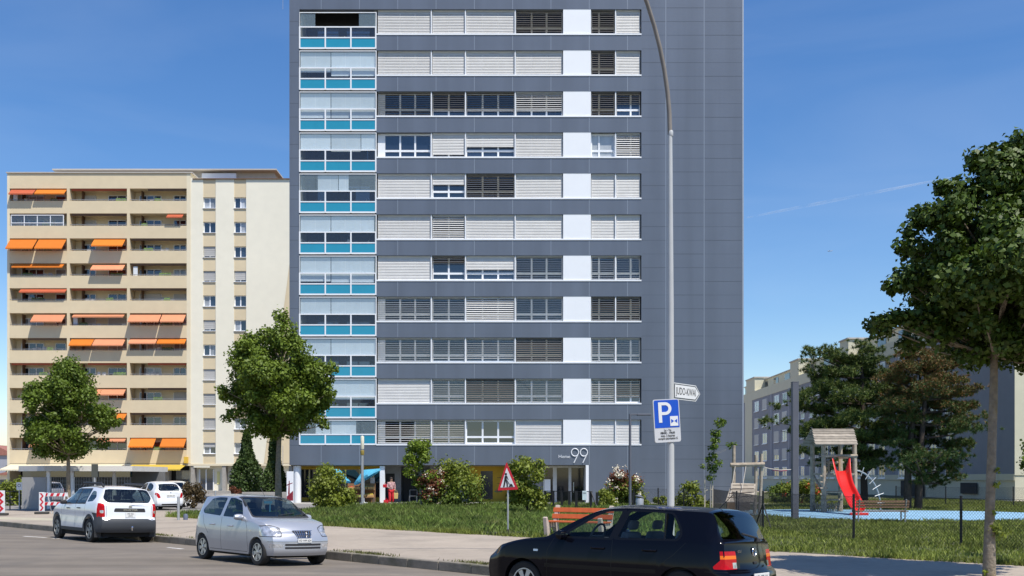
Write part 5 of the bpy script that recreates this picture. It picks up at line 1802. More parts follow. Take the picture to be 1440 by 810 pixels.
# ------------------------------------------------------------- silver small hatchback
m_silver = mat("silver_blue_paint", (0.45, 0.465, 0.50), 0.33, metal=0.45, var=0.03, coat=0.8, scale=1)
K = dict(L=3.495, W=1.595, axles=(.53, 2.90), arch=.315, wr=.282, sill=.22, track=.965,
         top=[(0, .93), (.02, .97), (.08, 1.08), (.22, 1.30), (.34, 1.415), (.55, 1.455), (1.0, 1.478), (1.45, 1.475), (1.8, 1.44), (2.0, 1.375), (2.3, 1.20), (2.58, 1.03), (2.66, 1.0), (2.9, .965), (3.2, .89), (3.4, .79), (3.495, .68)],
         belt=[(0, 1.02), (.5, 1.02), (1.3, .985), (2.3, .935), (2.7, .90), (3.495, .6)],
         plan=[(0, .90), (.06, .93), (.25, .975), (.6, 1), (2.7, 1), (3.1, .97), (3.35, .91), (3.495, .83)],
         side=[(.2, .95), (.35, .975), (.55, 1.0), (.7, 1.0), (.9, .975), (1.02, .95), (1.1, .92)],
         nose=[(.2, .06), (.34, .0), (.5, .0), (.6, .03), (.72, .10)], tail=[(.2, .1), (.32, 0), (.5, 0), (.6, .03), (.9, .06), (1.1, .1)],
         fc=.2, rc=.11, tum=.75, cabin=(.35, 2.45), seats=(.75, 1.55), mirror=(2.22, .985), handles=[(1.02, .80), (1.82, .79)], spokes=6, spokew=.30, seatmat=m_seat, handlemat=m_silver)
k_reg = []
k_reg += [("*window#f", 'side', ppoly([(2.28, .965), (1.95, 1.33), (1.68, 1.385), (1.48, 1.39), (1.44, .985)], .03), m_carglass_d),
          ("*window#r", 'side', ppoly([(1.32, .99), (1.36, 1.39), (1.0, 1.395), (.70, 1.36), (.46, 1.10), (.56, 1.03)], .05), m_carglass_d),
          ("x", 'side', ppoly([(2.40, .94), (1.98, 1.36), (1.68, 1.412), (1.38, 1.415), (1.34, .955)], .03), 1)]
k_reg = k_reg[:2]
k_reg += [("windscreen", 'front', ppoly([(-.66, 1.015), (.66, 1.015), (.55, 1.40), (-.55, 1.40)], .05), m_carglass_d),
          ("x", 'front', ppoly([(-.70, .985), (.70, .985), (.575, 1.425), (-.575, 1.425)], .05), 1),
          ("rear_window", 'rear', ppoly([(-.58, 1.03), (.58, 1.03), (.52, 1.36), (-.52, 1.36)], .05), m_carglass_d)]
for sg in (-1, 1):
    k_reg += [("*headlight", 'front', ppoly([(sg * .49, .62), (sg * .46, .78), (sg * .62, .835), (sg * .90, .80), (sg * .90, .62)], .04), m_clr_l)]
    k_reg += [("*fog_light", 'front', ppoly([(sg * .47, .385), (sg * .47, .455), (sg * .70, .47), (sg * .70, .385)], .02), m_clr_l)]
k_reg += [("*headlight", 'side', ppoly([(3.30, .64), (3.24, .79), (3.32, .83), (3.6, .80), (3.6, .64)], .03), m_clr_l)]
for sg in (-1, 1): k_reg += [("x", 'front', ppoly([(sg * .475, .605), (sg * .445, .79), (sg * .62, .85), (sg * .92, .815), (sg * .92, .605)], .04), 1)]
k_reg += [("grille", 'front', ppoly([(-.16, .585), (.16, .585), (.235, .74), (-.235, .74)], .04), m_black_pl)]
k_reg += [("x", 'front', ppoly([(-.43, .36), (.43, .36), (.43, .405), (-.43, .405)], .015), 1), ("x", 'front', ppoly([(-.43, .425), (.43, .425), (.43, .47), (-.43, .47)], .015), 1)]
k_reg += [("*tail_light", 'rear', ppoly([(.6, .75), (.9, .75), (.9, 1.02), (.66, 1.02)], .03), m_red_l), ("*tail_light", 'rear', ppoly([(-.6, .75), (-.9, .75), (-.9, 1.02), (-.66, 1.02)], .03), m_red_l)]
for pl in (tline([(2.55, .28), (2.52, .75), (2.42, .92)]) + tline([(1.40, .26), (1.40, .97)]) + tline([(.83, .60), (.62, .80), (.52, 1.0)]) + tline([(.9, .27), (2.52, .27)])): k_reg.append(("x", 'side', pl, 1))
k_reg += [("x", 'front', p_, 1) for p_ in tline([(-.72, .51), (.72, .51)], .008)]
k_reg += [("*side_indicator", 'side', ppoly([(2.62, .70), (2.69, .70), (2.69, .725), (2.62, .725)], .01), m_clr_l)]
k_reg += [("x", 'side', ppoly([(.95, .50), (2.48, .48), (2.48, .525), (.95, .545)], .01), 2)]
hk = Vector((.70, -.716, 0)).normalized()
rn = Vector((hk.y, -hk.x, 0))
rwk = Vector((-7.2, 23.1, 0)) * .965 - rn * (.965 * 1.595 / 2)
kia, kc = make_car("hatchback", "small silver hatchback parked at the kerb with its front towards the camera", K, rwk - hk * .53, hk, k_reg, m_silver, [m_black_pl, m_silver])
b = MB()
for k in range(8):
    y = -.2 + .4 * k / 7
    b.tube([(kc.shift(K['L'], y * .75, .59) + .006, y * .75, .592), (kc.shift(K['L'], y, .735) + .006, y, .733)], .006, 4)
for z, hw in ((.588, .165), (.665, .2), (.738, .235)):
    b.tube([(kc.shift(K['L'], yy, z) + .008, yy, z) for yy in np.linspace(-hw, hw, 7)], .007, 5)
b.build("grille_bars", m_chrome, kia, smooth=True)
plate(kia, kc.shift(K['L'], 0, .54) + .012, 0, .535, .33, .085, 1, "VD 449 624")
b = MB()
for sy in (-.1, .32):
    b.tube([(2.60, sy, 1.035), (2.50, sy + .45, 1.09)], .008, 5)
b.build("wiper", m_black_pl, kia)
b = MB(); b.box(1.98, 2.0, -.1, .1, 1.28, 1.335); b.box(2.0, 2.005, .03, .06, 1.1, 1.28); b.build("rear_view_mirror", mat("cyan_tag", (0.12, 0.3, 0.42), .5), kia)
b = MB(); b.tube([(1.85, 0, 1.44), (1.66, 0, 1.62)], .006, 5); b.build("aerial", m_black_pl, kia)

# ------------------------------------------------------------- white SUV
m_whitep = mat("white_paint", (0.74, 0.76, 0.79), 0.3, var=0.02, coat=0.8, scale=1)
Dd = dict(L=4.315, W=1.822, axles=(.82, 3.49), arch=.40, wr=.342, sill=.30, track=.965,
          top=[(0, 1.08), (.03, 1.10), (.09, 1.16), (.34, 1.46), (.46, 1.56), (.64, 1.60), (1.2, 1.635), (1.8, 1.63), (2.3, 1.59), (2.5, 1.53), (2.8, 1.37), (3.12, 1.185), (3.22, 1.15), (3.6, 1.11), (3.95, 1.04), (4.2, .92), (4.315, .78)],
          belt=[(0, 1.14), (.6, 1.13), (1.5, 1.09), (2.6, 1.05), (3.2, 1.03), (4.315, .7)],
          plan=[(0, .85), (.06, .90), (.25, .962), (.7, 1), (3.3, 1), (3.85, .97), (4.15, .90), (4.315, .80)],
          side=[(.25, .96), (.42, .99), (.62, .985), (.75, .975), (.9, .985), (1.05, .965), (1.15, .94), (1.25, .9)],
          nose=[(.2, .1), (.4, .0), (.7, .0), (.85, .06), (.95, .1)], tail=[(.25, .12), (.42, .02), (.52, 0), (.64, 0.0), (.68, .05), (.95, .07), (1.2, .10)],
          fc=.2, rc=.17, tum=.70, cabin=(.5, 3.0), rimmat=1, seats=(1.25, 2.1), mirror=(2.72, 1.12), handles=[(1.62, .97), (2.45, .95)], spokes=5, spokew=.34, handlemat=m_black_pl, mirrormat=m_black_pl)
d_reg = [("*window#f", 'side', ppoly([(2.90, 1.09), (2.50, 1.44), (2.2, 1.51), (1.98, 1.52), (1.96, 1.10)], .04), m_carglass_d),
         ("*window#m", 'side', ppoly([(1.88, 1.11), (1.90, 1.52), (1.35, 1.525), (1.20, 1.50), (1.22, 1.13)], .04), m_carglass_d),
         ("*window#q", 'side', ppoly([(1.10, 1.15), (1.06, 1.48), (.80, 1.46), (.58, 1.30), (.66, 1.18)], .06), m_carglass_d),
         ("x", 'side', ppoly([(3.02, 1.06), (2.52, 1.47), (2.2, 1.54), (1.16, 1.55), (1.16, 1.09)], .03), 1),
         ("windscreen", 'front', ppoly([(-.70, 1.18), (.70, 1.18), (.6, 1.54), (-.6, 1.54)], .05), m_carglass_d),
         ("rear_window", 'rear', ppoly([(-.60, 1.15), (.60, 1.15), (.70, 1.28), (.60, 1.535), (-.60, 1.535), (-.70, 1.28)], .06), m_carglass_d)]
for sg in (-1, 1):
    d_reg += [("*reversing_lens", 'rear', ppoly([(sg * .72, .85), (sg * .80, .85), (sg * .80, .93), (sg * .72, .93)], .02), m_clr_l),
              ("*tail_light", 'rear', ppoly([(sg * .68, .74), (sg * 1.0, .74), (sg * 1.0, 1.13), (sg * .70, 1.13)], .03), m_red_l),
              ("*reflector", 'rear', ppoly([(sg * .62, .655), (sg * .70, .655), (sg * .70, .69), (sg * .62, .69)], .01), m_clr_l)]
d_reg += [("*tail_light", 'side', ppoly([(-.3, .74), (.07, .74), (.06, 1.13), (-.3, 1.13)], .03), m_red_l)]
d_reg += [("x", 'rear', [(-1.0, .2), (1.0, .2), (1.0, .67), (.60, .67), (.52, .70), (-.52, .70), (-.60, .67), (-1.0, .67)], 2)]
d_reg += [("tailgate_strip", 'rear', ppoly([(-.46, .885), (.46, .885), (.43, .995), (-.43, .995)], .03), m_black_pl)]
d_reg += [("x", 'side', [(-.3, .2), (.45, .2), (.42, .5), (.46, .70), (.62, .86), (.2, .84), (-.3, .70)], 2)]
for xc in Dd['axles']:
    d_reg += [("x", 'side', [(xc + .47 * cos(a), .342 + .47 * sin(a)) for a in np.linspace(-.1, pi + .1, 18)], 2)]
d_reg += [("x", 'side', [(1.2, .28), (3.1, .28), (3.1, .40), (1.2, .40)], 2)]
for pl in (tline([(3.05, .42), (3.05, .95), (2.98, 1.07)]) + tline([(1.92, .42), (1.92, 1.1)]) + tline([(1.30, .62), (1.17, .85), (1.17, 1.1)])): d_reg.append(("x", 'side', pl, 1))
for sg in (-1, 1): d_reg += [("x", 'rear', p_, 1) for p_ in tline([(sg * .64, .72), (sg * .66, 1.14)], .008)]
for sg in (-1, 1): d_reg += [("*headlight", 'front', ppoly([(sg * .5, .78), (sg * .5, .93), (sg * .9, .98), (sg * .9, .78)], .03), m_clr_l)]
hdd = Vector((-.68, .733, 0)).normalized()
ldd = Vector((-hdd.y, hdd.x, 0))
rwd = Vector((-12.3, 28.9, 0)) * .984 - ldd * (.965 * 1.822 / 2)
dus, dc = make_car("suv", "white off-roader with grey cladding and roof rails parked at the kerb", Dd, rwd - hdd * .82, hdd, d_reg, m_whitep, [m_black_pl, m_grey_pl])
for sg in (-1, 1):
    b = MB()
    b.tube([(.55, sg * .60, 1.60), (.68, sg * .60, 1.685), (2.05, sg * .60, 1.705), (2.3, sg * .60, 1.59)], .034, 8)
    b.tube([(1.35, sg * .60, 1.62), (1.35, sg * .60, 1.69)], .024, 6)
    b.build("roof_rail", m_black_pl, dus, smooth=True)
put_text("DUSTER", .075, Matrix.Translation((dc.shift(0, 0, .945) - .012, 0, .945)) @ RM, m_chrome, dus, extrude=.003, bold=.002, width=1.5)
plate(dus, dc.shift(0, 0, .82) - .012, 0, .805, .30, .15, -1, "VD 451", "0972")
b = MB(); b.prism([(-.05, 0), (.05, 0), (.035, .06), (-.035, .06)], lambda u, v, tt: (dc.shift(0, 0, 1.05) - tt, u, 1.02 + v), .002, .014); b.build("badge", m_chrome, dus)
b = MB(); b.tube([(.12, 0, .38), (-.1, 0, .38), (-.1, 0, .44)], .02, 8); b.lathe([(0, 0), (.025, .005), (.035, .03), (.025, .055), (0, .06)], (-.1, 0, .43), 12); b.build("tow_hook", m_chrome, dus, smooth=True)
b = MB(); b.tube([(.04, 0, 1.15), (.06, -.1, 1.17), (.10, -.42, 1.2)], .012, 5); b.build("rear_wiper", m_black_pl, dus)
for ax in Dd['axles']:
    for sg in (-1, 1):
        b = MB(); b.box(ax - .46, ax - .44, sg * .70, sg * .89, .16, .45); b.build("mud_flap", m_black_pl, dus)

# ------------------------------------------------------------- white rounded hatchback in the lot
Mi = dict(L=3.72, W=1.66, axles=(.58, 3.01), arch=.315, wr=.285, sill=.22, track=.965,
          top=[(0, .93), (.02, .96), (.12, 1.06), (.42, 1.33), (.62, 1.44), (.92, 1.505), (1.4, 1.54), (1.7, 1.525), (2.0, 1.46), (2.3, 1.31), (2.6, 1.11), (2.75, 1.03), (3.0, .98), (3.4, .86), (3.6, .74), (3.72, .62)],
          belt=[(0, 1.0), (.6, 1.0), (1.5, .97), (2.6, .93), (3.72, .55)],
          plan=[(0, .86), (.06, .90), (.25, .965), (.7, 1), (2.8, 1), (3.3, .96), (3.55, .89), (3.72, .78)],
          side=[(.2, .95), (.35, .98), (.55, 1.0), (.7, 1.0), (.9, .975), (1.02, .94), (1.1, .9)],
          nose=[(.2, .06), (.4, 0), (.55, .01), (.7, .1)], tail=[(.2, .1), (.32, 0), (.5, 0), (.6, .04), (.9, .07), (1.1, .1)],
          fc=.25, rc=.2, tum=.69, cabin=(.4, 2.6), seats=(.85, 1.7), mirror=(2.3, .99), handles=[(1.1, .82), (1.95, .80)], spokes=6, spokew=.3, handlemat=m_whitep, seatmat=m_seat_l)
mi_reg = [("*window#f", 'side', ppoly([(2.42, .975), (2.05, 1.34), (1.75, 1.43), (1.52, 1.44), (1.5, .985)], .05), m_carglass_d),
          ("*window#r", 'side', ppoly([(1.40, .99), (1.42, 1.44), (1.1, 1.43), (.78, 1.32), (.66, 1.15), (.78, 1.02)], .12, 5), m_carglass_d),
          ("windscreen", 'front', ppoly([(-.66, 1.05), (.66, 1.05), (.55, 1.44), (-.55, 1.44)], .08), m_carglass_d),
          ("rear_window", 'rear', ppoly([(-.60, 1.02), (.60, 1.02), (.50, 1.40), (-.50, 1.40)], .10), m_carglass_d)]
for sg in (-1, 1): mi_reg += [("*tail_light", 'rear', ppoly([(sg * .52, .66), (sg * .64, .62), (sg * .78, .86), (sg * .70, .95), (sg * .60, .88)], .04), m_red_l)]
for sg in (-1, 1): mi_reg += [("*headlight", 'front', ppoly([(sg * .4, .60), (sg * .45, .80), (sg * .7, .86), (sg * .72, .62)], .06), m_clr_l)]
mi_reg += [("x", 'rear', ppoly([(-.5, .26), (.5, .26), (.5, .34), (-.5, .34)], .02), 1)]
hm = Vector((-.68, .73, 0)).normalized()
mc0 = gp(241, 53) + Vector((0, 0, .005))
mic, mcc = make_car("hatchback", "rounded white hatchback parked on the lot, its tail towards the camera", Mi, mc0, hm, mi_reg, m_whitep, [m_black_pl])
plate(mic, mcc.shift(0, 0, .75) - .012, 0, .76, .42, .12, -1, "VD 506 377")
b = MB(); b.lathe([(0, 0), (.035, 0), (.03, -.012), (0, -.015)], (mcc.shift(0, 0, .90), 0, .93), 12, 'x'); b.build("badge", m_chrome, mic)
# cars half hidden around it
m_dkp = mat("dark_blue_paint", (0.02, 0.025, 0.04), 0.3, coat=0.8)
m_beige = mat("ivory_paint", (0.60, 0.58, 0.52), 0.35, coat=0.6)
make_car("hatchback", "ivory car half hidden behind the white hatchback and the brown shrub", dict(Mi, seatmat=m_seat), gp(250, 61) + Vector((0, 0, .005)), Vector((.2, -.98, 0)).normalized(), [r for r in mi_reg], m_beige, [m_black_pl])
make_car("hatchback", "dark blue parked car cut by the left edge behind the railing", dict(K, handlemat=m_dkp, mirrormat=m_dkp), gp(-2, 64) + Vector((0, 0, .005)), Vector((-.97, .2, 0)).normalized(), [r for r in k_reg if 'rear' in r[1] or 'side' in r[1]], m_dkp, [m_black_pl, m_dkp])
make_car("hatchback", "pale grey car parked behind the grille of the flat-roofed pavilion", dict(K), gp(82, 66) + Vector((0, 0, .005)), Vector((-.9, .3, 0)).normalized(), [r for r in k_reg if 'rear' in r[1] or 'side' in r[1]], m_silver, [m_black_pl, m_silver])

# ================================================================== STREET FURNITURE
m_galv = mat("galvanised_steel", (0.44, 0.45, 0.46), 0.45, metal=0.5, var=0.12, scale=4)
m_lamp_paint = mat("lamp_post_paint", (0.47, 0.48, 0.48), 0.5, var=0.08, scale=2)
m_lamp_arm = mat("weathered_arm", (0.20, 0.18, 0.16), 0.7, var=0.15, scale=3)
m_anth = mat("anthracite_paint", (0.11, 0.115, 0.14), 0.5, var=0.08)
m_blackf = mat("black_fence_paint", (0.008, 0.008, 0.009), 0.5, var=0.1)
m_sign_b = mat("sign_blue", (0.004, 0.075, 0.50), 0.35, var=0.03)
m_sign_w = mat("sign_white", (0.72, 0.73, 0.74), 0.35, var=0.03)
m_sign_g = mat("sign_grey_white", (0.55, 0.56, 0.58), 0.4, var=0.03)
m_sign_r = mat("sign_red", (0.55, 0.015, 0.03), 0.35, var=0.05)
m_wood_g = mat("weathered_wood", (0.34, 0.28, 0.21), 0.9, var=0.3, scale=5, bump=0.4)
m_wood_d = mat("dark_wood", (0.10, 0.07, 0.05), 0.9, var=0.25, scale=5)
m_bench_o = mat("orange_bench_slat", (0.50, 0.105, 0.025), 0.55, var=0.15, scale=6)
m_bench_c = mat("bench_concrete", (0.50, 0.42, 0.36), 0.9, var=0.1, scale=8, bump=0.3)

# tall curved lamp post
DL = 20.0
lb = gp(943.2, DL)
lp = thing("street_lamp", "tall pale lamp post curving out of the top of the picture, carrying two signs", "street lamp", lb)
b = MB()
b.tube([lb, lb + Vector((0, 0, 5.2)), P(942.2, 190, DL)], [.078, .060, .046], 20)
b.lathe([(.046, 0), (.054, .02), (.054, .10), (.046, .12)], (lb.x - .004, lb.y, P(0, 188, DL).z - .06), 20)
b.build("pole", m_lamp_paint, lp, smooth=True)
path = []
hx = Vector((-.80, -.60, 0))
p0 = P(942.2, 190, DL)
for k in range(17):
    tt = k / 16
    a = tt * radians(82)
    path.append(p0 + hx * (4.9 * (1 - cos(a))) * .92 + Vector((0, 0, 4.9 * sin(a) * .98)))
b = MB(); b.tube(path, [.046 - .014 * k / 16 for k in range(17)], 14); b.build("arm", m_lamp_arm, lp, smooth=True)
e = path[-1]
b = MB()
M = Matrix((hx.normalized(), Vector((-hx.y, hx.x, 0)).normalized(), Vector((0, 0, 1)))).transposed()
b.obox(e + hx.normalized() * .35, (.75, .26, .14), M)
b.build("lamp_head", m_galv, lp, bevel=.04)
b = MB(); b.box(lb.x - .012, lb.x + .012, lb.y - .09, lb.y - .07, lb.z + .62, lb.z + .92); b.build("hatch", m_lamp_paint, lp)

# parking sign on the lamp post
DS = DL - .12
sc = P(938.3, 591.5, DS)
ps = thing("parking_sign", "blue P parking disc sign with grey text panel on the tall lamp post", "traffic sign", sc, radians(14))
sw, sh = .56, .86
def rrect(w, h, r, n=5):
    return ppoly([(-w / 2, -h / 2), (w / 2, -h / 2), (w / 2, h / 2), (-w / 2, h / 2)], r, n)
Rl = Matrix.Rotation(radians(3.5), 3, 'Y').inverted()
def sp_(u, v, t):
    q = Rl @ Vector((u, 0, v)); return Vector((q.x, t, q.z))
b = MB(); b.prism(rrect(sw, sh, .05), sp_, .02, .045); b.build("backing", m_galv, ps)
b = MB(); b.prism(rrect(sw, sh, .05), sp_, .012, .02)
b.build("border", m_sign_g, ps)
b = MB(); b.prism([(-sw / 2 + .018, -.14), (sw / 2 - .018, -.14), (sw / 2 - .018, sh / 2 - .045), (sw / 2 - .035, sh / 2 - .018), (-sw / 2 + .035, sh / 2 - .018), (-sw / 2 + .018, sh / 2 - .045)], sp_, .008, .012)
b.build("blue_field", m_sign_b, ps)
b = MB()
for k, (hw, hh, inset) in enumerate(((sw / 2 - .012, sh / 2 - .012, 0),)):
    pass
# letter P as an outline with a real counter
b.prism([(-.175, -.035), (-.105, -.035), (-.105, .37), (-.175, .37)], sp_, .002, .008)
arc_o = [(-.03 + .135 * cos(a), .2425 + .1275 * sin(a)) for a in np.linspace(-pi / 2, pi / 2, 15)]
arc_i = [(-.03 + .07 * cos(a), .2425 + .0675 * sin(a)) for a in np.linspace(-pi / 2, pi / 2, 15)]
for k in range(14): b.prism([arc_o[k], arc_o[k + 1], arc_i[k + 1], arc_i[k]], sp_, .002, .008)
b.prism([(-.105, .31), (-.03, .31), (-.03, .37), (-.105, .37)], sp_, .002, .008); b.prism([(-.105, .115), (-.03, .115), (-.03, .175), (-.105, .175)], sp_, .002, .008)
b.build("letter_p", m_sign_w, ps)
b = MB(); b.prism([(.065, -.11), (.235, -.11), (.235, .085), (.065, .085)], sp_, .003, .008); dk_ = b.build("disc_symbol", m_sign_w, ps)
b = MB()
b.prism([(.085, -.055), (.145, -.012), (.085, .03)], sp_, 0.0, .003); b.prism([(.215, -.055), (.155, -.012), (.215, .03)], sp_, 0.0, .003)
b.build("disc_marks", m_sign_b, dk_)
for s_, v in (("Lu - Ve", -.19), ("08h00 - 19h00", -.245), ("max. 2 heures", -.30), ("excepté autorisation G", -.355)):
    q = sp_(0, v, .006)
    put_text(s_, .062, Matrix.Translation(q) @ Rl.to_4x4() @ Matrix.Rotation(radians(90), 4, 'X'), m_ink, ps, bold=.0012, width=.72 if len(s_) > 15 else .85)
b = MB()
for v in (-.25, .25): b.box(-.11, .11, .045, .075, v - .02, v + .02)
b.build("bracket", m_galv, ps)

# arrow-shaped direction sign
ac = P(944.5, 549, DL - .02)
js = thing("direction_sign", "white arrow-shaped direction sign reading JUDO-KWAI on the tall lamp post", "direction sign", ac, radians(50))
AL, AH = 1.15, .33
ap = [(.07, -AH / 2), (AL - .18, -AH / 2), (AL, 0), (AL - .18, AH / 2), (.07, AH / 2)]
def inset(poly, k): return [(u * (1 - k) + .58 * k, v * (1 - 2.2 * k)) for u, v in poly]
jp = lambda u, v, t: Vector((u, t, v))
b = MB(); b.prism(ap, jp, -.0, .02); b.build("panel", m_sign_w, js)
b = MB(); b.prism(inset(ap, .045), jp, -.003, 0.0); b.build("border", mat("sign_dark_border", (0.05, 0.06, 0.07), .5), js)
b = MB(); b.prism(inset(ap, .10), jp, -.006, -.003); b.build("field", m_sign_w, js)
put_text("JUDO-KWAI", .21, Matrix.Translation((.56, -.009, 0)) @ Matrix.Rotation(radians(90), 4, 'X'), m_ink, js, bold=0.0, width=.70)
b = MB(); b.tube([(0, .0, -.12), (.09, .02, -.12)], .02, 6); b.tube([(0, 0, .12), (.09, .02, .12)], .02, 6); b.build("bracket", m_galv, js)

# slim grey lamp by the entrance path
DG = 50.0
g0_ = gp(886, DG)
gl_ = thing("path_lamp", "slim dark grey lamp with a flat horizontal head near the entrance", "street lamp", g0_)
b = MB(); b.tube([g0_, P(886, 582, DG)], [.075, .06], 12); b.build("pole", m_anth, gl_, smooth=True)
b = MB(); b.beam(P(884.5, 583, DG), P(898, 583, DG), .07, .07); M = Matrix.Identity(3)
b.box(PX(896, DG), PX(915.5, DG), DG - .14, DG + .14, PZ(584.5, DG), PZ(582, DG)); b.build("lamp_head", m_anth, gl_, bevel=.015)
# column lamp with a lit-looking milky head in front of the shop
DC = 62.0
c0 = gp(509.5, DC)
cl_ = thing("column_lamp", "lamp post with a slim milky cylinder head in front of the fruit shop", "street lamp", c0)
b = MB(); b.tube([c0, P(509.5, 640, DC)], .085, 12); b.lathe([(0, 0), (.22, 0), (.22, .1), (.1, .12)], c0, 14); b.build("pole", m_galv, cl_, smooth=True)
b = MB(); b.lathe([(.1, 0), (.12, .05), (.12, .28), (.09, .3)], P(509.5, 640, DC), 14); b.build("collar", mat("ochre_collar", (0.35, 0.26, 0.06), .5), cl_, smooth=True)
b = MB(); b.lathe([(.09, 0), (.11, .05), (.115, .75), (.10, .82), (0, .86)], P(509.5, 632, DC), 14); b.build("diffuser", mat("milky_glass", (0.8, 0.76, 0.6), .3, var=.05), cl_, smooth=True)

# roadworks sign
DR = 30.3
r0 = gp(714.3, DR)
rsn = thing("roadworks_sign", "red-bordered triangular roadworks sign on a post standing at the pavement edge", "traffic sign", r0, radians(-22))
b = MB(); b.tube([(0, 0, 0), (0, 0, 2.0)], .026, 10); b.build("post", m_galv, rsn, smooth=True)
b = MB(); b.obox((0, 0, .04), (.75, .42, .07), Matrix.Rotation(.3, 3, 'Z')); b.tube([(0, 0, .05), (0, 0, .16)], .05, 8); b.build("base_plate", mat("rubber_base", (0.05, 0.048, 0.045), .9, var=.3), rsn, bevel=.02)
b = MB(); b.obox((-.75, .1, .03), (.7, .4, .05), Matrix.Rotation(-.2, 3, 'Z')); b.build("base_plate", MATS["rubber_base"], rsn, bevel=.02)
zc, side = 1.60, .68
tri = [(-side / 2, -.25), (side / 2, -.25), (0, .60)]
tri = [(u, v * 1.0) for u, v in tri]
rl = Matrix.Rotation(radians(-3), 3, 'Y')
rp = lambda u, v, t: (lambda q: Vector((q.x, t, zc + q.z)))(rl @ Vector((u, 0, v)))
b = MB(); b.prism(ppoly(tri, .03), rp, -.045, -.03); b.build("border", m_sign_r, rsn)
ti = [(u * .70, (v + .02) * .70 - .004) for u, v in tri]
b = MB(); b.prism(ppoly(ti, .02), rp, -.049, -.045); b.build("field", m_sign_w, rsn)
b = MB()
def blk(poly): b.prism(poly, rp, -.053, -.049)
blk([(.03, -.155), (.19, -.155), (.15, -.08), (.11, -.06), (.07, -.10)])                 # heap
blk([(-.035 + .038 * cos(a), .235 + .038 * sin(a)) for a in np.linspace(0, 2 * pi, 14)[:-1]])  # head
blk([(-.10, .05), (-.03, .03), (.01, .17), (-.03, .20), (-.08, .17)])                    # trunk
blk([(-.10, .06), (-.05, .05), (-.07, -.05), (-.10, -.155), (-.15, -.155), (-.12, -.04)])  # leg
blk([(-.06, .05), (-.02, .03), (.015, -.06), (.01, -.155), (-.03, -.155), (-.03, -.06)])  # leg
blk([(-.02, .18), (.01, .16), (.045, .06), (.025, .05)])                                   # arm
blk([(-.06, .10), (-.045, .115), (.08, -.08), (.06, -.09)])                               # shovel
b.build("pictogram", m_ink, rsn)

# bench with red-orange slats on concrete sides
kdir = Vector((.86, -.52, 0)).normalized()
kperp = Vector((.52, .86, 0)).normalized()
b0 = gp(778, 28.6)
bn = thing("park_bench", "orange slatted bench with pale concrete sides behind the black car", "bench", b0, atan2(kdir.y, kdir.x))
for x in (0.0, 1.72):
    b = MB()
    b.prism([(-.42, 0), (-.28, 0), (-.24, .30), (.05, .30), (.14, 0), (.30, 0), (.22, .42), (.34, .92), (.24, .94), (.08, .46), (-.36, .46), (-.44, .62), (-.52, .60)], lambda u, v, t: (t, u, v), x - .06, x + .06)
    b.build("side_frame", m_bench_c, bn, bevel=.015)
for k, (y, z, tl) in enumerate(((-.30, .475, 0), (-.16, .475, 0), (-.02, .475, 0))):
    b = MB(); b.box(-.10, 1.82, y - .06, y + .06, z - .015, z + .025); b.build("seat_slat", m_bench_o, bn, bevel=.008)
for z, y in ((.62, .155), (.80, .225)):
    b = MB(); b.obox((.86, y - .03, z), (1.92, .035, .135), Matrix.Rotation(radians(-16), 3, 'X')); b.build("back_slat", m_bench_o, bn, bevel=.008)

# second bench by the playground
b0 = gp(1237, 38.2)
bn2 = thing("park_bench", "bench with brown slatted back and grey metal legs facing the playground", "bench", b0)
x0_, x1_ = -1.0, 1.02
b = MB()
for z in (.62, .72, .82): b.box(b0.x + x0_, b0.x + x1_, b0.y - .27 - (z - .6) * .2, b0.y - .24 - (z - .6) * .2, ZP + z - .042, ZP + z + .042)
b.build("backrest", mat("brown_slats", (0.20, 0.12, 0.07), .8, var=.2, scale=6), bn2)
b = MB()
for y in (-.16, 0, .16): b.box(b0.x + x0_, b0.x + x1_, b0.y + y - .07, b0.y + y + .07, ZP + .43, ZP + .465)
b.build("seat", MATS["brown_slats"], bn2)
for x in (x0_ + .12, x1_ - .12):
    b = MB(); b.tube([(b0.x + x, b0.y + .2, ZP), (b0.x + x, b0.y + .2, ZP + .42), (b0.x + x, b0.y - .2, ZP + .42), (b0.x + x, b0.y - .33, ZP + .9)], .03, 6)
    b.tube([(b0.x + x, b0.y - .2, ZP), (b0.x + x, b0.y - .2, ZP + .42)], .03, 6); b.build("leg", m_galv, bn2)

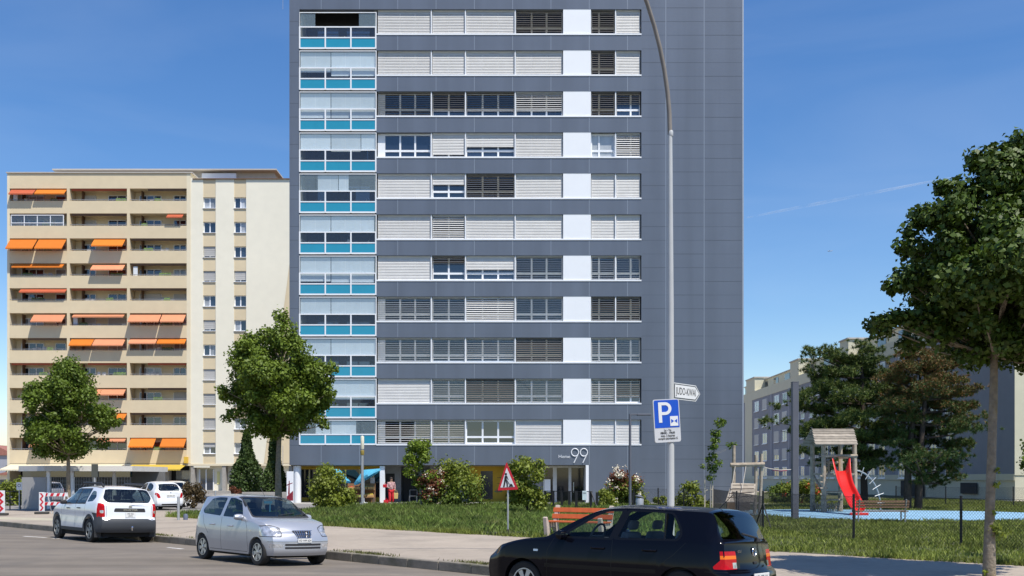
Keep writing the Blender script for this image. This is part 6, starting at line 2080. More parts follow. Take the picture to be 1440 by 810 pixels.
# ---------------------------------------------------------------- playground
DPL = 50.0
t0 = gp(1172, DPL)
pt = thing("play_tower", "weathered wooden play tower with a plank roof", "playground tower", t0)
ppx = lambda px, dy=0: PX(px, DPL + dy)
ppz = lambda py: PZ(py, DPL)
posts = [(1152, -.7), (1195, -.7), (1150, .9), (1190, .9)]
for px, dy in posts:
    b = MB(); x = ppx(px, 0)
    b.tube([(x, DPL + dy, ZP - .05), (x + .02, DPL + dy, 1.6), (x - .01, DPL + dy, ppz(624))], [.13, .12, .11], 9); b.build("post", m_wood_g, pt, smooth=True)
b = MB()
zr, ze = ppz(604), ppz(627)
xl0, xl1, xt0, xt1 = PX(1147, DPL - 1.25), PX(1206.5, DPL - 1.25), ppx(1142.5), ppx(1201)
n = 6
for k in range(n):
    f0, f1 = k / n, (k + 1) / n
    yA, zA = DPL - 1.25 + 1.25 * f0, ze + (zr - ze) * f0
    yB, zB = DPL - 1.25 + 1.25 * (f1 + .03), ze + (zr - ze) * (f1 + .03) - .0
    xs0, xs1 = xl0 + (xt0 - xl0) * f0, xl1 + (xt1 - xl1) * f0
    b.prism([(yA, zA + .03), (yB, zB - .01), (yB, zB + .02), (yA, zA + .06)], lambda u, v, t: (t, u, v), xs0, xs1)
    yA2, yB2 = DPL + 1.25 * 2 - (yA - DPL + 1.25) - 1.25, DPL + 1.25 * 2 - (yB - DPL + 1.25) - 1.25
    b.prism([(yA2, zA + .03), (yB2, zB - .01), (yB2, zB + .02), (yA2, zA + .06)], lambda u, v, t: (t, u, v), xs0, xs1)
b.build("roof", mat("grey_planks", (0.27, 0.235, 0.19), .9, var=.25, scale=4, island=.25), pt)
b = MB(); b.box(ppx(1150), ppx(1196), DPL - .8, DPL + 1.0, ppz(668), ppz(665.5)); b.build("deck", m_wood_g, pt)
b = MB()
for py in (641.5,): b.tube([(ppx(1149), DPL - .78, ppz(py)), (ppx(1198), DPL - .78, ppz(py))], .075, 8)
for py in (624, ): b.tube([(ppx(1149), DPL - .7, ppz(py)), (ppx(1198), DPL - .7, ppz(py))], .07, 8)
b.tube([(ppx(1151), DPL + .9, ppz(650)), (ppx(1195), DPL + .9, ppz(650))], .06, 8)
b.tube([(ppx(1151), DPL - .7, ppz(668)), (ppx(1196), DPL - .7, ppz(668))], .08, 8)
b.tube([(ppx(1151), DPL - .72, ppz(690)), (ppx(1151), DPL + .9, ppz(668))], .06, 8)
b.tube([(ppx(1195), DPL - .7, ppz(690)), (ppx(1190), DPL + .9, ppz(690))], .06, 8)
b.build("rail", m_wood_g, pt, smooth=True)
for px in (1164, 1167, 1171.5):
    b = MB(); b.box(ppx(px), ppx(px + 3), DPL + .85, DPL + .9, ppz(665), ppz(647)); b.build("back_plank", m_wood_d if px == 1167 else m_wood_g, pt)
b = MB()
for k in range(6): b.tube([(ppx(1147), DPL - .75, ZP + .3 + k * .3), (ppx(1157), DPL - .75, ZP + .3 + k * .3)], .045, 7)
b.build("ladder_rung", m_wood_g, pt, smooth=True)
b = MB()
for k in range(14):
    x = ppx(1152) + (ppx(1186) - ppx(1152)) * k / 13
    b.tube([(x, DPL + .6, ZP), (x, DPL + .6, ZP + .45 + .05 * sin(k * 2.3))], .035, 6); b.build("picket", m_wood_g, pt); b = MB()
for py in (692, 703): b.tube([(ppx(1168), DPL + .5, ppz(py)), (ppx(1189), DPL + .5, ppz(py))], .05, 7)
b.tube([(ppx(1160), DPL - .2, ppz(692)), (ppx(1189), DPL - .2, ppz(692))], .05, 7)
b.build("low_rail", m_wood_g, pt)
b = MB(); b.box(ppx(1171), ppx(1184), DPL - .95, DPL - .88, ppz(645.5), ppz(643)); b.box(ppx(1171), ppx(1173), DPL - .95, DPL - .88, ppz(666), ppz(645.5)); b.build("slide_gate", mat("yellow_wood", (0.36, 0.25, 0.12), .8, var=.1), pt)
# slide: red chute with raised sides and a flared top
sl = thing("slide", "bright red plastic slide descending from the wooden tower", "slide", gp(1190, DPL - 2.6))
m_slide = mat("red_slide_plastic", (0.60, 0.018, 0.015), .35, var=.06, scale=1.5)
cp = [(P(1182.5, 663, DPL - .9), .31), (P(1184, 667, DPL - 1.15), .31), (P(1186.5, 678, DPL - 1.6), .31), (P(1189.5, 688, DPL - 2.1), .31), (P(1194.5, 697, DPL - 2.8), .31), (P(1200, 708, DPL - 3.3), .31), (P(1204, 717, DPL - 3.9), .31), (P(1207.5, 720.5, DPL - 4.7), .31)]
b = MB()
rows = []
for k, (c, hw) in enumerate(cp):
    f = k / (len(cp) - 1)
    hs = .30 * (1 - .35 * f) + .40 * max(0, 1 - 5 * f)
    fl = .10 * max(0, 1 - 3 * f)
    rows.append([c + Vector(q) for q in ((-hw - fl - .05, 0, hs), (-hw - fl, 0, hs + .015), (-hw + .06, 0, .05), (-hw * .6, 0, 0), (hw * .6, 0, 0), (hw - .06, 0, .05), (hw + fl, 0, hs + .015), (hw + fl + .05, 0, hs))])
for a, c in zip(rows[:-1], rows[1:]):
    pass
for r_ in rows: b.v += [tuple(q) for q in r_]
for i in range(len(rows) - 1):
    for k in range(7): b.f.append((i * 8 + k, i * 8 + k + 1, i * 8 + k + 9, i * 8 + k + 8)); b.m.append(0)
so = b.build("chute", m_slide, sl, smooth=True)
md = so.modifiers.new("subdivision", 'SUBSURF'); md.levels = md.render_levels = 2
md = so.modifiers.new("solid", 'SOLIDIFY'); md.thickness = .03
ec = cp[-1][0]
b = MB(); b.box(ec.x - .42, ec.x + .42, ec.y - .12, ec.y + .02, ZP, ec.z - .01); b.build("foot", m_slide, sl, bevel=.03)
# climbing arch
ca = thing("climbing_arch", "pale metal climbing arch with projecting rungs beside the slide", "climbing frame", gp(1238, DPL - .3))
b = MB()
ap_ = []
for k in range(15):
    f = k / 14
    px = 1200 + 38 * sin(f * pi / 2)
    py = 661 + 52 * (1 - cos(f * pi / 2))
    ap_.append((px, py))
for dy in (-.4, .35): b.tube([P(x, y, DPL + dy) for x, y in ap_], .038, 8)
b.tube([P(1238, 713, DPL - .4), gp(1238.5, DPL - .4)], .035, 7); b.tube([P(1238, 713, DPL + .35), gp(1238.5, DPL + .35)], .035, 7)
b.build("arch", mat("pale_metal", (0.34, 0.36, 0.37), .4, metal=.3), ca, smooth=True)
for k in range(3, 15, 2):
    x, y = ap_[k]
    dx, dz = (x - 1200) / 38, (713 - y) / 52
    b = MB(); b.tube([P(x - 6 * dx, y + 6 * dz, DPL - .55), P(x + 7 * dx, y - 7 * dz, DPL - .45)], .02, 6); b.build("rung", MATS["pale_metal"], ca, smooth=True)
# log climbing frame with a plank ramp
DF = 47.0
lf = thing("log_climbing_frame", "weathered log frame with a sloping plank ramp and ropes", "climbing frame", gp(1045, DF))
for (pa_, pb_, r_) in (((1032, 626), (1030, 706), .10), ((1063, 640), (1061, 716), .09), ((1071, 638), (1068, 716), .085)):
    b = MB(); a_, c_ = P(*pa_, DF), P(*pb_, DF); b.tube([c_ - Vector((0, 0, max(0, c_.z - ZP))), c_.lerp(a_, .5) + Vector((.03, 0, 0)), a_], [r_, r_ * .9, r_ * .8], 9); b.build("post", m_wood_g, lf, smooth=True)
b = MB(); b.tube([P(1027, 654, DF - .1), P(1075, 653, DF - .1)], .10, 8); b.build("beam", m_wood_g, lf, smooth=True)
b = MB()
for k in range(7):
    f0, f1 = k / 7, (k + 1) / 7 - .008
    A = [P(1020 + 9 * f0, 706 - 27 * f0, DF - 2.0 + 1.9 * f0), P(1060 + 3 * f0, 706 - 26 * f0, DF - 2.0 + 1.9 * f0)]
    B = [P(1020 + 9 * f1, 706 - 27 * f1, DF - 2.0 + 1.9 * f1), P(1060 + 3 * f1, 706 - 26 * f1, DF - 2.0 + 1.9 * f1)]
    nn = Vector((0, .03, -.05))
    n_ = len(b.v); b.v += [tuple(x) for x in (A[0], A[1], B[1], B[0], A[0] + nn, A[1] + nn, B[1] + nn, B[0] + nn)]
    for f in ((0, 1, 2, 3), (7, 6, 5, 4), (0, 4, 5, 1), (1, 5, 6, 2), (2, 6, 7, 3), (3, 7, 4, 0)): b.f.append(tuple(n_ + i for i in f)); b.m.append(0)
b.build("ramp", MATS["grey_planks"], lf)
b = MB(); x0_, x1_ = PX(1022, DF - 2.2), PX(1054, DF - 2.2); b.box(x0_, x1_, DF - 2.3, DF - 2.1, ZP + .25, PZ(706.5, DF - 2.2)); b.build("ramp_board", m_wood_d, lf)
b = MB()
for px in (1031, 1046): b.tube([P(px + 3, 655, DF - .15), P(px - 1, 680, DF - .6), P(px - 6, 704, DF - 1.9)], .018, 5)
b.tube([P(1071, 656, DF), P(1082, 659, DF), P(1096, 661, DF + 1), P(1118, 660, DF + 2)], .022, 5)
b.build("rope", mat("pale_rope", (0.45, 0.40, 0.34), .9), lf)
b = MB(); b.tube([P(1087, 660.5, DF + .8), P(1097, 662, DF + 1.1), P(1106, 661.5, DF + 1.5)], .04, 6); b.build("red_sleeve", mat("red_rubber", (0.45, 0.05, 0.08), .7), lf)
b = MB()
for k in range(4): b.tube([P(1023 + k * 2, 700 - k * 6, DF - 2.05 + k * .45), P(1060, 697 - k * 5, DF - 2.05 + k * .45)], .02, 5)
b.build("ramp_batten", m_wood_d, lf)
# square grey post
sp0 = gp(1117.8, 41)
gpst = thing("steel_post", "tall square grey steel post at the playground's front edge", "post", sp0)
b = MB(); h_ = PZ(538, 41); b.box(sp0.x - .13, sp0.x + .13, sp0.y - .13, sp0.y + .13, ZP, h_); b.build("shaft", m_anth, gpst, bevel=.02)
b = MB(); b.box(sp0.x - .135, sp0.x + .135, sp0.y - .135, sp0.y + .135, h_ + .001, h_ + .03); b.box(sp0.x + .13, sp0.x + .25, sp0.y - .02, sp0.y + .02, h_ - .25, h_ - .18); b.build("cap", m_anth, gpst)

# chain-link fences: posts, wires, braces
def chain_fence(label, pts, h, braces=(), pitch=.085, wr=.0034, group=None):
    o = pts[0]
    t = thing("chain_link_fence", label, "fence", o, group=group)
    for i, p in enumerate(pts):
        b = MB(); b.tube([p - Vector((0, 0, .05)), p + Vector((0, 0, h + .06))], .034, 10); b.lathe([(.036, 0), (.036, .03), (0, .045)], p + Vector((0, 0, h + .06)), 10); b.build("post", m_blackf, t, smooth=True)
        if i in braces:
            for s_ in (-1, 1):
                q = pts[i + 1] if (s_ > 0 and i + 1 < len(pts)) else (pts[i - 1] if i > 0 else p - (pts[1] - p))
                d = (q - p).normalized() * (.75)
                b = MB(); b.tube([p + Vector((0, 0, h * .72)), p + d], .022, 7); b.build("brace", m_blackf, t, smooth=True)
    b = MB()
    for a, c in zip(pts[:-1], pts[1:]):
        L_ = (c - a).length
        d = (c - a) / L_
        nrm = Vector((-d.y, d.x, 0))
        def wire(u0, z0, u1, z1, off):
            p0, p1 = a + d * u0 + Vector((0, 0, z0)) + nrm * off, a + d * u1 + Vector((0, 0, z1)) + nrm * off
            b.tube([p0, p1], wr, 3, cap=False)
        k = -h
        while k < L_:
            u0, z0, u1, z1 = k, 0.04, k + h, h + .04
            if u0 < 0: z0 -= u0; u0 = 0
            if u1 > L_: z1 -= u1 - L_; u1 = L_
            if u1 > u0: wire(u0, z0, u1, z1, .003); wire(L_ - u0, z0, L_ - u1, z1, -.003)
            k += pitch
        for z in (.06, h * .5, h + .02): wire(0, z, L_, z, .006)
    b.build("mesh", m_blackf, t, fix=False)
    return t
f1 = [gp(1073, 34.0), gp(1200.5, 27.3), gp(1351.5, 25.0), gp(1500, 22.6)]
chain_fence("black chain-link fence between the pavement and the playground", f1, 1.18, braces=(0,))
f2 = [gp(1073, 34.2), gp(1036, 44), gp(1003, 56), gp(961.5, 57), gp(925.5, 57), gp(891, 57)]
chain_fence("black chain-link fence running back towards the tower's foot", f2, 1.05, braces=(2,))
f3 = [gp(1260, 66), gp(1330, 62), gp(1425, 60), gp(1500, 60)]
chain_fence("grey-looking chain-link fence in front of the right-hand row's base", f3, 1.1)
# railing with bars at the entrance
er = thing("entrance_railing", "black bar railing in front of the glazed entrance", "railing", gp(765, 56))
for px, d in ((766.5, 56), (778, 56), (790, 55), (800.5, 54), (810.5, 54), (831, 54), (839.5, 56), (891, 56)):
    b = MB(); p_ = gp(px, d); b.box(p_.x - .07, p_.x + .07, d - .03, d + .03, ZP, ZP + (1.0 if px < 835 else .9)); b.build("post", m_blackf, er)
b = MB()
for z in (ZP + .98, ZP + .15):
    b.beam(gp(766.5, 56) + Vector((0, 0, z - ZP)), gp(790, 55) + Vector((0, 0, z - ZP)), .04, .04); b.beam(gp(790, 55) + Vector((0, 0, z - ZP)), gp(832, 54) + Vector((0, 0, z - ZP)), .04, .04)
b.beam(gp(831, 54) + Vector((0, 0, .98)), gp(841, 53) + Vector((0, 0, .0)), .04, .05)
b.build("rail", m_blackf, er)
b = MB()
for k in range(42):
    p_ = gp(766.5 + 64 * k / 41, 56 - 2 * k / 41); b.tube([p_ + Vector((0, 0, .15)), p_ + Vector((0, 0, .97))], .007, 4)
b.build("bar", m_blackf, er)
nb = thing("notice", "small pale notice fixed to the entrance railing", "sign", P(822, 697, 53.9))
b = MB(); q = P(822, 697, 53.9); b.box(q.x - .12, q.x + .12, q.y - .01, q.y + .01, q.z - .24, q.z + .26); b.build("panel", mat("pale_blue_notice", (0.55, 0.66, 0.68), .5), nb, bevel=.004)
b = MB(); b.box(q.x - .09, q.x + .09, q.y - .013, q.y - .0105, q.z + .1, q.z + .18); b.build("print", mat("notice_grey", (0.25, 0.3, 0.32), .6), nb)
# litter bin
lb_ = gp(899.5, 52)
bi = thing("litter_bin", "grey steel litter bin with a dark slanting lid beside the slim lamp", "bin", lb_)
b = MB(); b.lathe([(0, .05), (.2, .05), (.22, .62), (.2, .66), (0, .66)], lb_, 16); b.build("drum", m_galv, bi, smooth=True)
b = MB(); b.lathe([(.235, .72), (.24, .74), (.05, .84), (0, .84)], lb_, 16); b.v = [(x, y, z + (x - lb_.x) * -.25) for x, y, z in b.v]; b.build("lid", m_anth, bi, smooth=True)
b = MB(); b.tube([lb_ + Vector((-.27, 0, 0)), lb_ + Vector((-.27, 0, .95))], .03, 8); b.build("post", m_blackf, bi)

# ---------------------------------------------------------------- shop front things
m_para = mat("parasol_cloth", (0.10, 0.46, 0.68), .75, var=.25, scale=5, trans=.2)
def parasol(label, c, r, tilt, hz):
    t = thing("parasol", label, "parasol", (c.x, c.y, c.z))
    b = MB(); b.tube([c, c + Vector((0, 0, hz))], .03, 8); b.lathe([(0, 0), (.28, 0), (.28, .08), (.05, .1)], c, 14); b.build("pole", m_white, t, smooth=True)
    b = MB()
    M = Matrix.Rotation(radians(tilt), 3, 'Y')
    n = 8
    top = c + Vector((0, 0, hz))
    apex = top + M @ Vector((0, 0, .12))
    rim, rimb = [], []
    for k in range(n):
        a = 2 * pi * k / n + .2
        rim.append(top + M @ Vector((r * cos(a), r * sin(a), -.36)))
    for k in range(n):
        k2 = (k + 1) % n
        mid = (rim[k] + rim[k2]) / 2 + M @ Vector((0, 0, .03))
        b.quad([apex, rim[k], mid, rim[k2]])
        b.quad([rim[k], rim[k] + M @ Vector((0, 0, -.14)), mid + M @ Vector((0, 0, -.16)), mid]); b.quad([mid, mid + M @ Vector((0, 0, -.16)), rim[k2] + M @ Vector((0, 0, -.14)), rim[k2]])
    b.build("canopy", m_para, t, fix=False)
    b = MB()
    for k in range(n): b.tube([apex - Vector((0, 0, .05)), rim[k] - M @ Vector((0, 0, .03))], .012, 4)
    b.build("rib", m_white, t)
DSH = 67.0
parasol("light blue parasol tilted beside the column lamp over the fruit stand", gp(512, DSH - .6), 1.0, -31, 2.15)
parasol("light blue parasol half hidden behind the loose green shrub", gp(476, DSH - .4), 1.05, 24, 2.2)
m_crate = mat("crate_wood", (0.50, 0.31, 0.12), .8, var=.2, scale=8)
ps_ = thing("produce_stand", "stepped wooden fruit stand in front of the shop window", "market stand", gp(508, DSH))
b = MB()
xa, xb = PX(488, DSH), PX(527, DSH)
for z0_, y0_ in ((.45, DSH - .45), (.95, DSH + .0)): b.box(xa, xb, y0_ - .25, y0_ + .25, ZP + z0_ - .05, ZP + z0_)
b.box(xa, xb, DSH + .28, DSH + .33, ZP, ZP + 1.35)
b.build("shelf", mat("stand_wood", (0.28, 0.15, 0.07), .8, var=.2), ps_)
for x in (xa + .05, (xa + xb) / 2, xb - .05):
    b = MB(); b.box(x - .04, x + .04, DSH - .6, DSH + .2, ZP, ZP + .39); b.build("leg", m_wood_d, ps_)
fruit = [("orange", (0.7, 0.25, 0.02)), ("dark red", (0.45, 0.03, 0.02)), ("leafy green", (0.12, 0.25, 0.04)), ("yellow", (0.7, 0.55, 0.05)), ("bright red", (0.55, 0.05, 0.02)), ("purple", (0.06, 0.02, 0.06)), ("pale", (0.5, 0.45, 0.2)), ("brown", (0.3, 0.2, 0.1))]
spots = [(0, .45, -.45), (1, .45, -.45), (2, .45, -.45), (3, .45, -.45), (0, .95, 0), (1, .95, 0), (2, .95, 0), (3, .95, 0)]
rf = random.Random(5)
for (fn, fc), (k, z, dy) in zip(fruit, spots):
    x = xa + .25 + k * .46
    tier = "lower" if z < .6 else "upper"
    t = thing("fruit_crate", f"wooden crate of {fn} produce on the {tier} tier of the fruit stand", "crate", (x, DSH + dy, ZP + z), group="crates on the fruit stand")
    b = MB()
    for s_ in (-1, 1):
        b.box(x - .2, x + .2, DSH + dy + s_ * .19 - .012, DSH + dy + s_ * .19 + .012, ZP + z + .02, ZP + z + .16)
        b.box(x + s_ * .2 - .012, x + s_ * .2 + .012, DSH + dy - .178, DSH + dy + .178, ZP + z + .004, ZP + z + .17)
    b.box(x - .188, x + .188, DSH + dy - .178, DSH + dy + .178, ZP + z + .004, ZP + z + .03)
    b.build("box", m_crate, t)
    b = MB()
    for q in range(12):
        c = (x - .13 + .087 * (q % 4), DSH + dy - .1 + .1 * (q // 4), ZP + z + .13 + rf.uniform(0, .05))
        b.lathe([(0, -.05), (.035, -.036), (.05, 0), (.035, .036), (0, .05)], c, 7)
    b.build("fruit", mat("produce_" + fn.replace(" ", "_"), fc, .5, var=.15), t, smooth=True)
pb_ = thing("display_board", "white price notice fixed to the shop front by the square white column", "sign", P(524, 676, 69.9))
b = MB(); q = P(524, 676, 69.85); b.box(q.x - .16, q.x + .16, q.y - .02, q.y, q.z - .22, q.z + .22); b.build("panel", m_sign_g, pb_, bevel=.005)
ch = thing("chair", "thin metal chair standing in the dark passage behind the small tree", "chair", gp(581, 69))
b = MB(); c = gp(581, 69)
for dx in (-.25, .25):
    for dy in (-.2, .2): b.tube([c + Vector((dx, dy, 0)), c + Vector((dx, dy, .45))], .018, 6)
b.build("leg", m_galv, ch)
b = MB(); b.box(c.x - .27, c.x + .27, c.y - .22, c.y + .22, c.z + .45, c.z + .48); b.build("seat", m_galv, ch)
b = MB(); b.tube([c + Vector((-.25, .2, .48)), c + Vector((-.25, .24, .88)), c + Vector((.25, .24, .88)), c + Vector((.25, .2, .48))], .018, 6); b.build("backrest", m_galv, ch)

# ---------------------------------------------------------------- barriers, posts and signs at the left
m_rw = None
def stripes_board(t, c, w, h, n, name, thick=.03):
    b = MB(); b.box(c.x - w / 2, c.x + w / 2, c.y, c.y + thick, c.z, c.z + h); o = b.build(name, m_sign_w, t, bevel=.006)
    b = MB()
    for k in range(n):
        a0, a1 = c.x - w / 2 + w * (k + .1) / n, c.x - w / 2 + w * (k + .58) / n
        sl_ = h * .4
        b.quad([(a0, c.y - .003, c.z + .01), (a1, c.y - .003, c.z + .01), (min(a1 + sl_, c.x + w / 2), c.y - .003, c.z + h - .01), (min(a0 + sl_, c.x + w / 2), c.y - .003, c.z + h - .01)])
    b.build("stripe", m_sign_r, o)
def chevron_panel(label, px, d, w, h, up):
    c = gp(px, d)
    t = thing("chevron_panel", label, "barrier", c)
    b = MB(); b.box(c.x - w / 2, c.x + w / 2, c.y, c.y + .05, c.z + up, c.z + up + h); b.build("panel", m_sign_w, t, bevel=.01)
    b = MB()
    n = 3
    for k in range(n):
        z0_ = c.z + up + .04 + (h - .08) * k / n
        hh = (h - .08) / n
        b.quad([(c.x - w / 2 + .03, c.y - .004, z0_), (c.x, c.y - .004, z0_), (c.x + w / 2 - .03, c.y - .004, z0_ + hh * .5), (c.x, c.y - .004, z0_ + hh * .98), (c.x - w / 2 + .03, c.y - .004, z0_ + hh * .98), (c.x + .02, c.y - .004, z0_ + hh * .5)])
    b.build("chevron", m_sign_r, t, fix=False)
    b = MB(); b.obox((c.x, c.y + .03, c.z + .06), (.6, .35, .1), Matrix.Rotation(.2, 3, 'Z')); b.tube([(c.x, c.y + .05, c.z), (c.x, c.y + .05, c.z + up + .1)], .03, 8); b.build("foot", MATS["rubber_base"], t, bevel=.02)
chevron_panel("red and white chevron panel cut by the left edge of the picture", 0.5, 45.5, .38, 1.02, .12)
chevron_panel("red and white chevron panel at the end of the striped barrier", 58.5, 47.2, .26, .92, .12)
bc = gp(79, 47.6)
bar = thing("barrier", "two-plank red and white striped roadworks barrier in front of the pavilion", "barrier", bc)
for z in (.40, .83): stripes_board(bar, bc + Vector((-.05, .02, z)), 1.15, .17, 4, "plank")
b = MB()
for dx in (-.5, .45):
    for s_ in (-1, 1): b.tube([bc + Vector((dx, .08 * s_ + .07, 1.02)), bc + Vector((dx + .12 * s_, .3 * s_ + .07, 0))], .02, 6)
b.build("trestle", m_sign_w, bar, smooth=True)
# railing and cars' bay at the far left
rl_ = thing("railing", "dark railing in front of the cars at the left edge", "railing", gp(5, 54))
b = MB()
for px in (-10, 1, 14, 28.5): p_ = gp(px, 54); b.tube([p_, p_ + Vector((0, 0, .98))], .03, 6)
for z in (.98, .5): b.tube([gp(-10, 54) + Vector((0, 0, z)), gp(28.5, 54) + Vector((0, 0, z))], .028, 6)
b.build("bar", m_blackf, rl_)
ns = thing("notice_sign", "white square notice with a round mark left of the pavilion", "sign", gp(27, 53.6))
q = P(27, 684, 53.6); b = MB(); b.box(q.x - .15, q.x + .15, q.y, q.y + .02, q.z - .2, q.z + .22); b.build("panel", m_sign_w, ns)
b = MB(); b.lathe([(.06, 0), (.09, 0)], (q.x, q.y - .004, q.z + .05), 16, 'y'); b.build("mark", m_anth, ns, fix=False)
b = MB(); b.tube([gp(27, 53.65), P(27, 680, 53.65)], .025, 6); b.build("post", m_galv, ns)
tp_ = thing("advertising_stele", "tall dark grey stele behind the white off-roader", "sign post", gp(132, 52))
b = MB(); c = gp(132.5, 52); b.box(c.x - .15, c.x + .15, 52, 52.14, PZ(671, 52), PZ(652.5, 52)); b.build("panel", mat("dark_olive_grey", (0.07, 0.075, 0.065), .6), tp_, bevel=.01)
b = MB(); b.tube([c + Vector((0, .07, 0)), (c.x, 52.07, PZ(671, 52))], .05, 8); b.build("post", m_galv, tp_)
# white folded parasols and tables of the terrace behind the cars
tr = thing("terrace_parasol", "white rounded closed parasol on the terrace behind the off-roader", "parasol", gp(182, 76))
c = gp(183, 76); b = MB(); b.lathe([(0, 1.05), (.62, 1.05), (.72, 1.2), (.70, 1.5), (.55, 1.75), (.3, 1.9), (0, 1.95)], c, 14); b.build("canopy", m_curtain, tr, smooth=True)
b = MB(); b.tube([c, c + Vector((0, 0, 1.1))], .03, 6); b.build("pole", m_white, tr)
wf = thing("wind_screen", "white posts and slanted white panel of a terrace screen behind the off-roader", "screen", gp(140, 66))
for px in (138.5, 141.5, 149):
    b = MB(); p_ = gp(px, 66); b.tube([p_, P(px, 675, 66)], .06, 8); b.build("post", m_white, wf)
b = MB(); b.prism([(PX(122, 66), PZ(694, 66)), (PX(137, 66), PZ(694, 66)), (PX(137, 66), PZ(674, 66))], lambda u, v, t: (u, t, v), 66.1, 66.14); b.build("panel", m_curtain, wf)
# bollards at the lot edge
for k, (px, d, lab) in enumerate(((251, 40.5, "pale steel bollard at the grass strip below the white hatchback"), (288, 60, "short pale post near the cream block's entrance"), (303, 60, "thin post beside the cream block's entrance ramp"))):
    c = gp(px, d); t = thing("bollard", lab, "bollard", c)
    b = MB(); b.tube([c, c + Vector((0, 0, .9))], .055, 12); b.build("shaft", m_galv, t, smooth=True)
    b = MB(); b.lathe([(.058, 0), (.058, .04), (.03, .07), (0, .075)], c + Vector((0, 0, .9)), 12); b.build("cap", m_galv, t, smooth=True)
c = gp(261, 40.8); t = thing("bollard", "tiny blue-grey bollard stub right of the pale steel bollard", "bollard", c)
b = MB(); b.lathe([(.09, 0), (.10, .16), (.07, .24), (0, .25)], c, 12); b.build("shaft", mat("blue_grey_paint", (0.12, 0.14, 0.2), .6), t, smooth=True)
# concrete planter wall in the gap
pw = thing("low_wall", "low concrete wall between the cream block and the tower", "wall", gp(372, 62.5))
b = MB(); b.box(PX(340, 62), PX(402, 62), 62, 62.2, ZP, PZ(692, 62)); b.build("wall", m_conc, pw, bevel=.015)

# ---------------------------------------------------------------- person
def skin(name, verts, edges, radii, m, parent, sub=2):
    me = bpy.data.meshes.new(name)
    me.from_pydata([tuple(Vector(v)) for v in verts], edges, [])
    o = bpy.data.objects.new(name, me); C.objects.link(o)
    md = o.modifiers.new("skin", 'SKIN')
    for i, r_ in enumerate(radii):
        me.skin_vertices[0].data[i].radius = r_ if isinstance(r_, tuple) else (r_, r_)
    me.skin_vertices[0].data[0].use_root = True
    m2 = o.modifiers.new("sub", 'SUBSURF'); m2.levels = m2.render_levels = sub
    dg = bpy.context.evaluated_depsgraph_get()
    res = bpy.data.meshes.new_from_object(o.evaluated_get(dg))
    bpy.data.objects.remove(o)
    res.name = name
    res.materials.clear(); res.materials.append(m)
    res.polygons.foreach_set("use_smooth", [True] * len(res.polygons))
    o = bpy.data.objects.new(name, res); C.objects.link(o); o.parent = parent; ORG[o.name] = Vector()
    return o
pe = thing("person", "woman in a patterned top and red trousers holding a bag by the white column", "person", gp(550, 65.5) + Vector((0, 0, .03)), radians(-70), local=True)
m_skin = mat("skin", (0.45, 0.27, 0.19), .6, var=.05)
m_top = mat("patterned_top", (0.45, 0.27, 0.27), .9, var=.8, scale=16)
m_trou = mat("red_trousers", (0.55, 0.02, 0.03), .85, var=.1)
bv = [(0, 0, .90), (0, 0, 1.12), (.01, 0, 1.34), (.02, 0, 1.45), (.04, 0, 1.58), (.04, 0, 1.66),
      (0, .1, .86), (.03, .11, .48), (-.04, .12, .08), (.10, .13, .03), (0, -.1, .86), (.08, -.1, .48), (.06, -.11, .08), (.20, -.11, .03),
      (.0, .19, 1.36), (.02, .25, 1.10), (.14, .22, .92), (0, -.19, 1.36), (.04, -.25, 1.10), (.20, -.17, 1.02), (.20, .21, .86), (.26, -.15, 1.0)]
be = [(0, 1), (1, 2), (2, 3), (3, 4), (4, 5), (0, 6), (6, 7), (7, 8), (8, 9), (0, 10), (10, 11), (11, 12), (12, 13), (2, 14), (14, 15), (15, 16), (2, 17), (17, 18), (18, 19), (16, 20), (19, 21)]
brd = [.13, .12, .13, .055, .095, .085, .085, .062, .04, .035, .085, .062, .04, .035, .055, .042, .032, .055, .042, .032, .03, .03]
skin("body", bv, be, brd, m_skin, pe)
skin("top", [(0, 0, .84), (0, 0, 1.12), (.01, 0, 1.34), (.015, 0, 1.41), (.0, .20, 1.36), (.02, .26, 1.10), (.10, .23, .98), (0, -.20, 1.36), (.04, -.26, 1.10), (.16, -.19, 1.03)],
     [(0, 1), (1, 2), (2, 3), (2, 4), (4, 5), (5, 6), (2, 7), (7, 8), (8, 9)], [(.20, .19), .16, .155, .075, .075, .065, .055, .075, .065, .055], m_top, pe)
skin("trousers", [(0, 0, .93), (0, .1, .84), (.03, .11, .46), (-.04, .12, .10), (0, -.1, .84), (.08, -.1, .46), (.06, -.11, .10)], [(0, 1), (1, 2), (2, 3), (0, 4), (4, 5), (5, 6)], [.15, .115, .095, .085, .115, .095, .085], m_trou, pe)
b = MB(); b.lathe([(0, -.13), (.07, -.1), (.108, -.02), (.108, .05), (.07, .105), (0, .12)], (.015, 0, 1.625), 14); b.build("hair", mat("dark_hair", (0.03, 0.02, 0.015), .7), pe, smooth=True)
b = MB(); b.lathe([(0, -.02), (.012, 0), (0, .02)], (.135, 0, 1.585), 6); b.tube([(.125, -.025, 1.55), (.125, .025, 1.55)], .007, 5)
for s_ in (-1, 1): b.lathe([(0, -.008), (.01, 0), (0, .008)], (.125, s_ * .035, 1.615), 6)
b.build("face", mat("face_detail", (0.28, 0.13, 0.09), .6), pe)
bg_ = thing("handbag", "pale yellow bag hanging from the woman's hand", "bag", gp(556.5, 65.2))
c = gp(556.8, 65.2); b = MB(); b.prism([(-.12, .35), (.12, .35), (.15, .72), (-.13, .74)], lambda u, v, t: (c.x + u, c.y + t, c.z + v), -.05, .05); b.build("pouch", mat("yellow_cloth", (0.6, 0.42, 0.15), .8), bg_, bevel=.02)
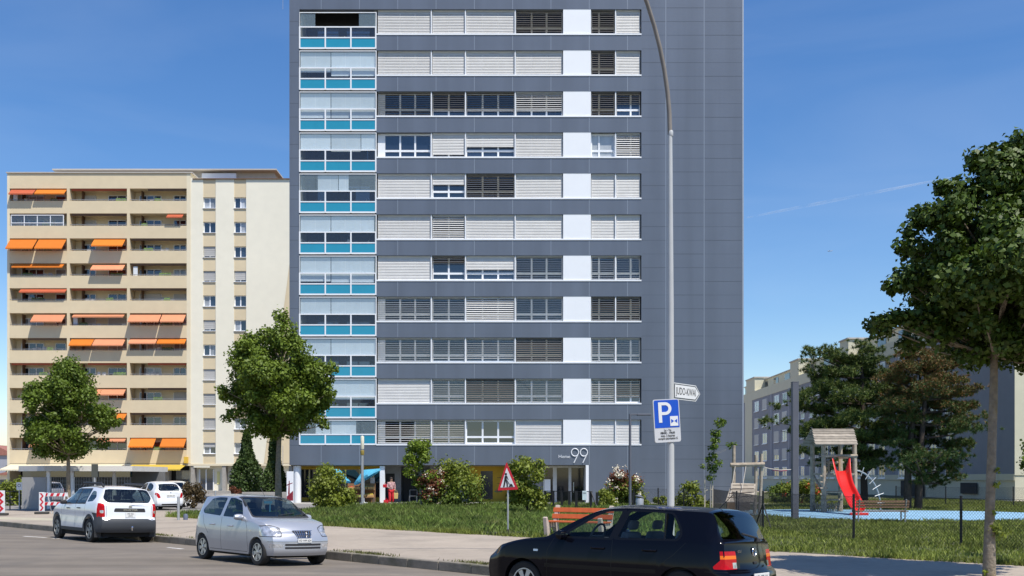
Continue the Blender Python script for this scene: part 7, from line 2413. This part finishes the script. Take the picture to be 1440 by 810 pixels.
b = MB(); b.tube([c + Vector((-.1, 0, .72)), c + Vector((-.04, 0, .92)), c + Vector((.04, 0, .92)), c + Vector((.1, 0, .72))], .012, 5); b.build("strap", MATS["yellow_cloth"], bg_)
for k, (px, d, z, sz, lab) in enumerate(((543, 65.4, 0.0, .30, "red shopping bag on the ground at the foot of the square white column"), (541.5, 65.8, 1.05, .26, "red bag hanging by the square white column"))):
    c = gp(px, d) + Vector((0, 0, z + .03)); t = thing("shopping_bag", lab, "bag", c)
    b = MB(); b.prism([(-sz / 2, 0), (sz / 2, 0), (sz / 2 * 1.1, sz * .8), (-sz / 2 * 1.1, sz * .8)], lambda u, v, tt: (c.x + u, c.y + tt, c.z + v), -.08, .08); b.build("pouch", m_sign_r, t, bevel=.02)
    b = MB(); b.tube([c + Vector((-.08, 0, sz * .8)), c + Vector((0, 0, sz * 1.25)), c + Vector((.08, 0, sz * .8))], .012, 5); b.build("strap", m_sign_r, t)

# ---------------------------------------------------------------- small wear on the ground
m_crack = mat("tar_seam", (0.055, 0.05, 0.047), 0.8, var=.2)
g = MB()
rk = random.Random(4)
for (x0_, y0_, ang, ln) in ((-11, 36.5, -.8, 6.5), (-2.5, 27.8, .5, 5.0), (-7, 32, .62, 4.5), (4, 22.2, .75, 3.5), (-16, 40, .3, 4)):
    p_ = Vector((x0_, y0_, ZP + .003)); a_ = ang
    for k in range(int(ln / .25)):
        q = p_ + Vector((cos(a_), sin(a_), 0)) * .25
        n_ = Vector((-sin(a_), cos(a_), 0)) * rk.uniform(.006, .016)
        g.quad([p_ - n_, q - n_, q + n_, p_ + n_]); p_ = q; a_ += rk.uniform(-.35, .35)
tag(g.build("pavement_crack", m_crack), "thin dark cracks running across the pale pavement", "cracks", kind='stuff')
# ---------------------------------------------------------------- sky traffic
m_trail = bpy.data.materials.new("vapour_trail")
nt, N, L = nodes_of(m_trail); N.remove(N["Principled BSDF"])
d_ = N.new("ShaderNodeBsdfDiffuse"); d_.inputs[0].default_value = (.85, .87, .9, 1)
t_ = N.new("ShaderNodeBsdfTransparent"); mx_ = N.new("ShaderNodeMixShader")
tc_ = N.new("ShaderNodeTexCoord"); no_ = N.new("ShaderNodeTexNoise"); no_.inputs["Scale"].default_value = .004; no_.inputs["Detail"].default_value = 4
mr_ = N.new("ShaderNodeMapRange"); mr_.inputs["From Min"].default_value = .4; mr_.inputs["From Max"].default_value = .75; mr_.inputs["To Max"].default_value = .16
L.new(tc_.outputs["Object"], no_.inputs["Vector"]); L.new(no_.outputs["Fac"], mr_.inputs["Value"]); L.new(mr_.outputs[0], mx_.inputs[0]); L.new(t_.outputs[0], mx_.inputs[1]); L.new(d_.outputs[0], mx_.inputs[2]); L.new(mx_.outputs[0], N["Material Output"].inputs[0])
ct = thing("contrail", "faint white vapour trail slanting across the sky on the right", "contrail", P(1200, 280, 8200))
b = MB(); b.tube([P(1050 + 32 * k, 306 - 6.3 * k, 8200) for k in range(10)], [5, 9, 12, 14, 13, 12, 12, 10, 8, 3], 10); b.build("vapour", m_trail, ct, smooth=True)
pl0 = P(1167, 353, 7200)
ap0 = thing("airplane", "tiny dark airliner high in the clear sky on the right", "airplane", pl0)
m_plane = mat("plane_grey", (0.35, 0.36, 0.38), .5)
b = MB(); b.tube([pl0 + Vector((-18, 0, 0)), pl0 + Vector((-14, 0, 0)), pl0 + Vector((12, 0, 0)), pl0 + Vector((18, 0, 1))], [.5, 2, 2, .4], 10); b.build("fuselage", m_plane, ap0, smooth=True)
b = MB(); b.prism([(3, 0), (-3, 0), (-8, 17), (-5, 17)], lambda u, v, t: pl0 + Vector((u, v, t)), -.3, .3); b.prism([(3, 0), (-3, 0), (-8, -17), (-5, -17)], lambda u, v, t: pl0 + Vector((u, v, t)), -.3, .3); b.build("wing", m_plane, ap0)
b = MB(); b.prism([(12, 0), (17, 0), (19, 6), (16.5, 6)], lambda u, v, t: pl0 + Vector((u, t, v)), -.2, .2); b.build("tail_fin", m_plane, ap0)
